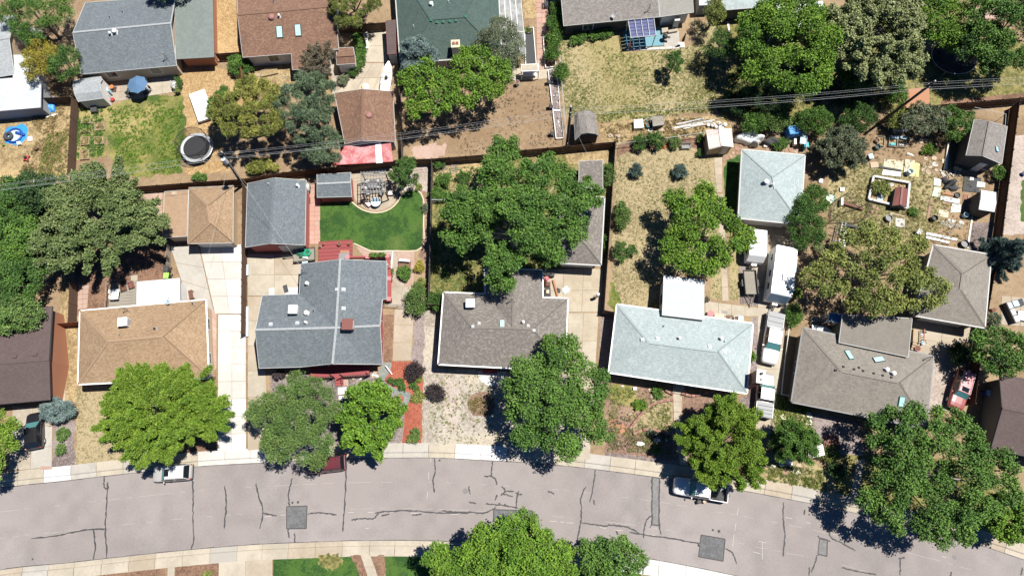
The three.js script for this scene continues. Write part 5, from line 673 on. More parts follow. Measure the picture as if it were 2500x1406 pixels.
shrub('grey green shrub in the island below the small brown shed', 838, 196, 13, 10, 0.9, 'grey'); shrub('dark bush in the island below the small brown shed', 862, 176, 10, 10, 0.8, 'dark');
[[1352, 62], [1356, 95], [1350, 130], [1370, 178], [1362, 30]].forEach(([x, y], i) => shrub(['green vine mass highest on the wire fence', 'green vine mass on the wire fence below the roof corner', 'middle vine mass on the wire fence beside the planter', 'bushy vine beside the debris bed', 'vine mass on the wire fence at the top'][[1, 2, 2, 3, 0][i]] + (i === 1 ? ' with long shoots' : ''), x, y, 15, 20, 2.2, 'mid', { name: 'fence_vine', leaf: 'fine', dens: 1.6, group: 'vines on the wire fence' }));
[[1420, 92], [1450, 88], [1468, 84], [1482, 78], [1404, 100]].forEach(([x, y], i) => shrub('weedy green clump along the foot of the warm grey house', x, y, 14, 9, 0.9, 'mid', { name: 'weed_clump', group: 'weeds along the warm grey house', category: 'plant' }));
shrub('green shrub below the skylight shed deck', 2438, 424, 18, 16, 1.6, 'mid'); shrub('bright green weed clump in the junk yard', 2272, 366, 16, 12, 0.7, 'bright'); shrub('green bush beside the brown hutch', 2152, 460, 22, 18, 1.1, 'olive'); shrub('dry green shrub beside the salvaged doors', 2044, 330, 14, 10, 0.8, 'olive'); shrub('small green shrub in the middle of the junk yard', 2230, 518, 12, 9, 0.5, 'mid');
shrub('green shrub between the motorbikes and the pale blue garage', 1905, 352, 20, 12, 1.1, 'mid'); shrub('green shrub beside the taupe lot fence and the grey pickup', 1937, 770, 16, 24, 1.6, 'mid', { leaf: 'fine', dens: 1.6 }); shrub('pale sage shrub behind the travel trailer', 2000, 606, 11, 11, 0.8, 'silver'); shrub('bright green shrub at the nose of the travel trailer', 1946, 716, 12, 12, 0.9, 'bright');
shrub('sage green shrub beside the taupe garage corner', 2428, 780, 14, 16, 1.2, 'grey'); shrub('dark leaning shrub on the beige driveway edge', 2342, 866, 18, 22, 2.2, 'deep', { leaf: 'fine' }); shrub('tuft of ornamental grass by the brick chimney', 1838, 868, 6, 12, 0.8, 'bright', { leaf: 'needle' });
shrub('green agave in the rock garden', 1590, 1058, 8, 8, 0.5, 'grey', { leaf: 'needle' }); shrub('green yucca low in the rock garden', 1604, 1098, 9, 8, 0.5, 'mid', { leaf: 'needle' }); shrub('round cactus mound in the rock garden', 1497, 1063, 5, 5, 0.3, 'leaf'); shrub('second round cactus mound in the rock garden', 1488, 1071, 5, 5, 0.3, 'leaf'); shrub('lush green mound in the rock garden', 1564, 988, 18, 12, 0.6, 'bright'); shrub('green leafy mound beside the stepping stones', 1604, 956, 12, 14, 0.6, 'mid');
shrub('low shrub on the front path side of the lower garden', 505, 1402, 12, 6, 0.7, 'olive'); shrub('upper red green shrub in the white stone bed', 153, 1060, 15, 15, 0.8, 'leaf'); shrub('lower red green shrub in the white stone bed', 148, 1098, 11, 13, 0.7, 'leaf');
shrub('green shrub under the white trellis arch', 2020, 1108, 26, 14, 1.2, 'olive', { leaf: 'fine' }); shrub('shaded shrub below the white trellis arch', 2042, 1150, 16, 20, 1.2, 'deep', { leaf: 'fine' });
shrub('round green bush at the corner of the wood chip yard', 485, 432, 18, 8, 0.8, 'mid'); shrub('dead brown plant mound in the white stone yard', 1174, 988, 24, 20, 0.18, 'tan', { leaf: 'needle', dens: 0.7 });

// uncountable low growth: weeds and grass tufts
function scatter(name, label, pts, n, pal, leaf, s, { edge = 0 } = {}) {
const poly = plan(pts), xs = poly.map((p) => p[0]), zs = poly.map((p) => p[1]), a = Math.min(...xs), b = Math.max(...xs), c = Math.min(...zs), d = Math.max(...zs), out = []; let k = 0;
const nz = noise(9, Math.round(a * 10) & 255);
while (out.length < n && k++ < n * 30) { const x = R(a, b), z = R(c, d); if (inPoly(x, z, poly) && nz((x - a) / (b - a), (z - c) / (d - c)) > R(0.15, 0.75)) out.push([x, 0.03 + R(0.05), z, R()]); }
const g = new THREE.Group(); g.name = numbered(name); tag(g, label, 'weeds', undefined, 'stuff'); scene.add(g); crownMesh(g, out, leaf, P[pal], s, 'tuft'); return g;
}
srand(4242);
scatter('weeds', 'dry brown weeds over the straw yard in the far corner', [[60, 275], [170, 255], [160, 430], [40, 430], [100, 330]], 900, 'tan', 'needle', 0.8);
scatter('weeds', 'olive weeds along the board fence of the straw yard', [[110, 330], [165, 320], [160, 430], [90, 430]], 500, 'olive', 'needle', 0.8);
scatter('weeds', 'green weeds in the vegetable plot', [[188, 266], [250, 266], [252, 378], [186, 388]], 700, 'mid', 'small', 1);
scatter('weeds', 'sparse weeds in the white stone front yard', [[1075, 915], [1240, 915], [1235, 1085], [1045, 1083], [1050, 920]], 330, 'olive', 'small', 0.8);
scatter('weeds', 'cactus and weeds of the rock garden', [[1488, 945], [1640, 960], [1640, 1110], [1484, 1100]], 800, 'olive', 'small', 0.8);
scatter('weeds', 'red brown ground plants of the rock garden', [[1488, 1010], [1640, 1060], [1640, 1110], [1484, 1100]], 350, 'dusty', 'small', 0.8);
scatter('weeds', 'weeds growing through the huge tree yard', [[1060, 410], [1380, 390], [1340, 650], [1060, 735]], 1500, 'leaf', 'small', 0.9);
scatter('weeds', 'dry tufts scattered over the junk yard', [[1975, 300], [2370, 300], [2390, 600], [1990, 640]], 1400, 'tan', 'needle', 0.8);
scatter('weeds', 'green tufts scattered over the junk yard', [[2030, 400], [2380, 380], [2300, 600], [2040, 600]], 420, 'olive', 'small', 0.8);
scatter('weeds', 'yellow green weeds beside the silver pickup', [[1884, 955], [1985, 1000], [1985, 1085], [1884, 1110]], 800, 'olive', 'small', 1);
scatter('weeds', 'straw tufts in the junk strip beyond the wire fence', [[1466, 306], [1720, 286], [1720, 330], [1505, 350]], 700, 'tan', 'needle', 0.8);
scatter('weeds', 'weeds along the back edge of the mottled lawn', [[1470, 270], [1740, 250], [1740, 275], [1470, 298]], 420, 'olive', 'small', 0.9);
scatter('weeds', 'green clumps through the patchy lawn', [[262, 265], [446, 236], [440, 420], [290, 428]], 1400, 'bright', 'small', 0.8);
scatter('weeds', 'dry clumps across the mottled lawn', [[1372, 90], [1540, 130], [1740, 110], [1740, 262], [1400, 285]], 1800, 'olive', 'small', 0.65);
scatter('weeds', 'dry clumps across the dead back lawn', [[1508, 388], [1744, 384], [1700, 640], [1510, 740], [1498, 600]], 1100, 'olive', 'small', 0.55);
scatter('weeds', 'dry weeds in the dirt yard below the green roof', [[1200, 210], [1340, 210], [1360, 355], [1110, 380]], 330, 'dusty', 'small', 0.7);
scatter('weeds', 'shaded ground cover under the tall trees', [[1780, 170], [2100, 160], [2190, 250], [1800, 280]], 1500, 'deep', 'fine', 1);
scatter('weeds', 'creeping greenery at the foot of the left edge trees', [[-20, 440], [130, 440], [120, 620], [60, 780], [-20, 790]], 1800, 'deep', 'fine', 1.1);
scatter('weeds', 'dry verge grass before the trellis arch', [[1880, 1130], [2010, 1150], [2020, 1200], [1875, 1172]], 500, 'olive', 'needle', 0.8);

// ---------------------------------------------------------------- fences
const picketPanel = (() => { srand(61); const g = []; for (let i = 0; i < 17; i++) { const h = 1.72 + R(-0.03, 0.03); g.push(box(0.135, h, 0.02, (i + 0.5) / 17 * 2.4 - 1.2, h / 2 + 0.04, R(-0.008, 0.008))); } return mergeGeometries(g); })();
const postGeo = box(0.1, 1.9, 0.1, 0, 0.95, 0), railGeo = box(2.4, 0.09, 0.045);
function fence(label, pts, { h = 1.8, top = true, mat = M.fence, post = M.fence, name = 'board_fence', side = 1, group } = {}) {
const w = pts.map(([x, y]) => at(x, y, top ? h : 0).setY(0)), o = new THREE.Group(); o.name = numbered(name); o.position.copy(w[0]); tag(o, label, 'fence', group); scene.add(o);
w.forEach((a, i) => { if (i === w.length - 1) return; const b = w[i + 1], d = b.clone().sub(a), L = d.length(), n = Math.max(1, Math.round(L / 2.4)), turn = -Math.atan2(d.z, d.x), s = h / 1.8;
for (let k = 0; k < n; k++) { const c = a.clone().lerp(b, (k + 0.5) / n).sub(w[0]), p = mesh('panel', picketPanel, mat, o, [c.x, 0, c.z], [0, turn, R(-0.006, 0.006)]); p.scale.set(L / n / 2.4, s * R(0.985, 1.01), 1); for (const y of [0.4, 1.45]) { const r = mesh('rail', railGeo, post, o, [c.x + Math.sin(turn) * 0.035 * side, y * s, c.z + Math.cos(turn) * 0.035 * side], [0, turn, 0]); r.scale.x = L / n / 2.4; } const q = a.clone().lerp(b, k / n).sub(w[0]); mesh('post', postGeo, post, o, [q.x, 0, q.z], [0, turn, 0]).scale.y = s; }
const e = b.clone().sub(w[0]); mesh('post', postGeo, post, o, [e.x, 0, e.z], [0, turn, 0]).scale.y = s; });
return o;
}
function wireFence(label, pts, { h = 1.2, mat = M.lightGrey, r = 0.028, lines = 3, name = 'wire_fence', step = 3 } = {}) {
const w = pts.map(([x, y]) => at(x, y, h).setY(0)), o = new THREE.Group(); o.name = numbered(name); o.position.copy(w[0]); tag(o, label, 'fence'); scene.add(o);
w.forEach((a, i) => { if (i === w.length - 1) return; const b = w[i + 1], n = Math.max(1, Math.round(a.distanceTo(b) / step)), A = a.clone().sub(w[0]), B = b.clone().sub(w[0]); for (let k = 0; k <= n; k++) { const p = A.clone().lerp(B, k / n); mesh('post', cyl(0.03, 0.03, h + 0.05, 8), mat, o, [p.x, h / 2, p.z]); } mesh('top_rail', rod(A.clone().setY(h), B.clone().setY(h), r), mat, o); for (let k = 1; k <= lines; k++) mesh('wire', rod(A.clone().setY(h * k / (lines + 1)), B.clone().setY(h * k / (lines + 1)), 0.006, 4), mat, o); });
return o;
}
srand(808);
fence('long board fence between the white driveway and the slate grey house', [[590, 450], [589, 600], [587, 812]]);
fence('dark board fence behind the tan garage', [[323, 456], [440, 447], [540, 440], [588, 437]]);
fence('board fence behind the slate grey garage and the pergola', [[592, 436], [690, 420], [857, 404], [958, 391], [1052, 387]]);
fence('dark board fence behind the huge lobed tree', [[1054, 387], [1179, 377], [1283, 365], [1390, 356], [1503, 345]]);
fence('dark fence between the green lawn and the huge tree yard', [[1053, 389], [1049, 600], [1044, 742]], { mat: M.fenceGrey, post: M.fenceGrey });
fence('short dark fence joining the brown grey house', [[1044, 743], [1082, 742]], { mat: M.fenceGrey });
fence('tall bowed fence between the stained driveway and the dead back lawn', [[1504, 346], [1492, 520], [1484, 640], [1476, 756]], { mat: M.fenceGrey, post: M.fenceGrey });
fence('short fence return at the corner of the pale blue house', [[1477, 757], [1504, 762]], { mat: M.fenceGrey });
fence('brown board fence beside the straw yard', [[172, 237], [166, 330], [161, 424]]);
fence('short fence joining the metal patio roof and the straw yard', [[98, 238], [172, 236]]);
fence('brown board fence above the vegetable plot corner', [[524, 130], [590, 126]], { h: 1.7 });
fence('red brown fence post line in the wood chips', [[583, 140], [588, 190]], { h: 1.5, mat: M.woodRed, post: M.woodRed });
fence('brown fence at the head of the pale driveway', [[820, 62], [884, 58], [942, 53]]);
fence('brown fence beside the curved hedge', [[884, 58], [889, 96]]);
fence('grey fence between the pale driveway and the green roof', [[969, 60], [974, 240], [980, 388]], { mat: M.fenceGrey, post: M.fenceGrey });
fence('brown back fence behind the leaning pole', [[2204, 264], [2320, 253], [2493, 238], [2560, 230]]);
fence('tall brown board fence along the right side of the junk yard', [[2493, 246], [2450, 575], [2428, 690], [2400, 850], [2384, 985]], { h: 2 });
fence('weathered board fence beside the red paver path', [[167, 690], [163, 786]], { mat: M.fence });
fence('short rust coloured gate fence left of the tan house', [[128, 790], [188, 786]], { mat: M.woodRed });
fence('pale low fence beside the brown back yard', [[405, 596], [404, 690]], { h: 1.1, mat: M.woodGrey, post: M.woodGrey });
wireFence('white wire fence behind the earth bed and bench', [[1506, 350], [1620, 338], [1726, 322]]);
wireFence('wire fence overgrown with vines beside the mottled lawn', [[1350, -20], [1366, 120], [1376, 250], [1386, 350]], { h: 1.3 });
wireFence('thin wire fence between the pale blue garage and the junk yard', [[1974, 310], [1966, 400]], { h: 1.3 });
wireFence('low white rail round the sunken side yard of the taupe house', [[1928, 798], [1918, 880], [1909, 962], [1934, 968]], { h: 0.6, mat: M.offWhite, r: 0.06, lines: 0 });
wireFence('grey metal gate across the walk right of the slate grey house', [[934, 742], [1000, 746]], { h: 1.2, mat: M.grey, lines: 5, name: 'metal_gate', step: 1.4 });
wireFence('pale pipe rail beside the neighbours gravel at the left', [[120, 600], [104, 690]], { h: 1.1, mat: M.offWhite });

// ---------------------------------------------------------------- vehicles
function loft(st, ring) { // stations along x, ring(station) gives [y, z] points
const rs = st.map(ring), n = rs[0].length, P = [], U = []; const v = (i, k) => [st[i][0], rs[i][k % n][0], rs[i][k % n][1]];
for (let i = 0; i < st.length - 1; i++) for (let k = 0; k < n; k++) { const a = v(i, k), b = v(i, k + 1), c = v(i + 1, k + 1), d = v(i + 1, k); for (const p of [a, c, b, a, d, c]) { P.push(...p); U.push(0, 0); } }
for (const [i, f] of [[0, 1], [st.length - 1, -1]]) { const c = [st[i][0], rs[i].reduce((s, p) => s + p[0], 0) / n, 0]; for (let k = 0; k < n; k++) { const a = v(i, k), b = v(i, k + 1); for (const p of f > 0 ? [c, a, b] : [c, b, a]) { P.push(...p); U.push(0, 0); } } }
const g = geoFrom(P, U); return g;
}
const bodyRing = ([x, w, yb, yt]) => { const h = yt - yb, r = []; for (const [fy, fz] of [[0, 0.82], [0.18, 0.97], [0.5, 1], [0.78, 0.985], [0.93, 0.93], [1, 0.8], [1.035, 0.4]]) r.push([yb + h * fy, w * fz]); return [...r, ...[...r].reverse().map(([y, z]) => [y, -z])]; };
const tyreGeo = (() => { const g = new THREE.TorusGeometry(0.27, 0.1, 8, 20); return g; })(), rimGeo = (() => { const g = cyl(0.21, 0.21, 0.16, 14); g.rotateX(Math.PI / 2); return g; })();
function wheel(o, x, z, r = 0.36) { const w = new THREE.Group(); w.name = 'wheel'; w.position.set(x, r, z); w.scale.setScalar(r / 0.37); o.add(w); mesh('tyre', tyreGeo, M.rubber, w).scale.z = 1.2; mesh('rim', rimGeo, M.silver, w); return w; }
function quad3(a, b, c, d, t = 0.012, out) { const n = V3(0, 0, 0).crossVectors(b.clone().sub(a), d.clone().sub(a)).normalize(); if (out && n.dot(out) < 0) n.negate(); n.multiplyScalar(t); const P = [], U = []; const f = [a, b, c, d].map((p) => p.clone().add(n)); for (const k of [0, 1, 2, 0, 2, 3]) { P.push(f[k].x, f[k].y, f[k].z); U.push(0, 0); } return geoFrom(P, U); }
// nose towards +x; seen from (x0, y0) tail to (x1, y1) nose
function car(name, label, tail, nose, spec, h = 0, group) {
const a = at(...tail, 0.9 + h), b = at(...nose, 0.9 + h), c = a.clone().add(b).multiplyScalar(0.5), L = spec.L ?? a.distanceTo(b), W = spec.W ?? 1.85, hw = W / 2, o = new THREE.Group();
o.name = numbered(name); o.position.set(c.x, h, c.z); o.rotation.y = -Math.atan2(b.z - a.z, b.x - a.x); tag(o, label, spec.cat ?? 'car', group); scene.add(o);
const { body: m, hood = 0.98, belt = 1.02, roof = 1.65, x = [0.26, 0.1, -0.38, -0.47], glass = M.autoGlass, side = M.darkGlass, yb = 0.28, bed, trim = M.black } = spec, X = (f) => f * L, wr = hw * 0.76, wb = hw * 0.93;
const rear = bed ? X(bed) : -L / 2;
const st = [[rear, hw * (bed ? 0.98 : 0.8), yb + 0.12, belt * (bed ? 1 : 0.8)], ...(bed ? [] : [[rear + 0.1, hw * 0.9, yb, belt * 0.95]]), [rear + 0.35, hw * 0.985, yb, belt], [X(0.02), hw, yb, belt], [X(x[0]) - 0.1, hw * 0.99, yb, belt], [X(0.36), hw * 0.97, yb, hood], [L / 2 - 0.3, hw * 0.93, yb, hood * 0.95], [L / 2 - 0.1, hw * 0.84, yb + 0.02, hood * 0.86], [L / 2, hw * 0.68, yb + 0.12, hood * 0.72]];
mesh('body', loft(st, bodyRing), m, o);
// cabin
const A = [V3(X(x[0]), belt - 0.02, wb), V3(X(x[1]), roof - 0.05, wr), V3(X(x[2]), roof - 0.06, wr), V3(X(x[3]), belt - 0.02, wb)], B = A.map((p) => V3(p.x, p.y, -p.z));
const F = [[A[0], A[1], A[2], A[3]], [B[3], B[2], B[1], B[0]], [A[0], B[0], B[1], A[1]], [A[3], A[2], B[2], B[3]]].map(([p, q, r, s]) => quad3(p, q, r, s, 0)), crown = []; for (let i = 0; i <= 4; i++) { const z = wr * (1 - i / 2), k = 0.05 * (1 - (1 - i / 2) ** 2); crown.push([z, k]); }
const RP = [], RU = []; for (let i = 0; i < 4; i++) { const q = [V3(X(x[1]), roof - 0.05 + crown[i][1], crown[i][0]), V3(X(x[1]), roof - 0.05 + crown[i + 1][1], crown[i + 1][0]), V3(X(x[2]), roof - 0.06 + crown[i + 1][1], crown[i + 1][0]), V3(X(x[2]), roof - 0.06 + crown[i][1], crown[i][0])]; for (const k of [0, 1, 2, 0, 2, 3]) { RP.push(q[k].x, q[k].y, q[k].z); RU.push(0, 0); } }
mesh('cabin', mergeGeometries(F), spec.pillar ?? m, o); mesh('roof', geoFrom(RP, RU), spec.roofMat ?? m, o);
const ins = (p, q, r, s, f, g = f) => { const c2 = p.clone().add(q).add(r).add(s).multiplyScalar(0.25); return [p, q, r, s].map((v) => v.clone().lerp(c2, f)); };
{ const [p, q, r, s] = ins(A[0], B[0], B[1], A[1], 0.1); mesh('windshield', quad3(s, r, q, p, 0.02, V3(1, 1, 0)), glass, o); mesh('windshield_seal', quad3(...ins(A[1], B[1], B[0], A[0], 0.03), 0.01, V3(1, 1, 0)), trim, o); }
{ const [p, q, r, s] = ins(A[3], A[2], B[2], B[3], 0.12); mesh('rear_window', quad3(s, r, q, p, 0.018, V3(-1, 1, 0)), M.darkGlass, o); }
for (const Q of [A, B]) { const z = Math.sign(Q[0].z), split = (t0, t1) => { const lo = (t) => Q[0].clone().lerp(Q[3], t), hi = (t) => Q[1].clone().lerp(Q[2], t); const v = ins(lo(t0), hi(t0), hi(t1), lo(t1), 0.1); return quad3(...v, 0.018, V3(0, 0.2, z)); }; mesh('side_window', split(0.05, spec.doors === 2 ? 0.95 : 0.48), side, o); if (spec.doors !== 2) mesh('side_window', split(0.52, 0.97), side, o); mesh('mirror', rbox(0.14, 0.14, 0.22, 0.05), trim === M.black ? m : trim, o, [X(x[0]) - 0.32, belt + 0.03, z * (hw + 0.08)]); mesh('headlight', rbox(0.12, 0.14, 0.34, 0.05), M.chrome, o, [L / 2 - 0.16, hood * 0.72, z * hw * 0.62]); mesh('tail_light', rbox(0.08, 0.3, 0.16, 0.03), M.red, o, [-L / 2 + 0.06, belt * 0.8, z * hw * 0.8]); mesh('door_handle', box(0.2, 0.03, 0.03), trim, o, [X(0.02), belt - 0.16, z * hw]); }
for (const sx of [0.31, -0.31]) for (const z of [-1, 1]) wheel(o, X(sx), z * (hw - 0.12), spec.wr ?? 0.36);
mesh('bumper', rbox(0.16, 0.2, W * 0.8, 0.06), spec.bumper ?? trim, o, [L / 2 - 0.02, 0.45, 0]); mesh('bumper', rbox(0.14, 0.18, W * 0.86, 0.05), spec.bumper ?? trim, o, [-L / 2 + 0.03, 0.48, 0]);
if (spec.sunroof) mesh('sunroof', box(spec.sunroof[1], 0.02, W * 0.42), M.darkGlass, o, [X(spec.sunroof[0]), roof + 0.005, 0]);
if (spec.rails) { for (const z of [-1, 1]) mesh('roof_rail', rod(V3(X(x[1]) - 0.1, roof + 0.03, z * wr * 0.9), V3(X(x[2]) + 0.1, roof + 0.03, z * wr * 0.9), 0.025), spec.rails, o); for (const t of [0.25, 0.8]) mesh('cross_bar', rod(V3(X(x[1]) + (X(x[2]) - X(x[1])) * t, roof + 0.06, -wr * 0.9), V3(X(x[1]) + (X(x[2]) - X(x[1])) * t, roof + 0.06, wr * 0.9), 0.02), spec.rails, o); }
if (bed) { const l = rear + L / 2 - 0.05, cx = (rear - L / 2 + 0.05) / 2; for (const z of [-1, 1]) mesh('bed_side', rbox(l, belt - 0.42, 0.1, 0.03), m, o, [cx, (belt + 0.42) / 2, z * (hw - 0.06)]); mesh('tailgate', rbox(0.09, belt - 0.45, W - 0.1, 0.03), m, o, [-L / 2 + 0.07, (belt + 0.43) / 2, 0]); mesh('bed_floor', box(l, 0.06, W - 0.16), M.charcoal, o, [cx, 0.56, 0]);
if (spec.cover) for (let k = 0; k < spec.cover; k++) mesh('bed_cover_panel', rbox(l / spec.cover - 0.03, 0.05, W - 0.14, 0.02), spec.coverMat ?? M.bedGrey, o, [cx - l / 2 + (k + 0.5) * l / spec.cover, belt + 0.03, 0]); }
return o;
}
M.bedGrey = plain(0.24, 0.25, 0.26, 0.6);
const pWhite = paint(0.6, 0.6, 0.6), pSilver = paint(0.34, 0.335, 0.32), pBlack = paint(0.012, 0.012, 0.014), pWine = paint(0.1, 0.012, 0.022), pGrey = paint(0.26, 0.26, 0.27), pRed = paint(0.24, 0.045, 0.04);
car('parked_car', 'black hatchback parked on the grey driveway', [80, 1096], [79, 1008], { body: pBlack, W: 1.8, x: [0.24, 0.06, -0.34, -0.47], roof: 1.5, hood: 0.9, belt: 0.95 });
car('parked_car', 'silver white wagon with black sunroof at the north kerb', [466, 1151], [370, 1158], { body: pSilver, roofMat: pWhite, W: 1.85, x: [0.24, 0.1, -0.36, -0.46], sunroof: [0.06, 0.5], rails: M.silver }, ROAD_Y);
car('parked_car', 'dark red wagon half under the rounded street tree', [843, 1128], [748, 1138], { body: pWine, pillar: M.black, W: 1.85, x: [0.22, 0.08, -0.4, -0.47], rails: M.black }, ROAD_Y);
const pick = { cat: 'pickup', W: 2.0, belt: 1.25, hood: 1.2, roof: 1.9, yb: 0.42, x: [0.22, 0.13, -0.12, -0.16], bed: -0.17, wr: 0.42 };
const streetPick = car('pickup_truck', 'white pickup with open bed at the north kerb', [1778, 1206], [1645, 1184], { ...pick, body: pWhite }, ROAD_Y);
mesh('bed_cargo', rbox(0.5, 0.3, 0.4, 0.1), M.grey, streetPick, [-2.1, 0.74, 0.3]); mesh('bed_cargo', new THREE.SphereGeometry(0.2, 12, 8), M.white, streetPick, [-2.4, 0.78, 0.5]);
car('pickup_truck', 'grey and white crew pickup with ribbed grey bed cover', [1896, 764], [1878, 888], { ...pick, body: pGrey, roofMat: pWhite, cover: 3, x: [0.24, 0.13, -0.14, -0.19], bed: -0.2 }).children[0].material = pWhite;
car('pickup_truck', 'silver pickup with four panel bed cover facing the house', [1864, 1020], [1873, 910], { ...pick, body: pSilver, roofMat: pWhite, cover: 4, trim: M.charcoal });
car('off_roader', 'faded red off-roader with ribbed roof and dark sunroof', [2360, 906], [2334, 998], { cat: 'car', body: pRed, roofMat: plain(0.5, 0.2, 0.21, 0.5), W: 1.85, roof: 1.85, belt: 1.15, hood: 1.08, yb: 0.4, x: [0.2, 0.1, -0.44, -0.48], wr: 0.4, sunroof: [0.02, 0.6], rails: M.lightGrey });
car('parked_car', 'silver car mostly hidden under the corner tree', [104, 92], [60, 74], { body: pSilver, W: 1.8, roof: 1.45, belt: 0.92, hood: 0.88 });
// trailers from the four roof corners nw, ne, se, sw; nose towards the street
function trailer(name, label, q, roofH, { nose = 0.5, nosePaint = M.paleBlue, body = M.whiteGloss, fit: F = [] } = {}) {
const [nw, ne, se, sw] = q.map(([x, y]) => at(x, y, roofH)), rear = nw.clone().add(ne).multiplyScalar(0.5), front = sw.clone().add(se).multiplyScalar(0.5), c = rear.clone().add(front).multiplyScalar(0.5), L = rear.distanceTo(front), W = (nw.distanceTo(ne) + sw.distanceTo(se)) / 2, hw = W / 2, o = new THREE.Group();
o.name = numbered(name); o.position.set(c.x, 0, c.z); o.rotation.y = -Math.atan2(front.z - rear.z, front.x - rear.x); tag(o, label, 'trailer'); scene.add(o);
const sh = new THREE.Shape([[-L / 2, 0.5], [L / 2 + nose, 0.5], [L / 2 + nose, 1.3], [L / 2 + nose * 0.25, roofH - 0.15], [L / 2, roofH], [-L / 2, roofH]].map(([x, y]) => new THREE.Vector2(x, y))), g = new THREE.ExtrudeGeometry(sh, { depth: W - 0.08, bevelEnabled: true, bevelSize: 0.04, bevelThickness: 0.04, bevelSegments: 2 }); g.translate(0, 0, -W / 2 + 0.04);
mesh('body', g, body, o); mesh('nose_panel', bar(V3(L / 2 + nose + 0.045, 1.25, 0), V3(L / 2 + nose * 0.25 + 0.05, roofH - 0.2, 0), 0.02, 0.02, W * 0.9), nosePaint, o);
for (const z of [-1, 1]) { mesh('stripe', box(L * 0.96, 0.22, 0.012), M.paleBlue, o, [0, 1.15, z * (hw + 0.004)]); for (const x of [-0.3, 0.05, 0.33]) { const w = mesh('window', box(0.75, 0.55, 0.03), M.charcoal, o, [x * L, roofH * 0.62, z * (hw + 0.01)]); mesh('pane', box(0.65, 0.45, 0.02), M.darkGlass, w, [0, 0, z * 0.012]); } wheel(o, -0.15, z * (hw - 0.1), 0.33); if (L > 5) wheel(o, -0.95, z * (hw - 0.1), 0.33); }
const d = mesh('door', box(0.7, 1.8, 0.03), M.offWhite, o, [L * 0.2, 1.5, hw + 0.012]); mesh('handle', box(0.06, 0.14, 0.05), M.grey, d, [0.28, 0, 0.03]);
for (const [x, z, w, dd, h, m] of F) mesh(h > 0.2 ? 'air_conditioner' : 'roof_hatch', rbox(w, h, dd, 0.06), m ?? M.white, o, [x * L, roofH + h / 2 + 0.02, z * hw]);
mesh('hitch', bar(V3(L / 2 + nose, 0.55, 0.4), V3(L / 2 + nose + 1.1, 0.5, 0), 0.08, 0.1), M.black, o); mesh('hitch', bar(V3(L / 2 + nose, 0.55, -0.4), V3(L / 2 + nose + 1.1, 0.5, 0), 0.08, 0.1), M.black, o);
for (const z of [-0.17, 0.17]) mesh('gas_bottle', cyl(0.16, 0.16, 0.5, 14), M.white, o, [L / 2 + nose + 0.32, 0.85, z]); mesh('jack', cyl(0.04, 0.04, 0.9, 8), M.black, o, [L / 2 + nose + 0.95, 0.45, 0]);
if (L > 5) mesh('awning_roll', rod(V3(-L * 0.35, roofH - 0.15, -hw - 0.08), V3(L * 0.42, roofH - 0.15, -hw - 0.08), 0.07), M.paleBlue, o);
return o;
}
trailer('travel_trailer', 'long white travel trailer with roof air conditioner', [[1897, 600], [1949, 607], [1936, 720], [1883, 713]], 3.0, { fit: [[-0.33, 0.05, 0.5, 0.55, 0.12], [-0.08, -0.05, 0.3, 0.3, 0.1], [0.16, -0.1, 0.85, 0.6, 0.3], [0.36, 0.1, 0.35, 0.35, 0.1], [0.38, -0.55, 0.4, 0.35, 0.12, M.black]] });
trailer('camper_trailer', 'short white camper trailer beside the pale blue garage', [[1831, 560], [1875, 563], [1872, 621], [1831, 620]], 2.4, { nose: 0.6, nosePaint: M.metalWhite, fit: [[-0.08, 0.0, 0.75, 0.6, 0.28], [-0.36, 0.6, 0.25, 0.3, 0.08]] });
{ // flat utility trailer
const q = [[1819, 660], [1848, 662], [1847, 719], [1817, 717]].map(([x, y]) => at(x, y, 0.75)), c = q.reduce((s, p) => s.add(p), V3(0, 0, 0)).multiplyScalar(0.25), o = new THREE.Group(); o.name = numbered('utility_trailer'); o.position.set(c.x, 0, c.z); tag(o, 'flat grey decked utility trailer beside the long travel trailer', 'trailer'); scene.add(o);
const L = q[0].distanceTo(q[3]), W = q[0].distanceTo(q[1]); for (let k = 0; k < 9; k++) mesh('deck_plank', box(W / 9 - 0.012, 0.05, L - 0.1), M.woodGrey, o, [-W / 2 + (k + 0.5) * W / 9, 0.7 + R(-0.004, 0.004), 0]);
for (const x of [-1, 1]) { mesh('side_rail', box(0.07, 0.32, L), M.black, o, [x * (W / 2 + 0.03), 0.85, 0]); const w = wheel(o, x * (W / 2 + 0.22), 0.05, 0.32); w.rotation.y = Math.PI / 2; mesh('fender', box(0.24, 0.04, 0.85), M.black, o, [x * (W / 2 + 0.2), 0.72, 0.05]); mesh('tongue', bar(V3(x * 0.45, 0.6, L / 2), V3(0, 0.5, L / 2 + 1.25), 0.07, 0.08), M.black, o); } mesh('end_rail', box(W, 0.32, 0.06), M.black, o, [0, 0.85, -L / 2]); mesh('end_rail', box(W, 0.12, 0.06), M.black, o, [0, 0.75, L / 2]); mesh('coupler', rbox(0.14, 0.12, 0.3, 0.04), M.grey, o, [0, 0.5, L / 2 + 1.3]);
}
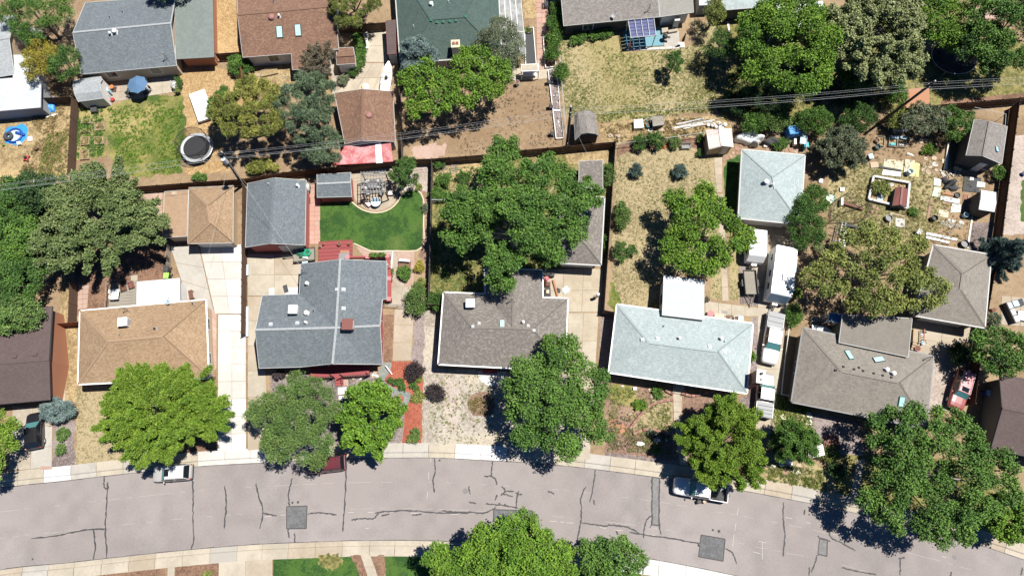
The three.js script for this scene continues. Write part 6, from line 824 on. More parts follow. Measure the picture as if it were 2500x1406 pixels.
function lump(w, h, d, s, k = 0.16) { srand(s); const g = new THREE.SphereGeometry(1, 22, 14), p = g.attributes.position, n = [0, 1, 2, 3, 4, 5].map(() => [R(2, 6), R(6.3), R(2, 6), R(6.3)]); for (let i = 0; i < p.count; i++) { let x = p.getX(i), y = p.getY(i), z = p.getZ(i); let f = 1; for (const [a, b, c, e] of n) f += k / 3 * Math.sin(a * x + b) * Math.sin(c * z + e); const y2 = Math.max(0, Math.sign(y) * Math.pow(Math.abs(y), 0.7)); p.setXYZ(i, x * w / 2 * f, y2 * h * f, z * d / 2 * f); } g.computeVertexNormals(); return g; }
{ const t = thing('cargo_trailer', 'small trailer heaped with green tarpaulin beside the slate grey garage', 'trailer', 745, 626, heading(712, 628, 773, 622)); const L = 2.7, W = 1.6; for (let k = 0; k < 8; k++) mesh('deck_plank', box(L, 0.04, W / 8 - 0.015), M.woodGrey, t, [0, 0.5, -W / 2 + (k + 0.5) * W / 8]); for (const z of [-1, 1]) { mesh('side_rail', box(L, 0.1, 0.06), M.charcoal, t, [0, 0.72, z * W / 2]); for (const x of [-1, 0, 1]) mesh('stake', box(0.06, 0.3, 0.06), M.charcoal, t, [x * L * 0.48, 0.62, z * W / 2]); wheel(t, -0.1, z * (W / 2 + 0.18), 0.3); } mesh('end_rail', box(0.06, 0.1, W), M.charcoal, t, [L / 2, 0.72, 0]); mesh('tongue', bar(V3(-L / 2, 0.48, 0), V3(-L / 2 - 1.1, 0.45, 0), 0.1, 0.1), M.black, t); mesh('coupler', rbox(0.35, 0.14, 0.16, 0.04), M.black, t, [-L / 2 - 1.15, 0.46, 0]); mesh('fender', box(0.7, 0.04, 0.22), M.paleBlue, t, [0.1, 0.66, W / 2 + 0.18]);
const h = thing('tarpaulin_heap', 'crumpled green tarpaulin with coiled green hose on the small trailer', 'tarpaulin', 742, 620, 0, undefined, 0.53); mesh('cloth', lump(1.7, 0.35, 1.2, 12, 0.5), M.green, h); for (let k = 0; k < 4; k++) { const g = new THREE.TorusGeometry(0.28 + k * 0.05, 0.03, 6, 24); g.rotateX(Math.PI / 2); mesh('hose_coil', g, M.hoseGreen, h, [0.45, 0.33 + k * 0.02, -0.05]); } mesh('hose_end', tube([V3(-0.8, 0.2, 0.2), V3(-0.4, 0.36, 0.1), V3(0, 0.38, -0.1), V3(0.3, 0.36, 0.1)], 0.04), M.hoseGreen, h); mesh('board', box(0.8, 0.04, 0.25), M.white, h, [0.2, 0.22, 0.5], [0, -0.3, 0.1]); }

// ---------------------------------------------------------------- simple slabs, boards and sheets lying about, traced on the ground
function board(name, label, category, quad, y0, y1, mat, group) { const q = plan(quad, y1), cx = q.reduce((s, p) => s + p[0], 0) / q.length, cz = q.reduce((s, p) => s + p[1], 0) / q.length; const m = mesh(name, prismGeo(q.map(([x, z]) => [x - cx, z - cz]), y0, y1, mat.userData.T ?? 1), mat); m.position.set(cx, 0, cz); return tag(m, label, category, group); }
const cart = (label, px, py, turn, body, lid) => { const t = thing('wheeled_bin', label, 'bin', px, py, turn); const g = new THREE.CylinderGeometry(0.42, 0.34, 0.95, 4, 1); g.rotateY(Math.PI / 4); g.scale(0.95, 1, 1.05); mesh('body', g, body, t, [0, 0.53, 0]); mesh('lid', rbox(0.62, 0.08, 0.7, 0.03), lid, t, [0, 1.04, 0.02]); mesh('handle', rod(V3(-0.26, 0.98, -0.4), V3(0.26, 0.98, -0.4), 0.025), body, t); for (const x of [-1, 1]) { const w = cyl(0.12, 0.12, 0.06, 12); w.rotateZ(Math.PI / 2); mesh('wheel', w, M.rubber, t, [x * 0.28, 0.12, -0.34]); } return t; };
cart('black bin beside the tan garage fence', 413, 662, 0.1, M.charcoal, M.charcoal); cart('bin with lime green lid beside the white patio cover', 414, 678, 0, M.charcoal, M.lime); cart('red lidded bin beside the rust coloured wall', 137, 946, 1.5, M.red, M.red); cart('black bin beside the red lidded one', 142, 962, 1.5, M.charcoal, M.charcoal); cart('orange lidded bin beside the rust coloured wall', 134, 960, 1.5, M.red, M.orange); cart('teal bin behind the fence at the head of the pale driveway', 876, 42, 0, M.tealDark, M.teal); cart('green bin in the corner behind the pale blue garage', 1962, 362, 0, M.tealDark, M.teal); cart('blue bin in the shade beside the plain brown house', 2404, 962, 0, M.blueDeep, M.paleBlue); cart('dark blue bin beside the broken fence junk', 2118, 390, 0.2, M.charcoal, M.paleBlue);
tag(mesh('wall_unit', rbox(0.35, 0.7, 0.9, 0.05), M.white, null, at(127, 926, 1).toArray()), 'white air unit on the rust coloured side wall', 'air unit');
// deck, benches, chairs of the tan house
{ const t = thing('timber_deck', 'grey timber deck beside the white patio cover', 'deck', 302, 720, heading(270, 722, 332, 716)); for (let k = 0; k < 9; k++) mesh('deck_plank', box(3.3, 0.05, 0.33), M.woodGrey, t, [0, 0.3 + R(-0.006, 0.006), -1.45 + k * 0.36]); mesh('frame', box(3.2, 0.26, 3.1), M.woodGrey, t, [0, 0.13, 0]); for (const [x, z, w, d] of [[-1.66, 0, 0.06, 3.2], [-0.6, -1.62, 2, 0.06]]) { mesh('rail', box(w, 0.08, d), M.woodGrey, t, [x, 1.05, z]); for (let k = 0; k < 6; k++) mesh('baluster', box(0.04, 0.7, 0.04), M.brown, t, [x + (w > d ? (k / 5 - 0.5) * w : 0), 0.68, z + (d > w ? (k / 5 - 0.5) * d : 0)]); } }
function bench(label, px, py, turn, L, mat, name = 'bench', h = 0) { const t = thing(name, label, 'bench', px, py, turn, undefined, h); for (let k = 0; k < 4; k++) mesh('seat_slat', box(L, 0.035, 0.1), mat, t, [0, 0.45, -0.18 + k * 0.12]); for (let k = 0; k < 3; k++) mesh('back_slat', box(L, 0.1, 0.03), mat, t, [0, 0.58 + k * 0.13, -0.26 - k * 0.03]); for (const x of [-1, 1]) { mesh('leg', box(0.06, 0.45, 0.06), mat, t, [x * L * 0.45, 0.22, 0.18]); mesh('leg', box(0.06, 0.9, 0.06), mat, t, [x * L * 0.45, 0.45, -0.26]); mesh('armrest', box(0.06, 0.04, 0.5), mat, t, [x * L * 0.47, 0.66, -0.02]); } return t; }
bench('dark red slatted bench on the deck edge', 307, 702, 1.9, 1.2, M.brown); bench('maroon chair bench beside the white patio cover', 326, 698, 2.0, 0.9, M.maroon); bench('grey garden bench in the earth bed', 1674, 362, 0.05, 1.2, M.metalGrey); bench('red bench on the half round porch slab', 1196, 908, 0, 1.7, M.red); bench('dark bench beside the vines at the top of the pink path', 1334, 14, 1.6, 1, M.charcoal);
function chair(label, px, py, turn, mat, { h = 0, name = 'garden_chair', group, cloth } = {}) { const t = thing(name, label, 'chair', px, py, turn, group, h); mesh('seat', rbox(0.5, 0.06, 0.5, 0.03), cloth ?? mat, t, [0, 0.42, 0]); mesh('backrest', rbox(0.5, 0.5, 0.05, 0.03), cloth ?? mat, t, [0, 0.7, -0.26], [-0.18, 0, 0]); for (const x of [-1, 1]) for (const z of [-1, 1]) mesh('leg', box(0.04, 0.42, 0.04), mat, t, [x * 0.22, 0.21, z * 0.22]); for (const x of [-1, 1]) mesh('armrest', box(0.05, 0.03, 0.5), mat, t, [x * 0.26, 0.62, 0]); return t; }
chair('white plastic chair on the timber deck', 280, 716, 1.5, M.white, { h: 0.32 }); chair('second white plastic chair on the timber deck', 281, 729, 1.6, M.white, { h: 0.32 });
{ const t = thing('plastic_table', 'white plastic table between the deck chairs', 'table', 288, 722, 0, undefined, 0.32); mesh('tabletop', rbox(0.8, 0.05, 1.2, 0.04), M.white, t, [0, 0.7, 0]); for (const x of [-1, 1]) for (const z of [-1, 1]) mesh('leg', box(0.05, 0.7, 0.05), M.white, t, [x * 0.3, 0.35, z * 0.5]); }
{ const t = thing('timber_stool', 'brown timber planter stool by the kitchen steps', 'stool', 470, 722, 0.3); mesh('top', box(0.5, 0.06, 1.1), M.brown, t, [0, 0.6, 0]); for (const x of [-1, 1]) for (const z of [-1, 1]) mesh('leg', box(0.06, 0.6, 0.06), M.brown, t, [x * 0.2, 0.3, z * 0.45]); }
board('step_slab', 'pale step slab beside the deck bench', 'slab', [[318, 673], [334, 671], [334, 690], [318, 691]], 0, 0.08, M.concTan2);
board('black_mat', 'black rubber mat on the white concrete pad', 'mat', [[689, 698], [699, 694], [704, 712], [694, 716]], 0.03, 0.06, M.charcoal);
for (const [i, y] of [[0, 658], [1, 760], [2, 795]]) board('gutter_section', ['short spare gutter leaning along the long board fence', 'long pale board against the long board fence', 'lower pale board against the long board fence'][i], 'board', [[600, y - 12], [606, y - 12], [605, y + (i ? 26 : 14)], [598, y + (i ? 26 : 14)]], 0.02, 0.3, M.metalPale);

// ---------------------------------------------------------------- slate grey house: decks, pergola, furniture
srand(1212);
{ const t = thing('red_deck', 'red stained back deck beside the green lawn', 'deck', 820, 618, heading(780, 620, 862, 615)); const a = at(780, 594), b = at(862, 593), W = a.distanceTo(b), D = at(780, 645).z - a.z + 0.4; mesh('frame', box(W - 0.1, 0.25, D - 0.1), M.deckRed2, t, [0, 0.12, 0]); const n = Math.round(D / 0.16); for (let k = 0; k < n; k++) mesh('deck_plank', box(W, 0.035, 0.145), k % 3 ? M.deckRed : M.deckRed2, t, [0, 0.27, -D / 2 + (k + 0.5) * D / n]); }
board('door_mat', 'patterned grey rug on the red deck', 'rug', [[827, 618], [852, 616], [852, 631], [826, 633]], 0.29, 0.3, M.grey); board('door_mat', 'rust coloured mat on the red deck', 'rug', [[830, 611], [852, 611], [852, 616], [830, 617]], 0.29, 0.3, M.terra);
function pot(label, px, py, r, mat, h = 0, plant, hh = 0.4) { const t = thing('flower_pot', label, 'pot', px, py, 0, undefined, h); mesh('pot', cyl(r, r * 0.75, hh, 16), mat, t, [0, hh / 2, 0]); mesh('soil', cyl(r * 0.88, r * 0.88, 0.03, 14), M.brown, t, [0, hh, 0]); if (plant) crownMesh(t, Array.from({ length: 26 }, () => [R(-r, r), hh + R(0.05, 0.3), R(-r, r), R()]), 'small', P[plant], 0.9, 'plant'); return t; }
pot('terracotta fire bowl on the red deck', 829, 597, 0.27, M.terra, 0.29); pot('orange pot at the left end of the red deck', 790, 597, 0.2, M.orange, 0.29); pot('white ring pot at the edge of the red deck', 783, 603, 0.16, M.offWhite, 0.29); pot('small orange pot at the right end of the red deck', 853, 597, 0.17, M.orange, 0.29);
{ // red planter wall and side rail
const mk = (label, pts, w, h, posts) => { const W = pts.map(([x, y]) => at(x, y, h)), o = new THREE.Group(); o.name = numbered('red_railing'); o.position.copy(W[0]).setY(0); tag(o, label, 'railing'); scene.add(o); W.forEach((p, i) => { if (i) { const a = W[i - 1].clone().sub(o.position), b = p.clone().sub(o.position); mesh('top_rail', bar(a, b, w, 0.08, w), M.deckRed, o); mesh('lower_rail', bar(a.clone().setY(h * 0.45), b.clone().setY(h * 0.45), w, 0.3, 0.06), M.deckRed2, o); } }); for (const [x, y] of posts) { const p = at(x, y, h).sub(o.position); mesh('post', box(0.42, h + 0.06, 0.42), M.deckRed2, o, [p.x, (h + 0.06) / 2, p.z]); mesh('post_cap', box(0.5, 0.05, 0.5), M.pink, o, [p.x, h + 0.1, p.z]); } return o; };
mk('red planter railing along the back of the slate grey house', [[848, 628], [897, 627], [946, 626]], 0.22, 1.0, [[848, 628], [897, 627], [946, 625]]);
mk('red stained railing down the right side of the slate grey house', [[946, 626], [950, 680], [950, 732]], 0.5, 1.0, [[950, 680], [949, 730]]);
}
for (const [x, m, i] of [[908, M.tealDark, 0], [918, M.red, 1], [928, M.red, 2], [938, M.terra, 3]]) pot(['dark pot on the red planter railing', 'first red pot on the red planter railing', 'second red pot on the red planter railing', 'terracotta pot on the red planter railing'][i], x, 625, 0.17, m, 0.85, 'mid', 0.25);
pot('green pot beside the red side railing', 956, 665, 0.25, M.green, 0, 'mid'); pot('brown pot beside the red side railing', 956, 675, 0.22, M.maroon);
tag(mesh('downspout', rod(at(941, 893, 0.4), at(957, 914, 0.1), 0.07), M.white), 'white downspout extension lying over the red mulch', 'downspout'); tag(mesh('downspout', rod(at(946, 645, 2.4), at(954, 655, 1.0), 0.05), M.white), 'white downspout elbow at the back corner of the slate grey house', 'downspout'); tag(mesh('drain_pipe', rod(at(958, 612, 0.06), at(955, 656, 0.06), 0.06), M.white), 'white drain pipe lying across the side patio', 'pipe');
{ const t = thing('arched_planter', 'white arched planter box on the side patio', 'planter', 988, 650, heading(975, 642, 1002, 644)); const g = new THREE.CylinderGeometry(0.42, 0.42, 1.25, 16, 1, false, 0, Math.PI); g.rotateZ(Math.PI / 2); g.rotateX(-Math.PI / 2); mesh('cover', g, M.white, t, [0, 0.45, -0.35]); for (const x of [-1, 1]) mesh('side_board', box(0.06, 0.45, 2.0), M.brickRed, t, [x * 0.68, 0.22, 0.4]); mesh('end_board', box(1.3, 0.45, 0.06), M.brickRed, t, [0, 0.22, 1.4]); mesh('soil', box(1.3, 0.05, 1.9), M.bark, t, [0, 0.36, 0.4]); }
{ // pergola
const q = [[880, 420], [942, 417], [943, 471], [880, 474]].map(([x, y]) => at(x, y, 2.5)), c = q.reduce((s, p) => s.add(p), V3(0, 0, 0)).multiplyScalar(0.25).setY(0), o = new THREE.Group(); o.name = numbered('pergola'); o.position.copy(c); tag(o, 'black open slatted pergola over the round ended patio', 'pergola'); scene.add(o); const l = q.map((p) => p.clone().sub(c)), e = (a, b, t) => a.clone().lerp(b, t);
for (const p of l) mesh('post', box(0.13, 2.4, 0.13), M.black, o, [p.x * 0.9, 1.2, p.z * 0.9]);
for (const t of [0.04, 0.12, 0.52, 0.88, 0.96]) mesh('beam', bar(e(l[0], l[3], t), e(l[1], l[2], t), 0.08, 0.14, 0.07), M.grey, o);
for (let k = 0; k < 9; k++) { const a = e(l[0], l[1], 0.02 + k * 0.12), b = e(l[3], l[2], 0.02 + k * 0.12); a.y += 0.12; b.y += 0.12; mesh('rafter', bar(a, b, 0.06, 0.12, 0.06), M.grey, o); }
for (let k = 0; k < 7; k++) { const a = e(l[0], l[3], 0.08 + k * 0.14), b = e(l[1], l[2], 0.08 + k * 0.14); a.y += 0.22; b.y += 0.22; mesh('slat', bar(a, b, 0.04, 0.05, 0.045), M.grey, o); }
}
{ const t = thing('round_table', 'dark patio table under the black pergola', 'table', 912, 455); mesh('tabletop', cyl(0.65, 0.65, 0.04, 20), M.grey, t, [0, 0.72, 0]); mesh('pedestal', cyl(0.06, 0.1, 0.7, 10), M.black, t, [0, 0.36, 0]); mesh('foot', cyl(0.3, 0.32, 0.05, 16), M.black, t, [0, 0.03, 0]); }
[[897, 448, 2.2], [926, 446, -2.2], [895, 462, 1], [928, 460, -1]].forEach(([x, y, a], i) => chair(['grey patio chair left behind the pergola table', 'grey patio chair right behind the pergola table', 'grey patio chair left in front of the pergola table', 'grey patio chair right in front of the pergola table'][i], x, y, a, M.black, { cloth: M.lightGrey, group: 'chairs round the pergola table' }));
chair('black stool chair with pale seat at the pergola corner', 899, 474, 0.4, M.black, { cloth: M.lightGrey }); chair('black recliner at the right corner of the pergola', 932, 476, -0.6, M.black, { cloth: M.grey });
function lounger(label, px, py, turn) { const t = thing('lounge_chair', label, 'lounge chair', px, py, turn); mesh('frame', box(0.68, 0.06, 1.5), M.maroon, t, [0, 0.28, 0]); mesh('seat_cushion', rbox(0.56, 0.1, 0.7, 0.04), M.offWhite, t, [0, 0.36, 0.36]); for (let k = 0; k < 5; k++) mesh('back_slat', box(0.56, 0.05, 0.11), M.woodGrey, t, [0, 0.4 + k * 0.09, -0.1 - k * 0.14], [0.6, 0, 0]); for (const x of [-1, 1]) for (const z of [-0.6, 0.6]) mesh('leg', box(0.05, 0.28, 0.05), M.maroon, t, [x * 0.3, 0.14, z]); for (const x of [-1, 1]) mesh('armrest', box(0.07, 0.04, 0.7), M.maroon, t, [x * 0.34, 0.55, 0.15]); }
lounger('wooden lounge chair with pale cushion facing the lawn', 896, 495, 0.75); lounger('wooden lounge chair beside the round shrub', 954, 466, 0.05);
{ const t = thing('glass_table', 'round pale blue table on the patio edge', 'table', 919, 498); mesh('tabletop', cyl(0.62, 0.62, 0.05, 26), M.paleBlue, t, [0, 0.62, 0]); mesh('drum', cyl(0.5, 0.55, 0.58, 22), M.charcoal, t, [0, 0.3, 0]); }
{ const t = thing('gas_grill', 'grey covered grill beside the slate grey garage', 'grill', 753, 464); mesh('cart', box(0.5, 0.6, 0.9), M.charcoal, t, [0, 0.35, 0]); const g = new THREE.CylinderGeometry(0.34, 0.34, 0.85, 14, 1, false, 0, Math.PI); g.rotateX(Math.PI / 2); g.rotateZ(Math.PI / 2); mesh('lid', g, M.silver, t, [0, 0.66, 0]); mesh('shelf', box(0.45, 0.04, 0.35), M.grey, t, [0, 0.7, 0.62]); }
board('cellar_hatch', 'dark mat on the pavers beside the garage', 'mat', [[748, 482], [757, 482], [757, 498], [748, 498]], 0.02, 0.05, M.charcoal);
{ // front porch
const t = thing('porch_deck', 'red front porch deck with black railing', 'porch', 831, 912, heading(760, 914, 903, 906)); const W = 6.9; mesh('frame', box(W, 0.4, 1.5), M.deckRed2, t, [0, 0.2, -0.2]); for (let k = 0; k < 9; k++) mesh('deck_plank', box(W, 0.03, 0.15), M.deckRed, t, [0, 0.42, -0.85 + k * 0.165]); for (let k = 0; k < 3; k++) mesh('step', box(0.95, 0.1, 0.3), M.deckRed, t, [-0.1, 0.34 - k * 0.12, 0.72 + k * 0.28]); for (const [a, b] of [[-W / 2, -0.65], [0.45, W / 2]]) { mesh('rail', box(b - a, 0.06, 0.06), M.black, t, [(a + b) / 2, 1.35, 0.52]); mesh('rail', box(b - a, 0.06, 0.06), M.black, t, [(a + b) / 2, 0.6, 0.52]); for (let x = a; x <= b + 0.01; x += (b - a) / 10) mesh('baluster', box(0.03, 0.8, 0.03), M.black, t, [x, 0.95, 0.52]); } for (const x of [-W / 2, -0.65, 0.45, W / 2]) mesh('post', box(0.12, 2.3, 0.12), M.black, t, [x, 1.35, 0.52]); for (const x of [-0.6, 0.4]) mesh('handrail', rod(V3(x, 1.3, 0.55), V3(x, 0.8, 1.4), 0.03), M.black, t); }
// stones round the porch
[[917, 909, 0.3], [912, 916, 0.26], [909, 922, 0.2], [920, 918, 0.2], [862, 926, 0.2], [880, 925, 0.18], [700, 917, 0.2]].forEach(([x, y, r], i) => { const t = mesh('boulder', lump(r * 2, r, r * 1.7, i + 40, 0.4), i % 2 ? M.offWhite : M.tanStone); t.position.copy(at(x, y)); tag(t, ['big pale boulder at the right end of the red porch', 'tan boulder below the big pale one at the porch', 'small pale boulder nearest the porch post', 'tan boulder at the slate path edge', 'pale boulder below the porch railing', 'tan boulder below the right porch railing', 'pale boulder beside the brown purple porch shrub'][i], 'boulder', 'boulders round the red porch'); });

// ---------------------------------------------------------------- brown grey house yard
{ const t = thing('person', 'person in a white top standing on the stained driveway', 'person', 1457, 727); const B = [[[0, 0.06, 0.1], 0.05, [0, 0.48, 0.09], 0.065], [[0, 0.48, 0.09], 0.065, [0, 0.9, 0.08], 0.09], [[0.1, 0.06, -0.1], 0.05, [0.02, 0.48, -0.1], 0.065], [[0.02, 0.48, -0.1], 0.065, [0, 0.9, -0.08], 0.09], [[0, 0.04, 0.1], 0.04, [0.16, 0.04, 0.11], 0.035], [[0.1, 0.04, -0.1], 0.04, [0.26, 0.04, -0.11], 0.035], [[0, 0.92, 0], 0.15, [0.02, 1.3, 0], 0.16], [[0.02, 1.34, 0.16], 0.07, [0.02, 1.34, -0.16], 0.07], [[0.02, 1.38, 0.19], 0.055, [0.06, 1.1, 0.26], 0.045], [[0.06, 1.1, 0.26], 0.043, [0.26, 1.0, 0.22], 0.035], [[0.02, 1.38, -0.19], 0.055, [0.04, 1.1, -0.26], 0.045], [[0.04, 1.1, -0.26], 0.043, [0.22, 0.98, -0.24], 0.035], [[0.03, 1.42, 0], 0.055, [0.04, 1.5, 0], 0.055], [[0.05, 1.58, 0], 0.095, [0.05, 1.64, 0], 0.1]];
const sd = (p, [a, ra, b, rb]) => { const A = V3(...a), d = V3(...b).sub(A), k = Math.min(1, Math.max(0, p.clone().sub(A).dot(d) / d.lengthSq())); return p.distanceTo(A.addScaledVector(d, k)) - (ra + (rb - ra) * k); };
const field = (bones, pad) => { const N = 72, S = 0.95, mc = new MarchingCubes(N, M.white, false, false, 60000), p = V3(0, 0, 0); mc.isolation = 0; for (let z = 0; z < N; z++) for (let y = 0; y < N; y++) for (let x = 0; x < N; x++) { p.set((x / N * 2 - 1) * S, (y / N * 2 - 1) * S + 0.9, (z / N * 2 - 1) * S); let f = 0; for (const b of bones) f += Math.exp(-28 * (sd(p, b) - pad)); mc.field[x + y * N + z * N * N] = Math.log(f + 1e-12) / 28; } mc.update(); const g = new THREE.BufferGeometry(), n = mc.count ?? mc.geometry.drawRange.count, a = new Float32Array(n * 3); for (let i = 0; i < n * 3; i++) a[i] = mc.positionArray[i] * S + (i % 3 === 1 ? 0.9 : 0); g.setAttribute('position', new THREE.BufferAttribute(a, 3)); g.computeVertexNormals(); return g; };
mesh('body', field(B, 0), plain(0.42, 0.26, 0.19, 0.7), t); mesh('shirt', field([B[6], B[7], B[8], B[10]], 0.022), M.white, t); mesh('trousers', field([B[1], B[3], [[0, 0.88, 0.05], 0.12, [0, 0.95, -0.05], 0.12]], 0.025), M.pink, t); mesh('hat', cyl(0.1, 0.2, 0.1, 16), M.offWhite, t, [0.05, 1.72, 0]); for (const z of [0.22, -0.24]) for (let k = 0; k < 5; k++) mesh('finger', rod(V3(0.25, 0.99, z + (k - 2) * 0.017), V3(0.25 + (k ? 0.075 : 0.03), 0.97, z + (k - 2) * 0.02), 0.009, 6), plain(0.42, 0.26, 0.19, 0.7), t); t.rotation.y = 2.4; }
{ const t = thing('camp_bag', 'black bag standing on the road beside the white pickup', 'bag', 1705, 1225, 0.3, undefined, ROAD_Y); mesh('body', rbox(0.55, 0.5, 0.4, 0.1), M.black, t, [0, 0.26, 0]); mesh('handle', tube([V3(-0.15, 0.5, 0), V3(0, 0.62, 0), V3(0.15, 0.5, 0)], 0.02), M.grey, t); mesh('pocket', rbox(0.3, 0.25, 0.1, 0.04), M.grey, t, [0.1, 0.3, -0.2]); }
{ const t = thing('folding_stool', 'brown folding stool on the road beside the black bag', 'stool', 1719, 1224, 0.6, undefined, ROAD_Y); mesh('seat', box(0.4, 0.03, 0.3), M.wallTan, t, [0, 0.42, 0]); for (const z of [-0.14, 0.14]) { mesh('leg', bar(V3(-0.2, 0, z), V3(0.2, 0.42, z), 0.03, 0.03), M.brown, t); mesh('leg', bar(V3(0.2, 0, z), V3(-0.2, 0.42, z), 0.03, 0.03), M.brown, t); } }
board('glass_sheet', 'square pale glass sheet lying on the stained driveway', 'sheet', [[1371, 706], [1383, 697], [1393, 708], [1379, 718]], 0.05, 0.09, M.paleBlue);
board('black_chest', 'long black chest against the garage shade', 'chest', [[1327, 664], [1355, 667], [1353, 674], [1326, 672]], 0.03, 0.7, M.black);
board('work_table', 'dark grey folding table beside the brown grey house', 'table', [[1330, 701], [1344, 701], [1345, 726], [1330, 726]], 0.66, 0.72, M.charcoal); board('tool_tray', 'tray of tools and wood scraps against the wall', 'tray', [[1330, 688], [1344, 688], [1344, 698], [1329, 698]], 0.2, 0.5, M.brown);
{ const t = thing('cardboard_tube', 'long brown cardboard tube leaning beside the black table', 'tube', 1356, 705, heading(1352, 680, 1364, 722)); const g = cyl(0.14, 0.14, 2.2, 14); g.rotateZ(Math.PI / 2); mesh('tube', g, M.terra, t, [0, 0.16, 0]); mesh('paper_wrap', rbox(0.6, 0.2, 0.3, 0.08), M.cream, t, [1.1, 0.15, 0]); }
{ const t = thing('plastic_tub', 'crimson plastic tub beside the black chest', 'tub', 1332, 682); mesh('tub', cyl(0.4, 0.32, 0.45, 18), M.red, t, [0, 0.23, 0]); mesh('lid', rbox(0.5, 0.1, 0.5, 0.04), M.pink, t, [0, 0.48, 0]); }
board('cardboard_box', 'small cream box on the dark folding table', 'box', [[1334, 708], [1341, 707], [1341, 716], [1334, 716]], 0.73, 0.95, M.cream); board('black_crate', 'dark lid leaning beside the cardboard tube', 'lid', [[1361, 702], [1369, 706], [1368, 713], [1361, 713]], 0.03, 0.3, M.charcoal); board('white_tank', 'white metal tank beside the small flat shed', 'tank', [[1386, 447], [1402, 446], [1402, 459], [1386, 459]], 0, 0.9, M.white); board('white_tank', 'white appliance below the tank', 'appliance', [[1378, 462], [1400, 460], [1401, 470], [1380, 470]], 0, 0.8, M.white);
board('awning_strip', 'white awning edge in front of the small flat shed', 'awning', [[1413, 452], [1474, 456], [1474, 462], [1413, 459]], 2.0, 2.04, M.white);
{ const t = thing('lattice_fence', 'short white lattice panel in the weedy yard', 'lattice', 1076, 494); for (let k = 0; k < 12; k++) mesh('slat', box(0.07, 0.9, 0.03), M.lightGrey, t, [-1.1 + k * 0.2, 0.55, 0]); for (const y of [0.2, 0.9]) mesh('rail', box(2.4, 0.07, 0.05), M.lightGrey, t, [0, y, 0.04]); }
for (let k = 0; k < 26; k++) { const x = 1064 + R(60), y = 398 + R(24), a = R(6.3), L = R(0.5, 1.1), p = at(x, y, 0.08); tag(mesh('firewood_branch', rod(V3(-L / 2 * Math.cos(a), R(0.02, 0.1), -L / 2 * Math.sin(a)), V3(L / 2 * Math.cos(a), R(0.04, 0.2), L / 2 * Math.sin(a)), R(0.03, 0.06), 5), M.barkPale, null, [p.x, 0, p.z]), 'cut branch in the firewood pile beside the dark fence', 'branch', 'branches in the firewood pile'); }
// ---------------------------------------------------------------- pale blue house
{ const t = thing('chimney_stack', 'brick chimney with pale cap at the corner of the pale blue house', 'chimney', 1824, 934, heading(1800, 930, 1840, 936)); mesh('shaft', box(0.8, 4.7, 1.35), M.brickRed, t, [0, 2.35, 0]); for (let k = 0; k < 9; k++) for (const z of [-1, 1]) mesh('brick_course', box(0.82, 0.03, 0.02), M.maroon, t, [0, 2.9 + k * 0.2, z * 0.68]); mesh('cap', box(1.0, 0.1, 1.55), M.offWhite, t, [0, 4.75, 0]); mesh('flue', cyl(0.14, 0.16, 0.3, 14), M.charcoal, t, [0, 4.92, -0.3]); mesh('flue', box(0.2, 0.1, 0.25), M.grey, t, [0, 4.84, 0.35]); }
{ const t = thing('front_steps', 'pale concrete front steps of the pale blue house', 'steps', 1656, 952, heading(1640, 951, 1668, 955)); for (let k = 0; k < 3; k++) mesh('step', box(1.25, 0.16, 0.4), M.concTan2, t, [0, 0.4 - k * 0.14, -0.5 + k * 0.38]); for (const x of [-0.62, 0.62]) { mesh('handrail', rod(V3(x, 1.25, -0.6), V3(x, 0.95, 0.5), 0.025), M.black, t); mesh('rail_post', rod(V3(x, 0, 0.5), V3(x, 0.95, 0.5), 0.02), M.black, t); mesh('rail_post', rod(V3(x, 0, -0.6), V3(x, 1.25, -0.6), 0.02), M.black, t); } mesh('landing', box(2.6, 0.4, 1.6), M.concGrey, t, [0.9, 0.2, -1.3]); }
function stoneRow(name, label, pts, n, mat, part) { const o = new THREE.Group(), l = smooth(plan(pts), 6, false); o.name = numbered(name); tag(o, label, 'wall'); scene.add(o); for (let k = 0; k < n; k++) { const i = Math.round(k / (n - 1) * (l.length - 1)), p = l[i], q = l[Math.min(l.length - 1, i + 1)], r = l[Math.max(0, i - 1)]; mesh(part, rbox(0.42, 0.3, 0.3, 0.06), mat[k % mat.length], o, [p[0], 0.15, p[1]], [0, -Math.atan2(q[1] - r[1], q[0] - r[0]), 0]); } return o; }
stoneRow('block_wall', 'low curved red block wall left of the front steps', [[1624, 946], [1628, 955], [1640, 961]], 5, [M.brickRed, M.redStone], 'block'); stoneRow('block_wall', 'low curved red block wall right of the front steps', [[1668, 962], [1690, 967], [1715, 962], [1740, 955]], 10, [M.brickRed, M.redStone], 'block'); stoneRow('stone_edging', 'brick edging along the top of the dead lawn wedge', [[1540, 1044], [1560, 1018], [1587, 991], [1615, 980], [1640, 977]], 16, [M.redStone, M.brickRed], 'edging_stone'); stoneRow('stone_edging', 'brick edging along the lower side of the dead lawn wedge', [[1550, 1058], [1575, 1049], [1600, 1051], [1636, 1060]], 12, [M.redStone, M.brickRed], 'edging_stone');
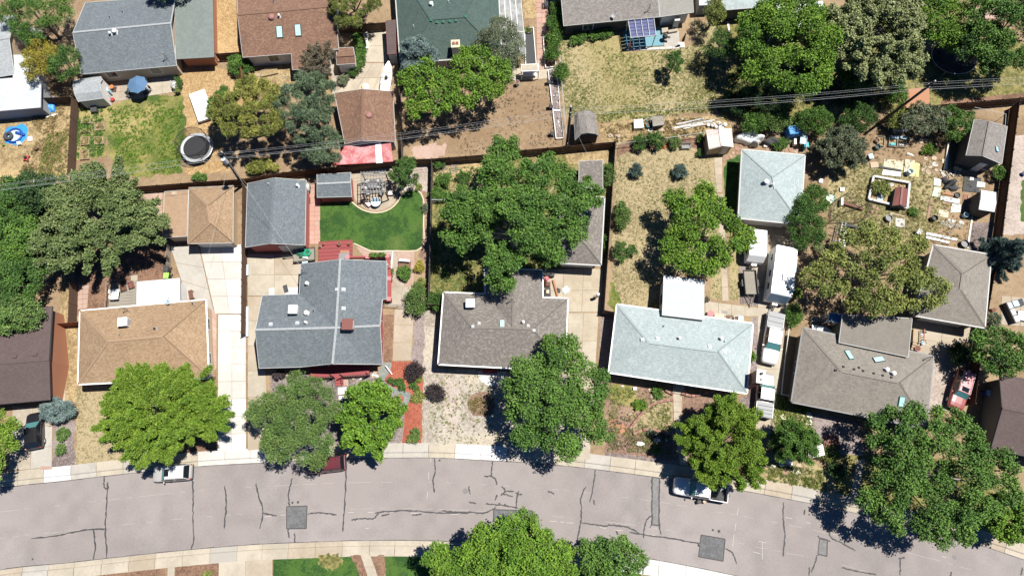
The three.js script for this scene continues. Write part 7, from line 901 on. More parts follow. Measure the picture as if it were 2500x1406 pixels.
function flags(name, label, poly, n, mats, r = 0.36) { const o = new THREE.Group(), p = plan(poly), xs = p.map((v) => v[0]), zs = p.map((v) => v[1]), done = []; o.name = numbered(name); structure(o, label, 'paving'); scene.add(o); let k = 0; while (done.length < n && k++ < 900) { const x = R(Math.min(...xs), Math.max(...xs)), z = R(Math.min(...zs), Math.max(...zs)), s = r * R(0.7, 1.25); if (!inPoly(x, z, p) || done.some((q) => Math.hypot(q[0] - x, q[1] - z) < (q[2] + s) * 0.85)) continue; done.push([x, z, s]); const m = 5 + Math.floor(R(3)), a0 = R(6.3), q = []; for (let i = 0; i < m; i++) { const a = a0 + i / m * 6.283, d = s * R(0.75, 1.1); q.push([x + Math.cos(a) * d, z + Math.sin(a) * d]); } mesh('flagstone', prismGeo(q, 0, 0.05 + R(0.02), mats[0].userData.T ?? 1), mats[Math.floor(R(mats.length))], o); } }
flags('flagstone_path', 'pink flagstone steps crossing the rock garden', [[1482, 1020], [1540, 1028], [1544, 1044], [1530, 1058], [1482, 1038]], 16, [M.redStone, M.terra]); flags('flagstone_path', 'pale stepping stones beside the green mound', [[1586, 950], [1604, 950], [1610, 982], [1596, 982]], 9, [M.tanStone], 0.26); flags('flagstone_path', 'curved pink flagstone path beside the pale pink shed', [[1764, 386], [1782, 378], [1812, 352], [1812, 368], [1786, 384], [1768, 396]], 26, [M.redStone, M.concPink], 0.3); flags('flagstone_patio', 'cream flagstones in front of the taupe house', [[1912, 992], [1990, 1010], [1976, 1040], [1930, 1050], [1908, 1010]], 22, [M.tanStone, M.offWhite, M.cream], 0.55); flags('flagstone_patio', 'pink and cream flagstones below the trellis arch', [[1882, 1120], [1960, 1116], [1962, 1152], [1888, 1160]], 18, [M.redStone, M.tanStone, M.offWhite], 0.45); flags('flagstone_path', 'pink flagstones behind the pale blue garage', [[1860, 345], [1960, 345], [1945, 372], [1870, 364]], 24, [M.redStone, M.concPink], 0.35);
[[1563, 1084, 0.42, M.offWhite], [1604, 1075, 0.4, M.greyStone], [1539, 1011, 0.26, M.tanStone], [1600, 1060, 0.22, M.offWhite], [1520, 943, 0.16, M.white]].forEach(([x, y, r, m], i) => { const b = mesh('boulder', lump(r * 2.2, r * 0.9, r * 1.3, 60 + i, 0.4), m); b.position.copy(at(x, y)); tag(b, ['long white boulder low in the rock garden', 'grey flat boulder in the rock garden', 'tan boulder beside the dead lawn wedge', 'small pale boulder under the lawn wedge', 'white pebble rock at the corner of the weeds'][i], 'boulder'); });
for (let k = 0; k < 26; k++) { const x = 1490 + R(140), y = 1062 + R(42), r = R(0.1, 0.22), b = mesh('garden_rock', lump(r * 2, r, r * 1.6, 90 + (k % 6), 0.4), [M.greyStone, M.redStone, M.tanStone][k % 3]); b.position.copy(at(x, y)); b.rotation.y = R(6); tag(b, ['grey', 'red', 'tan'][k % 3] + ' garden rock among the cacti of the rock garden', 'rock', 'small rocks of the rock garden'); }
board('white_box', 'white plastic box in the weeds by the pale blue house', 'box', [[1547, 945], [1555, 945], [1555, 952], [1547, 952]], 0, 0.3, M.white);
board('patio_table', 'red and white checked cloth table on the back patio', 'table', [[1733, 756], [1746, 762], [1741, 774], [1727, 769]], 0.7, 0.74, M.pink); board('cream_bench', 'cream chest bench along the back wall', 'chest', [[1746, 766], [1769, 768], [1768, 782], [1744, 779]], 0, 0.5, M.cream); board('floor_grate', 'dark grate set in the back patio', 'grate', [[1763, 758], [1777, 760], [1776, 766], [1763, 764]], 0.03, 0.05, M.grey); board('blue_cooler', 'blue picnic cooler beside the back wall', 'cooler', [[1804, 771], [1816, 772], [1816, 783], [1803, 783]], 0, 0.55, M.paleBlue);
pot('white round pot beside the blue cooler', 1796, 778, 0.28, M.white); pot('terracotta pot at the corner of the flat extension', 1723, 732, 0.2, M.terra, 0, 'dusty'); pot('white pot beside the terracotta one', 1730, 734, 0.18, M.offWhite);
{ const t = thing('wire_chair', 'brown folded wire chair frame beside the white pot', 'chair frame', 1782, 776); for (let k = 0; k < 5; k++) mesh('rod', tube([V3(-0.4, 0.05, k * 0.12 - 0.3), V3(0, 0.6, k * 0.1 - 0.25), V3(0.4, 0.1, k * 0.12 - 0.25)], 0.02, 5), M.brown, t); }
// covered things behind the pale blue garage
tag(Object.assign(mesh('covered_trailer', lump(3.6, 1.2, 1.7, 71, 0.3), M.metalWhite), {}), 'bulky shape under a silver cover behind the pale blue garage', 'covered trailer').position.copy(at(1825, 340)); tag(mesh('covered_motorbike', lump(1.6, 1.0, 1.1, 72, 0.35), M.lightGrey), 'motorbike under a crumpled grey cover', 'covered motorbike').position.copy(at(1838, 352)); tag(mesh('covered_motorbike', lump(2.6, 1.0, 1.2, 73, 0.3), M.charcoal), 'motorbike under a black cover', 'covered motorbike').position.copy(at(1884, 350));
{ const t = thing('tarpaulin_box', 'stacked box wrapped in a bright blue tarpaulin', 'tarpaulin', 1930, 330, heading(1920, 333, 1950, 330)); mesh('wrapped_box', rbox(1.5, 1.5, 1.2, 0.1), M.blueTarp, t, [0, 0.75, 0]); mesh('fold', rbox(1.55, 0.08, 1.25, 0.04), M.blueDeep, t, [0, 0.3, 0]); mesh('rope', box(1.56, 0.04, 0.04), M.white, t, [0, 0.9, 0.62]); }
board('glazed_panel', 'long pale glazed panel leaning by the wire fence', 'panel', [[1958, 312], [1974, 312], [1970, 352], [1954, 350]], 1.1, 1.18, M.paleBlue); board('white_drum', 'white board beside the green bin', 'board', [[1940, 338], [1946, 338], [1946, 352], [1940, 352]], 0.2, 0.8, M.offWhite); board('milk_crate', 'white milk crate beside the black cover', 'crate', [[1866, 351], [1876, 351], [1876, 358], [1866, 358]], 0, 0.3, M.offWhite);
// junk strip
board('pool_table_cover', 'white square tarpaulin cover in the junk strip', 'cover', [[1548, 292], [1570, 290], [1572, 311], [1549, 313]], 0.1, 0.6, M.white); { const b = building('play_house', 'small dark hutch with weathered grey roof in the junk strip', 'hutch', { ...flatRoof([[1593, 284], [1620, 283], [1622, 304], [1595, 308]], 1.4, 1.1), roof: M.woodGrey, wall: M.wallDark, windows: false, over: 0.05, fascia: M.grey }); }
pot('turquoise tub beside the dark hutch', 1583, 297, 0.32, M.teal, 0, null, 0.5); pot('second turquoise tub beside the dark hutch', 1582, 310, 0.3, M.teal, 0, null, 0.5); pot('yellow bucket between the turquoise tubs', 1576, 304, 0.18, M.yellow);
for (let k = 0; k < 22; k++) { const x0 = 1640 + R(60), y0 = 300 - (x0 - 1640) * 0.12 + R(14) + 4, l = R(30, 70); const a = at(x0, y0, 0.1), b = at(x0 + l, y0 - l * R(0.1, 0.26), 0.1); a.y = 0.08 + R(0.12); b.y = 0.08 + R(0.15); tag(mesh('lumber_plank', bar(a, b, 0.1, 0.04, R(0.08, 0.2)), [M.white, M.woodPale, M.woodGrey, M.lightGrey][k % 4]), ['white', 'tan', 'grey brown', 'pale grey'][k % 4] + ' plank in the long lumber heap beyond the wire fence', 'plank', 'planks of the lumber heap'); }
[[1490, 332, 0.35, M.tanStone], [1508, 334, 0.4, M.tanStone], [1588, 318, 0.4, M.offWhite], [1613, 319, 0.4, M.tanStone], [1646, 316, 0.4, M.tanStone], [1620, 360, 0.35, M.orange], [1666, 292, 0.2, M.offWhite]].forEach(([x, y, r, m], i) => { const b = mesh('boulder', lump(r * 2, r * 0.8, r * 1.5, 110 + i, 0.4), m); b.position.copy(at(x, y)); tag(b, ['tan boulder nearest the barn roofed shed', 'flat tan boulder right of the barn roofed shed', 'pale boulder below the turquoise tubs', 'tan boulder below the dark hutch', 'tan boulder at the start of the lumber heap', 'orange boulder beside the dark round shrub', 'small pale stone above the lumber heap'][i], 'boulder'); });
for (let k = 0; k < 9; k++) { const x = 1728 + R(44), y = 306 + R(10), t = mesh('metal_can', cyl(0.22, 0.22, 0.4, 12), k % 3 ? M.lightGrey : M.white); t.position.copy(at(x, y)).setY(0.2); tag(t, 'grey metal can behind the pale pink shed', 'can', 'cans behind the pale pink shed'); }
{ const d = shedE.o; mesh('door_trim', box(0.05, 1.8, 0.05), M.grey, d, [0.3, 0.95, 1.32]); }

// ---------------------------------------------------------------- upper row objects
function trampoline(label, px, py, r, pad, net = true, sx = 1) { const t = thing('trampoline', label, 'trampoline', px, py); t.scale.x = sx; const ring = (R0, R1, y, m, n) => { const g = new THREE.RingGeometry(R0, R1, 40); g.rotateX(-Math.PI / 2); return mesh(n, g, m, t, [0, y, 0]); }; const d = new THREE.CircleGeometry(r * 0.84, 40); d.rotateX(-Math.PI / 2); mesh('jump_mat', d, M.black, t, [0, 0.88, 0]); ring(r * 0.82, r, 0.92, pad, 'pad'); const f = new THREE.TorusGeometry(r, 0.04, 8, 40); f.rotateX(Math.PI / 2); mesh('frame', f, M.silver, t, [0, 0.88, 0]); for (let k = 0; k < 6; k++) { const a = k * Math.PI / 3, x = Math.cos(a) * r * 1.02, z = Math.sin(a) * r * 1.02; mesh('leg', rod(V3(x, 0, z), V3(x, 0.9, z), 0.03), M.silver, t); if (net) mesh('net_pole', rod(V3(x, 0.9, z), V3(x * 0.98, 2.6, z * 0.98), 0.03), M.black, t); } if (net) { const g = new THREE.TorusGeometry(r * 0.96, 0.035, 6, 40); g.rotateX(Math.PI / 2); mesh('net_ring', g, M.black, t, [0, 2.6, 0]); mesh('safety_net', new THREE.CylinderGeometry(r * 0.96, r * 0.96, 1.7, 40, 1, true), new THREE.MeshStandardMaterial({ color: lin(0.01, 0.01, 0.012), roughness: 1, transparent: true, opacity: 0.36, side: THREE.DoubleSide }), t, [0, 1.75, 0]); } return t; }
trampoline('round trampoline with black safety net in the wood chips', 486, 368, 2.05, M.metalPale); trampoline('dark trampoline under the drooping tree in the upper right', 2322, 148, 2.6, M.charcoal, true, 1.15);
function parasol(label, px, py, r, h, mat) { const t = thing('patio_umbrella', label, 'umbrella', px, py, 0.2, undefined, h); t.position.y = 0; const P = [], U = []; for (let k = 0; k < 8; k++) { const a = k * Math.PI / 4, b = a + Math.PI / 4, m = a + Math.PI / 8, v = (t2, rr, y) => V3(Math.cos(t2) * rr, y, Math.sin(t2) * rr); const g = geoFrom([V3(0, h, 0), v(m, r * 0.88, h - 0.46), v(a, r, h - 0.48), V3(0, h, 0), v(b, r, h - 0.48), v(m, r * 0.88, h - 0.46)].flatMap((p) => [p.x, p.y, p.z]), Array(12).fill(0)); mesh('canopy_panel', g, mat, t); mesh('rib', rod(V3(0, h - 0.03, 0), v(a, r, h - 0.5), 0.012, 5), M.grey, t); } mesh('pole', rod(V3(0, 0, 0), V3(0, h + 0.05, 0), 0.03), M.grey, t); mesh('base', cyl(0.3, 0.32, 0.08, 18), M.charcoal, t, [0, 0.04, 0]); return t; }
parasol('blue eight panel patio umbrella below the slate grey gable', 329, 201, 1.35, 2.5, M.umbrellaBlue);
{ const t = thing('umbrella_table', 'dark table under the blue umbrella', 'table', 326, 226); mesh('tabletop', cyl(0.6, 0.6, 0.04, 20), M.charcoal, t, [0, 0.72, 0]); for (let k = 0; k < 4; k++) mesh('leg', rod(V3(Math.cos(k * 1.57) * 0.45, 0, Math.sin(k * 1.57) * 0.45), V3(Math.cos(k * 1.57) * 0.4, 0.7, Math.sin(k * 1.57) * 0.4), 0.025), M.charcoal, t); }
chair('grey chair right of the blue umbrella', 366, 222, -0.5, M.grey); chair('dark chair below the blue umbrella', 318, 236, 0.8, M.charcoal); chair('grey chair at the upper right of the blue umbrella', 357, 200, -1.2, M.woodGrey);
[[437, 196, 'dark'], [442, 206, 'mid'], [440, 216, 'dark'], [436, 228, 'olive']].forEach(([x, y, p], i) => pot(['top dark planter in the row beside the pale patio', 'second planter in the row beside the pale patio', 'third planter in the row beside the pale patio', 'lowest planter in the row beside the pale patio'][i], x, y, 0.34, M.charcoal, 0, p, 0.45)); chair('white metal chair beside the planters', 428, 208, 1.8, M.lightGrey); chair('second white metal chair beside the planters', 430, 216, 2, M.lightGrey);
{ const t = thing('fire_pit', 'orange clay fire pot on a dark stand beside the silver shed', 'fire pit', 276, 217); mesh('bowl', cyl(0.3, 0.2, 0.4, 16), M.orange, t, [0, 0.35, 0]); mesh('stand', box(0.6, 0.12, 0.75), M.charcoal, t, [0.1, 0.06, 0.1]); } { const t = thing('red_bucket', 'small red wagon bucket beside the silver shed', 'bucket', 276, 245); mesh('bucket', cyl(0.26, 0.2, 0.32, 14), M.red, t, [0, 0.18, 0]); mesh('handle', tube([V3(-0.24, 0.32, 0), V3(0, 0.5, 0), V3(0.24, 0.32, 0)], 0.015), M.grey, t); }
for (const [i, q] of [[[252, 200], [258, 205], [264, 222], [256, 220]], [[250, 214], [258, 222], [263, 232], [254, 232]], [[252, 232], [262, 238], [266, 244], [254, 240]]].entries()) board('leaning_door', ['top white panel leaning on the silver shed end', 'middle white panel leaning on the silver shed end', 'lower white panel leaning on the silver shed end'][i], 'panel', q, 0.1, 1.1 - i * 0.25, M.paleBlue);
board('black_chest', 'black bin box in front of the silver shed', 'box', [[218, 258], [233, 257], [234, 272], [219, 273]], 0, 0.55, M.charcoal);
[[[196, 291], [218, 290], [218, 300], [196, 301]], [[229, 299], [252, 298], [253, 316], [230, 318]], [[194, 318], [216, 317], [216, 322], [194, 323]], [[195, 334], [216, 333], [215, 352], [195, 354]], [[228, 334], [250, 333], [250, 350], [229, 352]], [[193, 366], [215, 365], [214, 387], [193, 389]]].forEach((q, i) => { const p = plan(q, 0.3), o = new THREE.Group(); o.name = numbered('raised_bed'); tag(o, ['topmost raised timber bed of the vegetable plot', 'upper right raised timber bed of the vegetable plot', 'narrow raised timber bed of the vegetable plot', 'left middle raised timber bed of the vegetable plot', 'right middle raised timber bed of the vegetable plot', 'lowest raised timber bed of the vegetable plot'][i], 'raised bed', 'raised beds of the vegetable plot'); scene.add(o); p.forEach((a, k) => { const b = p[(k + 1) % 4]; mesh('side_board', bar(V3(a[0], 0.15, a[1]), V3(b[0], 0.15, b[1]), 0.05, 0.3, 0.05), M.woodPale, o); }); mesh('soil', sheetGeo(inset(p, 0.03), 0.24, 36), M.straw, o); crownMesh(o, Array.from({ length: 24 }, () => { const u = R(0.1, 0.9), v = R(0.1, 0.9); return [p[0][0] + (p[1][0] - p[0][0]) * u + (p[3][0] - p[0][0]) * v, 0.32, p[0][1] + (p[1][1] - p[0][1]) * u + (p[3][1] - p[0][1]) * v, R()]; }), 'small', i % 2 ? P.tan : P.olive, 0.9, 'plant'); });
board('covered_table', 'large white covered table in the wood chips', 'table', [[460, 230], [497, 217], [523, 284], [483, 297]], 0.35, 0.7, M.white);
{ const o = thing('raised_bed', 'long empty raised timber bed below the red brown roof', 'raised bed', 657, 178, heading(637, 181, 677, 172)); for (const z of [-0.45, 0.45]) mesh('side_board', box(2.2, 0.3, 0.06), M.woodPale, o, [0, 0.15, z]); for (const x of [-1.1, 1.1]) mesh('end_board', box(0.06, 0.3, 0.9), M.woodPale, o, [x, 0.15, 0]); mesh('soil', box(2.1, 0.1, 0.84), M.straw, o, [0, 0.15, 0]); }
board('pale_plank', 'pale plank beside the long raised bed', 'plank', [[618, 183], [636, 177], [637, 184], [620, 189]], 0.02, 0.1, M.woodPale); pot('purple rimmed tub below the red brown roof', 722, 188, 0.42, M.blueDeep, 0, null, 0.4); tag(mesh('garden_hose', tube([[680, 178], [690, 184], [700, 190], [692, 192], [684, 186], [700, 186], [714, 188]].map(([x, y]) => at(x, y, 0.04)), 0.03, 6, 40), M.cream), 'cream garden hose looped beside the purple rimmed tub', 'hose');
{ const t = thing('small_boat', 'white fishing boat on the pale driveway', 'boat', 946, 196, heading(945, 222, 953, 172)); mesh('hull', loft([[-2.3, 0.6, 0.5, 0.95], [-1, 0.72, 0.42, 1], [0.6, 0.68, 0.42, 1.02], [1.6, 0.45, 0.5, 1.06], [2.3, 0.06, 0.8, 1.1]], bodyRing), M.whiteGloss, t); mesh('deck', box(2.6, 0.04, 0.9), M.offWhite, t, [-0.5, 1.06, 0]); for (const x of [-1.2, -0.2, 0.6]) mesh('thwart', box(0.3, 0.08, 1.1), M.lightGrey, t, [x, 1.1, 0]); mesh('outboard', rbox(0.4, 0.5, 0.3, 0.1), M.black, t, [-0.4, 1.3, 0.1]); mesh('trailer_frame', box(3.6, 0.1, 0.8), M.grey, t, [0, 0.38, 0]); for (const z of [-0.6, 0.6]) wheel(t, -0.4, z, 0.28); }
{ const t = thing('beach_parasol', 'white and yellow folded play disc at the head of the garage', 'disc', 892, 212); mesh('disc', cyl(0.42, 0.5, 0.1, 18), M.white, t, [0, 0.1, 0]); mesh('yellow_top', rbox(0.4, 0.1, 0.3, 0.04), M.yellow, t, [-0.3, 0.2, 0]); }
board('white_sacks', 'stack of white boards beside the driveway fence', 'boards', [[890, 78], [896, 78], [898, 116], [893, 118]], 0.02, 0.5, M.white);
{ const t = thing('bench_swing', 'white timber bench swing frame at the end of the pink path', 'swing', 1293, 186, heading(1274, 188, 1316, 186)); for (const x of [-1, 1]) { for (const z of [-0.5, 0.5]) mesh('post', box(0.09, 1.9, 0.09), M.white, t, [x * 1.1, 0.95, z]); mesh('side_rail', box(0.09, 0.09, 1.1), M.white, t, [x * 1.1, 1.9, 0]); } for (const z of [-0.5, 0.5]) mesh('beam', box(2.3, 0.1, 0.09), M.white, t, [0, 1.95, z]); mesh('seat', box(1.8, 0.06, 0.5), M.white, t, [0, 0.45, 0]); mesh('backrest', box(1.8, 0.5, 0.05), M.white, t, [0, 0.75, -0.25]); mesh('tarp_roof', box(2.1, 0.03, 0.9), M.concTan2, t, [0, 2.02, 0]); }
const planter = (label, q, m, inner) => { const p = plan(q, 0.35), o = new THREE.Group(); o.name = numbered('planter_box'); tag(o, label, 'planter'); scene.add(o); p.forEach((a, k) => { const b = p[(k + 1) % 4]; mesh('side_board', bar(V3(a[0], 0.18, a[1]), V3(b[0], 0.18, b[1]), 0.06, 0.36, 0.08), m, o); }); mesh('soil', sheetGeo(inset(p, 0.05), 0.22, 24), inner, o); return o; };
planter('white edged planter beside the weathered patio roof', [[1281, 70], [1302, 66], [1310, 166], [1284, 168]], M.white, M.charcoal); planter('grey edged planter with a tub left of the vines', [[1326, 88], [1350, 86], [1358, 162], [1332, 164]], M.white, M.bark); planter('upper debris bed along the wire fence', [[1338, 170], [1360, 166], [1368, 268], [1350, 268]], M.white, M.mauveGravel); planter('lower debris bed along the wire fence', [[1350, 270], [1369, 270], [1376, 336], [1358, 338]], M.white, M.mauveGravel);
for (let k = 0; k < 30; k++) { const t = R(), x = 1344 + t * 22 + R(14), y = 178 + t * 150, p = at(x, y, 0.25); tag(mesh('scrap_piece', box(R(0.1, 0.3), 0.06, R(0.08, 0.25)), [M.charcoal, M.terra, M.lightGrey, M.black, M.offWhite][k % 5], null, [p.x, 0.27 + R(0.05), p.z], [R(0.4), R(3), R(0.4)]), ['dark grey', 'terracotta', 'pale grey', 'black', 'cream'][k % 5] + ' scrap of debris in the beds along the wire fence', 'scrap', 'scraps in the debris beds'); }
pot('green tub of leaves at the weathered patio roof', 1290, 78, 0.45, M.woodGrey, 0, 'mid'); pot('round tub of leaves in the grey edged planter', 1337, 97, 0.5, M.lightGrey, 0, 'mid'); [[1341, 204], [1345, 264], [1349, 330]].forEach(([x, y], i) => chair(['top black metal chair beside the debris beds', 'middle black metal chair beside the debris beds', 'lowest black metal chair beside the debris beds'][i], x, y, 1.6, M.black));
pot('bird bath with pale rim in the dirt yard', 1263, 208, 0.3, M.lightGrey, 0, null, 0.8);
// blue patio and its pergola
slabs('blue_patio', 'faded blue concrete patio below the warm grey roof', [[1520, 74], [1617, 66], [1621, 112], [1527, 118]], 2, 1, [plain(0.13, 0.27, 0.32, 0.85)], { y: 0.1, category: 'patio' }); slabs('grey_patio', 'pale grey concrete patio beside the blue one', [[1618, 80], [1658, 76], [1660, 112], [1622, 116]], 1, 1, [M.concGrey], { y: 0.09, category: 'patio' }); slabs('edge_pavers', 'row of pale edge slabs below the blue patio', [[1528, 119], [1658, 113], [1659, 119], [1530, 125]], 8, 1, [M.concWhite], { y: 0.08 });
{ const q = [[1534, 50], [1597, 45], [1602, 86], [1541, 92]].map(([x, y]) => at(x, y, 2.5)), c = q.reduce((s, p) => s.add(p), V3(0, 0, 0)).multiplyScalar(0.25).setY(0), o = new THREE.Group(), e = (a, b, t) => a.clone().lerp(b, t); o.name = numbered('shade_canopy'); o.position.copy(c); tag(o, 'blue cloth canopy on a white frame over the blue patio', 'canopy'); scene.add(o); const l = q.map((p) => p.clone().sub(c)), pt = (u, v) => e(e(l[0], l[1], u), e(l[3], l[2], u), v); for (const p of l) { mesh('post', box(0.1, 2.45, 0.1), M.lightGrey, o, [p.x * 0.97, 1.22, p.z * 0.97]); } for (let i = 0; i < 5; i++) mesh('rafter', bar(pt(i / 4, -0.02), pt(i / 4, 1.03), 0.06, 0.1, 0.07), M.lightGrey, o); mesh('beam', bar(pt(0, 0), pt(1, 0), 0.06, 0.1, 0.06), M.lightGrey, o); mesh('beam', bar(pt(-0.04, 1), pt(1.04, 1), 0.06, 0.1, 0.06), M.lightGrey, o); for (let i = 0; i < 4; i++) for (let j = 0; j < 5; j++) { const g = []; const u0 = i / 4 + 0.015, u1 = (i + 1) / 4 - 0.015, v0 = j / 5 + 0.01, v1 = (j + 1) / 5 - 0.01, P = [], U = []; for (let k = 0; k < 4; k++) { const a = v0 + (v1 - v0) * k / 4, b = v0 + (v1 - v0) * (k + 1) / 4, s = (t) => -0.04 - 0.09 * Math.sin(Math.PI * (t - v0) / (v1 - v0)); const A = pt(u0, a), B = pt(u1, a), C = pt(u1, b), D = pt(u0, b); A.y += s(a); B.y += s(a); C.y += s(b); D.y += s(b); for (const w of [A, D, C, A, C, B]) { P.push(w.x, w.y, w.z); U.push(0, 0); } } mesh('cloth_panel', geoFrom(P, U), M.navyCloth, o); } }
{ const t = thing('kettle_grill', 'round black grill on the grey patio', 'grill', 1621, 98); mesh('bowl', new THREE.SphereGeometry(0.36, 18, 12), M.black, t, [0, 0.8, 0]); mesh('side_table', rbox(0.4, 0.04, 0.35, 0.02), M.black, t, [0.5, 0.85, 0.15]); for (let k = 0; k < 3; k++) mesh('leg', rod(V3(Math.cos(k * 2.1) * 0.35, 0, Math.sin(k * 2.1) * 0.35), V3(Math.cos(k * 2.1) * 0.2, 0.6, Math.sin(k * 2.1) * 0.2), 0.02), M.grey, t); }
{ const t = thing('closed_umbrella', 'closed black patio umbrella beside the grey patio', 'umbrella', 1664, 110); const g = cyl(0.06, 0.2, 1.5, 12); mesh('folded_canopy', g, M.black, t, [0, 1.75, 0]); mesh('pole', rod(V3(0, 0, 0), V3(0, 2.6, 0), 0.03), M.grey, t); mesh('base', box(0.8, 0.1, 0.8), M.offWhite, t, [0, 0.05, 0]); }
board('storage_cabinet', 'pale grey upright cabinet at the end of the grey patio', 'cabinet', [[1648, 42], [1661, 41], [1661, 50], [1648, 51]], 0.05, 1.9, M.lightGrey); board('cream_bench', 'cream bench block beside the grey patio', 'bench', [[1616, 67], [1631, 66], [1632, 76], [1617, 80]], 0.05, 0.5, M.concTan2); board('cream_bench', 'long cream bench below the upright cabinet', 'bench', [[1632, 73], [1655, 69], [1655, 75], [1633, 79]], 0.05, 0.45, M.concTan2); pot('red pot beside the upright cabinet', 1646, 70, 0.2, M.red, 0.1); pot('red and white bucket at the corner of the blue patio', 1538, 114, 0.26, M.pink, 0.1, null, 0.6);
board('white_post', 'white post lying beside the dark house wall', 'post', [[1776, 52], [1780, 52], [1783, 78], [1779, 79]], 0.02, 0.15, M.white); board('cream_door', 'cream panel lying on the olive grass', 'panel', [[1813, 50], [1823, 48], [1831, 84], [1818, 88]], 0.02, 0.1, M.tanStone); board('orange_platform', 'orange brown timber platform below the dark trampoline', 'platform', [[2209, 218], [2270, 213], [2272, 258], [2208, 264]], 0.02, 0.3, M.terra);
// straw yard in the far corner
{ const t = thing('paddling_pool', 'blue tarpaulin with a paddling pool ring in the straw yard', 'pool', 37, 329, heading(12, 332, 62, 322)); const g = []; for (let i = 0; i < 4; i++) g.push(i); mesh('tarpaulin', lump(3.3, 0.06, 3.0, 33, 0.25), M.blueTarp, t); const r = new THREE.TorusGeometry(0.95, 0.13, 10, 30); r.rotateX(Math.PI / 2); mesh('pool_ring', r, M.blueDeep, t, [-0.1, 0.16, 0.15]); const d = new THREE.CircleGeometry(0.9, 26); d.rotateX(-Math.PI / 2); mesh('pool_base', d, M.paleBlue, t, [-0.1, 0.1, 0.15]); const k = new THREE.TorusGeometry(0.42, 0.2, 10, 24); k.rotateX(Math.PI / 2); mesh('swim_ring', k, M.charcoal, t, [-0.75, 0.36, 0.2]); mesh('slide', rbox(1.3, 0.12, 0.35, 0.05), M.blueDeep, t, [0.7, 0.3, 0.1], [0, -0.5, 0]); }
{ const t = thing('lawn_mower', 'red push mower standing in the straw yard', 'mower', 65, 388, heading(62, 392, 72, 366)); mesh('deck', rbox(0.7, 0.22, 0.5, 0.08), M.red, t, [0, 0.2, 0]); mesh('engine', cyl(0.17, 0.2, 0.25, 14), M.black, t, [0, 0.42, 0]); for (const x of [-0.3, 0.3]) for (const z of [-0.28, 0.28]) { const w = cyl(0.11, 0.11, 0.06, 12); w.rotateX(Math.PI / 2); mesh('wheel', w, M.rubber, t, [x, 0.11, z]); } for (const z of [-0.2, 0.2]) mesh('handle_bar', rod(V3(0.3, 0.3, z), V3(1.2, 0.95, z), 0.018), M.grey, t); mesh('grip', rod(V3(1.2, 0.95, -0.2), V3(1.2, 0.95, 0.2), 0.025), M.black, t); }
board('small_table', 'small white box table beside the blue tarpaulin', 'table', [[38, 346], [46, 344], [48, 351], [40, 353]], 0.1, 0.45, M.white); board('white_cushion', 'white cushion beside the paddling pool', 'cushion', [[66, 334], [76, 332], [76, 343], [66, 344]], 0.02, 0.2, M.white); pot('black pot in the straw yard', 91, 365, 0.24, M.charcoal); pot('lime green bucket beside the blue tarpaulin', 10, 355, 0.16, M.lime); tag(mesh('tarpaulin_heap', lump(1.5, 0.5, 2.4, 34, 0.4), M.blueTarp), 'crumpled blue tarpaulin beside the metal patio roof', 'tarpaulin').position.copy(at(122, 262)); board('white_plank', 'white plank under the blue tarpaulin heap', 'plank', [[110, 283], [138, 276], [139, 279], [111, 287]], 0.02, 0.08, M.white); board('mauve_sheet', 'weathered mauve shed top at the edge of the left trees', 'shed roof', [[78, 434], [128, 428], [132, 444], [80, 450]], 1.3, 1.36, M.feltPink);

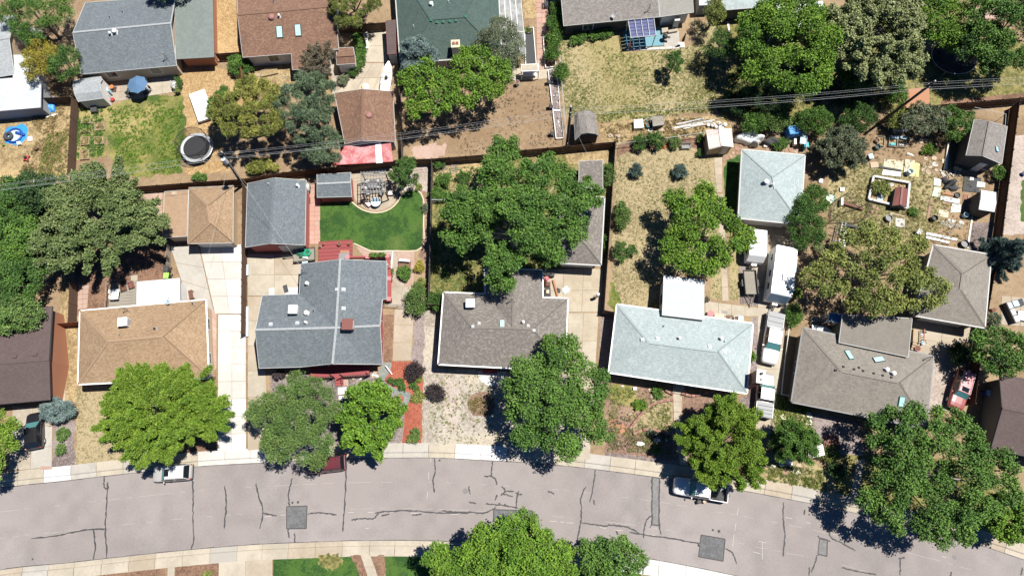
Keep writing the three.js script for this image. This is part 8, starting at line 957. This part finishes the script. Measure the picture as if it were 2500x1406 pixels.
// ---------------------------------------------------------------- junk yard of the taupe house
const junk = [['plywood_sheet', 'large cream plywood sheet among the salvage', [[2160, 388], [2208, 392], [2206, 416], [2158, 408]], 'cream'], ['plywood_sheet', 'cream door panel right of the large plywood', [[2212, 388], [2236, 392], [2228, 430], [2207, 426]], 'cream'], ['plywood_sheet', 'yellow plywood board beside the barrel', [[2232, 396], [2248, 398], [2244, 432], [2226, 431]], 'yellow'], ['painted_board', 'white panel below the large plywood', [[2158, 414], [2202, 420], [2200, 431], [2154, 426]], 'white'], ['paving_slab', 'square tan slab left of the plywood', [[2126, 396], [2145, 394], [2147, 408], [2128, 410]], 'tanStone'], ['paving_slab', 'pale square slab beside the concrete tub', [[2188, 532], [2211, 534], [2210, 555], [2187, 553]], 'greyStone'], ['paving_slab', 'pale green board beside the dark tub', [[2282, 456], [2300, 458], [2295, 482], [2277, 478]], 'paleGreen'], ['paving_slab', 'white weathered boards above the pale green board', [[2282, 434], [2300, 438], [2298, 454], [2281, 452]], 'offWhite'], ['grey_plank', 'wide grey plank across the dry patch', [[2298, 478], [2346, 486], [2344, 498], [2297, 488]], 'lightGrey'], ['brick_row', 'reddish plank above the wide grey plank', [[2302, 468], [2330, 474], [2330, 478], [2302, 473]], 'terra'], ['painted_board', 'cream square panel in the dry patch', [[2294, 512], [2318, 515], [2316, 532], [2292, 527]], 'cream'], ['painted_board', 'broken pale slab near the white roofed shed', [[2326, 497], [2348, 500], [2348, 518], [2322, 518]], 'offWhite'], ['paving_slab', 'tan block beside the tall shed', [[2302, 388], [2312, 389], [2311, 399], [2300, 397]], 'cream'], ['paving_slab', 'tan square slab below the spreading bush', [[2245, 338], [2263, 338], [2264, 348], [2247, 350]], 'tanStone'], ['painted_board', 'white board above the glass frames', [[2182, 316], [2216, 312], [2218, 318], [2184, 322]], 'white'], ['red_tub', 'red plastic lid beside the white board', [[2200, 304], [2216, 302], [2218, 314], [2202, 317]], 'red'], ['painted_board', 'long white strip board in the yard', [[2218, 372], [2234, 378], [2232, 381], [2216, 376]], 'offWhite'], ['black_slab', 'dark rubber platform beside the tall shed', [[2356, 428], [2398, 434], [2392, 470], [2352, 466]], 'charcoal'], ['painted_board', 'white cushion on the dark rubber platform', [[2370, 432], [2379, 432], [2379, 440], [2369, 439]], 'white'], ['painted_board', 'pale sheets stacked on the dark rubber platform', [[2388, 442], [2408, 446], [2406, 458], [2386, 456]], 'lightGrey'], ['brick_row', 'orange brick edging strip beside the white roofed shed', [[2354, 474], [2362, 474], [2358, 520], [2350, 520]], 'brickRed'], ['brick_row', 'second orange brick strip beside the white roofed shed', [[2365, 476], [2370, 476], [2366, 518], [2360, 518]], 'redStone'], ['paving_slab', 'pale chip slab at the left of the glass frames', [[2083, 320], [2098, 318], [2100, 330], [2085, 332]], 'woodGrey'], ['painted_board', 'long grey gutter pieces near the garage', [[2264, 566], [2340, 582], [2338, 588], [2262, 573]], 'lightGrey'], ['painted_board', 'white pipe bundle near the garage', [[2264, 576], [2320, 590], [2318, 594], [2262, 581]], 'white'], ['paving_slab', 'tan plank along the dry patch', [[2272, 488], [2278, 489], [2270, 534], [2264, 533]], 'redStone'], ['paving_slab', 'row of grey shingle pieces in the dry patch', [[2300, 540], [2344, 548], [2340, 556], [2298, 548]], 'woodGrey'], ['long_beam', 'white beam along the mauve gravel', [[2374, 528], [2378, 528], [2366, 606], [2362, 605]], 'offWhite'], ['black_beam', 'black timber beam left of the plywood', [[2146, 404], [2202, 414], [2202, 418], [2146, 409]], 'charcoal'], ['long_beam', 'pale timber beside the concrete tub', [[2175, 520], [2180, 520], [2174, 565], [2170, 564]], 'woodPale'], ['long_beam', 'pale timber above the square slab', [[2176, 518], [2210, 526], [2209, 530], [2175, 522]], 'woodPale']];
junk.forEach(([n, l, q, m], i) => board(n, l, n.replace(/_/g, ' '), q, 0.02, 0.07 + (i % 5) * 0.02, M[m]));
flags('brick_patch', 'patch of ochre and grey pavers in the junk yard', [[2256, 384], [2290, 384], [2286, 424], [2252, 424]], 22, [M.woodPale, M.greyStone, M.tanStone], 0.34); flags('stepping_stones', 'three pink stepping stones below the brown hutch', [[2126, 502], [2146, 504], [2140, 524], [2128, 520]], 4, [M.redStone], 0.3); flags('broken_slabs', 'broken pale slabs beside the dark bucket', [[2300, 534], [2352, 540], [2350, 556], [2306, 552]], 14, [M.offWhite, M.greyStone, M.woodGrey], 0.28);
{ const q = [[2134, 430], [2222, 446], [2216, 508], [2122, 486]], p = plan(q, 0.4), o = new THREE.Group(); o.name = numbered('timber_enclosure'); tag(o, 'white timber edged enclosure round the brown hutch', 'enclosure'); scene.add(o); p.forEach((a, k) => { const b = p[(k + 1) % 4]; for (const y of [0.15, 0.4]) mesh('timber', bar(V3(a[0], y, a[1]), V3(b[0], y, b[1]), 0.22, 0.2, 0.26), y > 0.2 ? M.lightGrey : M.woodGrey, o); }); mesh('floor', sheetGeo(inset(p, 0.2), 0.045, 36), M.straw, o); for (let k = 0; k < 8; k++) { const u = R(0.1, 0.55), v = R(0.15, 0.85); mesh('scrap_sheet', box(R(0.4, 0.8), 0.04, R(0.4, 0.8)), [M.lightGrey, M.paleBlue, M.offWhite][k % 3], o, [p[0][0] + (p[1][0] - p[0][0]) * u + (p[3][0] - p[0][0]) * v, 0.1 + k * 0.012, p[0][1] + (p[1][1] - p[0][1]) * u + (p[3][1] - p[0][1]) * v], [0, R(3), 0]); } }
building('brown_hutch', 'brown metal roofed hutch in the timber enclosure', 'hutch', { ...gableNS([2188, 458], [2205, 456], [2218, 462], [2213, 506], [2200, 500], [2180, 502], 1.0, 1.35), roof: M.maroon, wall: M.wallDark, windows: false, over: 0.05, fascia: M.charcoal });
function tub(label, px, py, r, h, m, inner = M.black) { const t = thing('tub', label, 'tub', px, py); mesh('wall', cyl(r, r * 0.9, h, 18, true), m, t, [0, h / 2, 0]); mesh('bottom', cyl(r * 0.9, r * 0.9, 0.03, 18), inner, t, [0, h * 0.6, 0]); const g = new THREE.TorusGeometry(r, 0.03, 6, 20); g.rotateX(Math.PI / 2); mesh('rim', g, m, t, [0, h, 0]); return t; }
tub('round turquoise netting ring beside the bush', 2028, 484, 0.58, 0.08, M.teal, M.paleGreen); tub('black bucket at the lower edge of the dry patch', 2278, 536, 0.36, 0.6, M.charcoal); tub('grey wheelbarrow tub beside the pale timber', 2168, 535, 0.42, 0.5, M.lightGrey, M.grey); tub('blue and white barrel beside the yellow plywood', 2217, 424, 0.32, 0.8, M.paleBlue, M.white); tub('black rubber tyre on the wide grey plank', 2336, 478, 0.34, 0.25, M.rubber); tub('teal watering tub left of the glass frames', 2140, 362, 0.34, 0.5, M.tealDark); tub('brown clay pot left of the glass frames', 2140, 346, 0.26, 0.4, M.terra); tub('black stock tank in the corner of the junk yard', 2352, 598, 0.5, 0.5, M.black, M.grey); tub('pale blue drum near the broken slabs', 2354, 528, 0.3, 0.6, M.paleBlue, M.lightGrey);
tag(mesh('black_sheet_heap', lump(1.9, 0.7, 1.7, 55, 0.6), M.charcoal), 'black plastic heap on the salvaged boards', 'tarpaulin').position.copy(at(2318, 452));
for (const [i, q] of [[[2145, 332], [2162, 333], [2160, 356], [2144, 354]], [[2174, 332], [2194, 332], [2192, 358], [2172, 356]], [[2196, 332], [2215, 334], [2213, 358], [2194, 357]]].entries()) { const p = plan(q, 0.3), o = new THREE.Group(); o.name = numbered('cold_frame'); tag(o, ['leftmost of the three cold frames in the junk yard', 'middle cold frame with turquoise scraps', 'rightmost of the three cold frames in the junk yard'][i], 'cold frame'); scene.add(o); p.forEach((a, k) => { const b = p[(k + 1) % 4]; mesh('side_board', bar(V3(a[0], 0.15, a[1]), V3(b[0], 0.15, b[1]), 0.06, 0.3, 0.07), M.woodGrey, o); }); mesh('bed', sheetGeo(inset(p, 0.04), 0.1, 36), M.straw, o); if (i) { mesh('glass_lid', bar(V3(p[0][0] + 0.1, 0.34, p[0][1] + 0.2), V3(p[1][0], 0.36, p[1][1] + 0.2), 0.3, 0.03, 0.4), M.paleBlue, o); mesh('scrap', box(0.6, 0.1, 0.3), i === 1 ? M.teal : M.lightGrey, o, [(p[2][0] + p[3][0]) / 2, 0.3, p[3][1] - 0.25]); } }
{ // welded frames
const L = [[2040, 490], [2072, 470], [2104, 505], [2130, 490], [2030, 540], [2064, 516], [2100, 540], [2120, 530]].map(([x, y]) => at(x, y, 0.6)), o = new THREE.Group(); o.name = numbered('wire_pen'); o.position.copy(L[0]).setY(0); tag(o, 'black welded wire panels standing in a square', 'wire frame'); scene.add(o); const l = L.map((p) => p.clone().sub(o.position)); for (const [a, b] of [[0, 1], [1, 2], [2, 3], [0, 4], [4, 5], [5, 2], [4, 6], [6, 7], [3, 7]]) { for (const y of [0.1, 0.5, 0.9]) mesh('wire', rod(l[a].clone().setY(y), l[b].clone().setY(y), 0.022, 5), M.black, o); mesh('upright', rod(l[a].clone().setY(0), l[a].clone().setY(1), 0.025, 5), M.black, o); } }
[['dark brown bench plank beside the wire panels', [[2060, 490], [2110, 506], [2108, 512], [2058, 497]], 'brown', 0.4], ['white board leaning at the wire panels', [[2056, 482], [2060, 482], [2060, 500], [2055, 500]], 'white', 0.7], ['white edged black trough below the wire panels', [[2068, 545], [2106, 554], [2104, 558], [2066, 551]], 'charcoal', 0.4]].forEach(([l, q, m, h]) => board('yard_board', l, 'board', q, 0.02, h, M[m]));
{ const t = thing('boat_trailer', 'bare black trailer frame beside the grey ladder', 'trailer', 2038, 575, heading(2032, 600, 2044, 548)); mesh('spine', box(2.9, 0.1, 0.1), M.black, t, [0, 0.45, 0]); for (const x of [-1, 0, 1]) mesh('cross_bar', box(0.08, 0.08, 1.2), M.black, t, [x, 0.45, 0]); for (const z of [-0.6, 0.6]) wheel(t, -1, z, 0.26); }
{ const t = thing('grey_ladder', 'long grey ladder lying beside the trailer frame', 'ladder', 2054, 575, heading(2048, 612, 2060, 545)); for (const z of [-0.22, 0.22]) mesh('stile', box(3.6, 0.1, 0.06), M.lightGrey, t, [0, 0.3, z]); for (let k = 0; k < 11; k++) mesh('rung', box(0.05, 0.04, 0.44), M.lightGrey, t, [-1.65 + k * 0.33, 0.3, 0]); }
board('white_plank', 'white plank beside the grey ladder', 'plank', [[2064, 556], [2070, 557], [2064, 606], [2056, 605]], 0.05, 0.3, M.white); chair('white plastic chair in the bushes behind the trailer', 1996, 550, 0.4, M.white); chair('white folding chair near the olive tree', 2240, 570, 0.9, M.white); chair('white chair beside the turquoise ring', 2022, 496, 2.2, M.offWhite);
[[2006, 441], [1990, 458], [2058, 462]].forEach(([x, y], i) => board('white_pot', ['white paper bag near the mulched rocks', 'white box at the edge of the junk yard', 'white paper near the wire panels'][i], 'box', [[x - 5, y - 5], [x + 5, y - 4], [x + 4, y + 5], [x - 5, y + 4]], 0.01, 0.25, M.white));
wireFence('wire pen behind the tall grey shed', [[2382, 262], [2458, 278], [2456, 305]], { h: 1.6 }); { const o = thing('stair_flight', 'pale timber steps beside the tall grey shed', 'steps', 2432, 402, 0.3); for (let k = 0; k < 7; k++) mesh('tread', box(0.7, 0.05, 0.2), M.woodPale, o, [0.3 - k * 0.08, 0.2 + k * 0.22, 0.5 - k * 0.24]); for (const x of [-0.4, 0.4]) mesh('stringer', bar(V3(x + 0.3, 0.1, 0.6), V3(x - 0.2, 1.6, -1), 0.05, 0.12), M.woodGrey, o); }
board('cream_platform', 'cream landing of the tall grey shed', 'landing', [[2382, 398], [2415, 406], [2410, 416], [2380, 406]], 0.9, 1.0, M.cream); board('low_wall', 'white edged low wall round the tall grey shed', 'wall', [[2316, 348], [2322, 347], [2314, 412], [2308, 412]], 0, 0.3, M.offWhite); board('yellow_box', 'yellow and white tool box beside the tall grey shed', 'tool box', [[2334, 404], [2350, 411], [2349, 416], [2332, 409]], 0.05, 0.4, M.yellow); board('blue_solar_panel', 'dark blue panel leaning beside the tall grey shed', 'panel', [[2352, 402], [2373, 396], [2374, 400], [2354, 409]], 0.3, 0.36, M.blueDeep);
for (let k = 0; k < 16; k++) { const x = 2300 + R(50), y = 412 + R(16), p = at(x, y, 0.1), a = R(3); tag(mesh('lumber_plank', box(R(0.6, 1.4), 0.05, R(0.08, 0.2)), [M.woodPale, M.offWhite, M.woodGrey][k % 3], null, [p.x, 0.06 + k * 0.008, p.z], [0, a, 0]), ['tan', 'white', 'grey'][k % 3] + ' board end in the scrap heap below the tall grey shed', 'plank', 'board ends of the scrap heap'); }
tag(mesh('dead_shrub', tube([at(2335, 548, 0), at(2330, 560, 0.5), at(2320, 572, 0.9), at(2312, 580, 1.2)], 0.03, 5), M.bark2), 'thin dead sapling in the dry patch', 'sapling');
// taupe house
{ const q = [[1982, 1090], [2009, 1085], [2014, 1110], [1987, 1117]].map(([x, y]) => at(x, y, 2.2)), c = q.reduce((s, p) => s.add(p), V3(0, 0, 0)).multiplyScalar(0.25).setY(0), o = new THREE.Group(), e = (a, b, t) => a.clone().lerp(b, t); o.name = numbered('trellis_arch'); o.position.copy(c); tag(o, 'white garden arch with open grid top', 'arch'); scene.add(o); const l = q.map((p) => p.clone().sub(c)); for (const p of l) mesh('post', box(0.08, 2.2, 0.08), M.white, o, [p.x, 1.1, p.z]); for (let k = 0; k <= 5; k++) { mesh('bar', bar(e(l[0], l[1], k / 5), e(l[3], l[2], k / 5), 0.05, 0.05, 0.06), M.white, o); mesh('bar', bar(e(l[0], l[3], k / 5).setY(2.26), e(l[1], l[2], k / 5).setY(2.26), 0.05, 0.05, 0.06), M.white, o); } for (const [i, j] of [[0, 3], [1, 2]]) for (let k = 1; k < 8; k++) mesh('side_lattice', bar(V3(l[i].x, k * 0.27, l[i].z), V3(l[j].x, k * 0.27, l[j].z), 0.04, 0.04, 0.03), M.white, o); }
board('brown_deck', 'dark red brown platform behind the garden arch', 'deck', [[2012, 1076], [2050, 1068], [2054, 1098], [2014, 1110]], 0.02, 0.3, M.brown); board('brown_deck', 'second dark brown platform beside the garden arch', 'deck', [[2018, 1062], [2040, 1060], [2046, 1074], [2022, 1078]], 0.02, 0.45, M.maroon); pot('terracotta pot under the garden arch', 1976, 1104, 0.28, M.terra); pot('dark ring pot on the brown platform', 2035, 1102, 0.25, M.lightGrey, 0.3);
{ const o = building('patio_awning', 'blue ribbed awning in the shade of the taupe house', 'awning', { ...flatRoof([[2026, 764], [2056, 766], [2054, 788], [2024, 784]], 2.2), roof: plain(0.04, 0.13, 0.3, 0.6), wall: null, posts: 1, fascia: M.paleBlue }).o; } board('white_tarpaulin', 'white sheet behind the taupe house', 'sheet', [[1984, 792], [2018, 798], [2044, 816], [2040, 824], [1984, 808]], 0.4, 0.5, M.white);
{ const t = thing('step_ladder', 'grey step ladder in the shade behind the taupe house', 'ladder', 1996, 780); for (const z of [-0.25, 0.25]) mesh('stile', bar(V3(-0.8, 0.1, z), V3(0.8, 0.5, z), 0.05, 0.06), M.lightGrey, t); for (let k = 0; k < 6; k++) mesh('rung', box(0.06, 0.04, 0.5), M.lightGrey, t, [-0.7 + k * 0.28, 0.13 + k * 0.07, 0]); }
{ const t = thing('side_porch', 'small orange timber stair porch beside the beige driveway', 'porch', 2230, 822, heading(2228, 805, 2226, 850)); mesh('landing', box(1.6, 0.5, 0.9), M.woodPale, t, [0, 0.3, -0.2]); for (let k = 0; k < 3; k++) mesh('step', box(0.3, 0.1, 0.8), M.woodPale, t, [0.95 + k * 0.28, 0.4 - k * 0.14, -0.2]); mesh('rail', box(1.6, 0.08, 0.08), M.terra, t, [0, 1.3, -0.62]); for (let k = 0; k < 6; k++) mesh('baluster', box(0.05, 0.9, 0.05), M.terra, t, [-0.75 + k * 0.3, 0.9, -0.62]); }
chair('blue camp chair on the beige driveway', 2250, 838, 0.3, M.charcoal, { cloth: M.paleBlue }); chair('grey folding chair above the blue camp chair', 2248, 818, -0.5, M.lightGrey); pot('red and white tub beside the porch stair', 2238, 852, 0.36, M.pink); board('green_sheet', 'long cream box against the fence on the beige driveway', 'box', [[2362, 836], [2372, 838], [2368, 852], [2358, 850]], 0.02, 0.5, M.woodPale); chair('white patio chair beside the faded red off-roader', 2364, 912, 1.2, M.white);
// right edge
{ const t = thing('outdoor_sofa', 'grey corner sofa on the tiled patio at the right edge', 'sofa', 2466, 765, 0.25); mesh('seat', rbox(0.9, 0.4, 2.6, 0.08), M.charcoal, t, [0, 0.25, 0]); for (let k = 0; k < 3; k++) mesh('cushion', rbox(0.75, 0.15, 0.8, 0.06), M.lightGrey, t, [0.05, 0.5, -0.86 + k * 0.86]); mesh('backrest', rbox(0.2, 0.7, 2.6, 0.08), M.charcoal, t, [-0.42, 0.5, 0]); mesh('side_seat', rbox(1.6, 0.4, 0.85, 0.08), M.charcoal, t, [1.2, 0.25, -0.9]); mesh('cushion', rbox(0.75, 0.15, 0.75, 0.06), M.paleBlue, t, [0.9, 0.5, -0.9]); }
slabs('tiled_patio', 'tan tiled patio at the right edge', [[2448, 722], [2540, 730], [2540, 800], [2444, 792]], 4, 3, [M.concTan, M.concTan3], { y: 0.03 }); board('fire_table', 'white and dark fire table beside the grey corner sofa', 'table', [[2488, 758], [2512, 760], [2510, 784], [2486, 780]], 0.05, 0.4, M.lightGrey); pot('terracotta pot at the fence of the tiled patio', 2424, 758, 0.28, M.terra); pot('blue pot beyond the tall board fence', 2498, 426, 0.3, M.blueDeep);

// ---------------------------------------------------------------- utility poles and wires
function pole(label, base, top, h, arm) { const a = at(...base, 0), b = at(...top, h), o = new THREE.Group(); o.name = numbered('utility_pole'); o.position.copy(a); tag(o, label, 'utility pole'); scene.add(o); const t = b.clone().sub(a); mesh('shaft', rod(V3(0, -0.2, 0), t, 0.2, 12, 0.14), M.pole, o); mesh('insulator', cyl(0.08, 0.1, 0.22, 10), M.lightGrey, o, [t.x, t.y + 0.1, t.z]); for (const [f, w] of arm) { const p = t.clone().multiplyScalar(f); mesh('bracket', box(0.12, 0.1, w), M.grey, o, [p.x, p.y, p.z]); for (const s of [-1, 1]) mesh('insulator', cyl(0.05, 0.07, 0.16, 8), M.lightGrey, o, [p.x, p.y + 0.12, p.z + s * w * 0.42]); } return (f, z = 0) => a.clone().add(t.clone().multiplyScalar(f)).add(V3(0, 0, z)); }
const pA = pole('dark leaning utility pole beside the orange platform', [2146, 302], [2283, 199], 9.8, [[0.9, 0.5], [0.8, 0.4]]), pB = pole('utility pole beside the barn roofed shed', [1384, 357], [1394, 262], 9.6, [[0.9, 0.5], [0.8, 0.4]]), pC = pole('utility pole behind the slate grey garage', [592, 452], [541, 372], 9.8, [[0.9, 0.5], [0.8, 0.4]]);
{ const p = pC(0.86, 0.4), t = mesh('transformer', cyl(0.28, 0.28, 0.9, 16), M.lightGrey, null, p.toArray()); tag(t, 'pale grey cylinder transformer on the pole behind the slate grey garage', 'transformer'); t.rotation.z = 0.05; const bk = mesh('mount', box(0.1, 0.12, 0.3), M.grey, t, [0, 0, -0.3]); }
const ext = (p, q, d) => { const v = p.clone().sub(q).normalize(); return p.clone().addScaledVector(v, d); };
function wire(label, a, b, r, sag = 0.5, group = 'overhead wires') { const pts = []; for (let k = 0; k <= 16; k++) { const t = k / 16, p = a.clone().lerp(b, t); p.y -= 4 * sag * t * (1 - t); pts.push(p); } tag(mesh('overhead_wire', tube(pts, r, 5, 40), M.lightGrey), label, 'wire', group); }
const spans = [[pB, pA, 'between the two right hand poles'], [pC, pB, 'between the two left hand poles']], kinds = [[0.99, 0, 0.008, 'topmost thin wire'], [0.91, -0.2, 0.008, 'upper paired wire'], [0.91, 0.2, 0.008, 'lower paired wire'], [0.8, -0.16, 0.013, 'thick cable']];
for (const [p, q, l] of spans) for (const [f, z, r, k] of kinds) wire(`${k} strung ${l}`, p(f, z), q(f, z), r, 0.7);
for (const [f, z, r, k] of kinds) { wire(`${k} running off to the right edge`, pA(f, z), ext(pA(f, z), pB(f, z), 40), r, 0.4); wire(`${k} running off to the left edge`, pC(f, z), ext(pC(f, z), pB(f, z), 50), r, 0.7); }
wire('service drop to the slate grey house', pC(0.78), at(742, 664, 4.6), 0.011, 0.6); wire('service drop to the barn roofed shed yard', pB(0.8), at(1445, 395, 2.6), 0.011, 0.4); wire('service drop to the pale tan house', pC(0.76), at(470, 744, 3.6), 0.009, 0.8);
renderer.render(scene, camera);
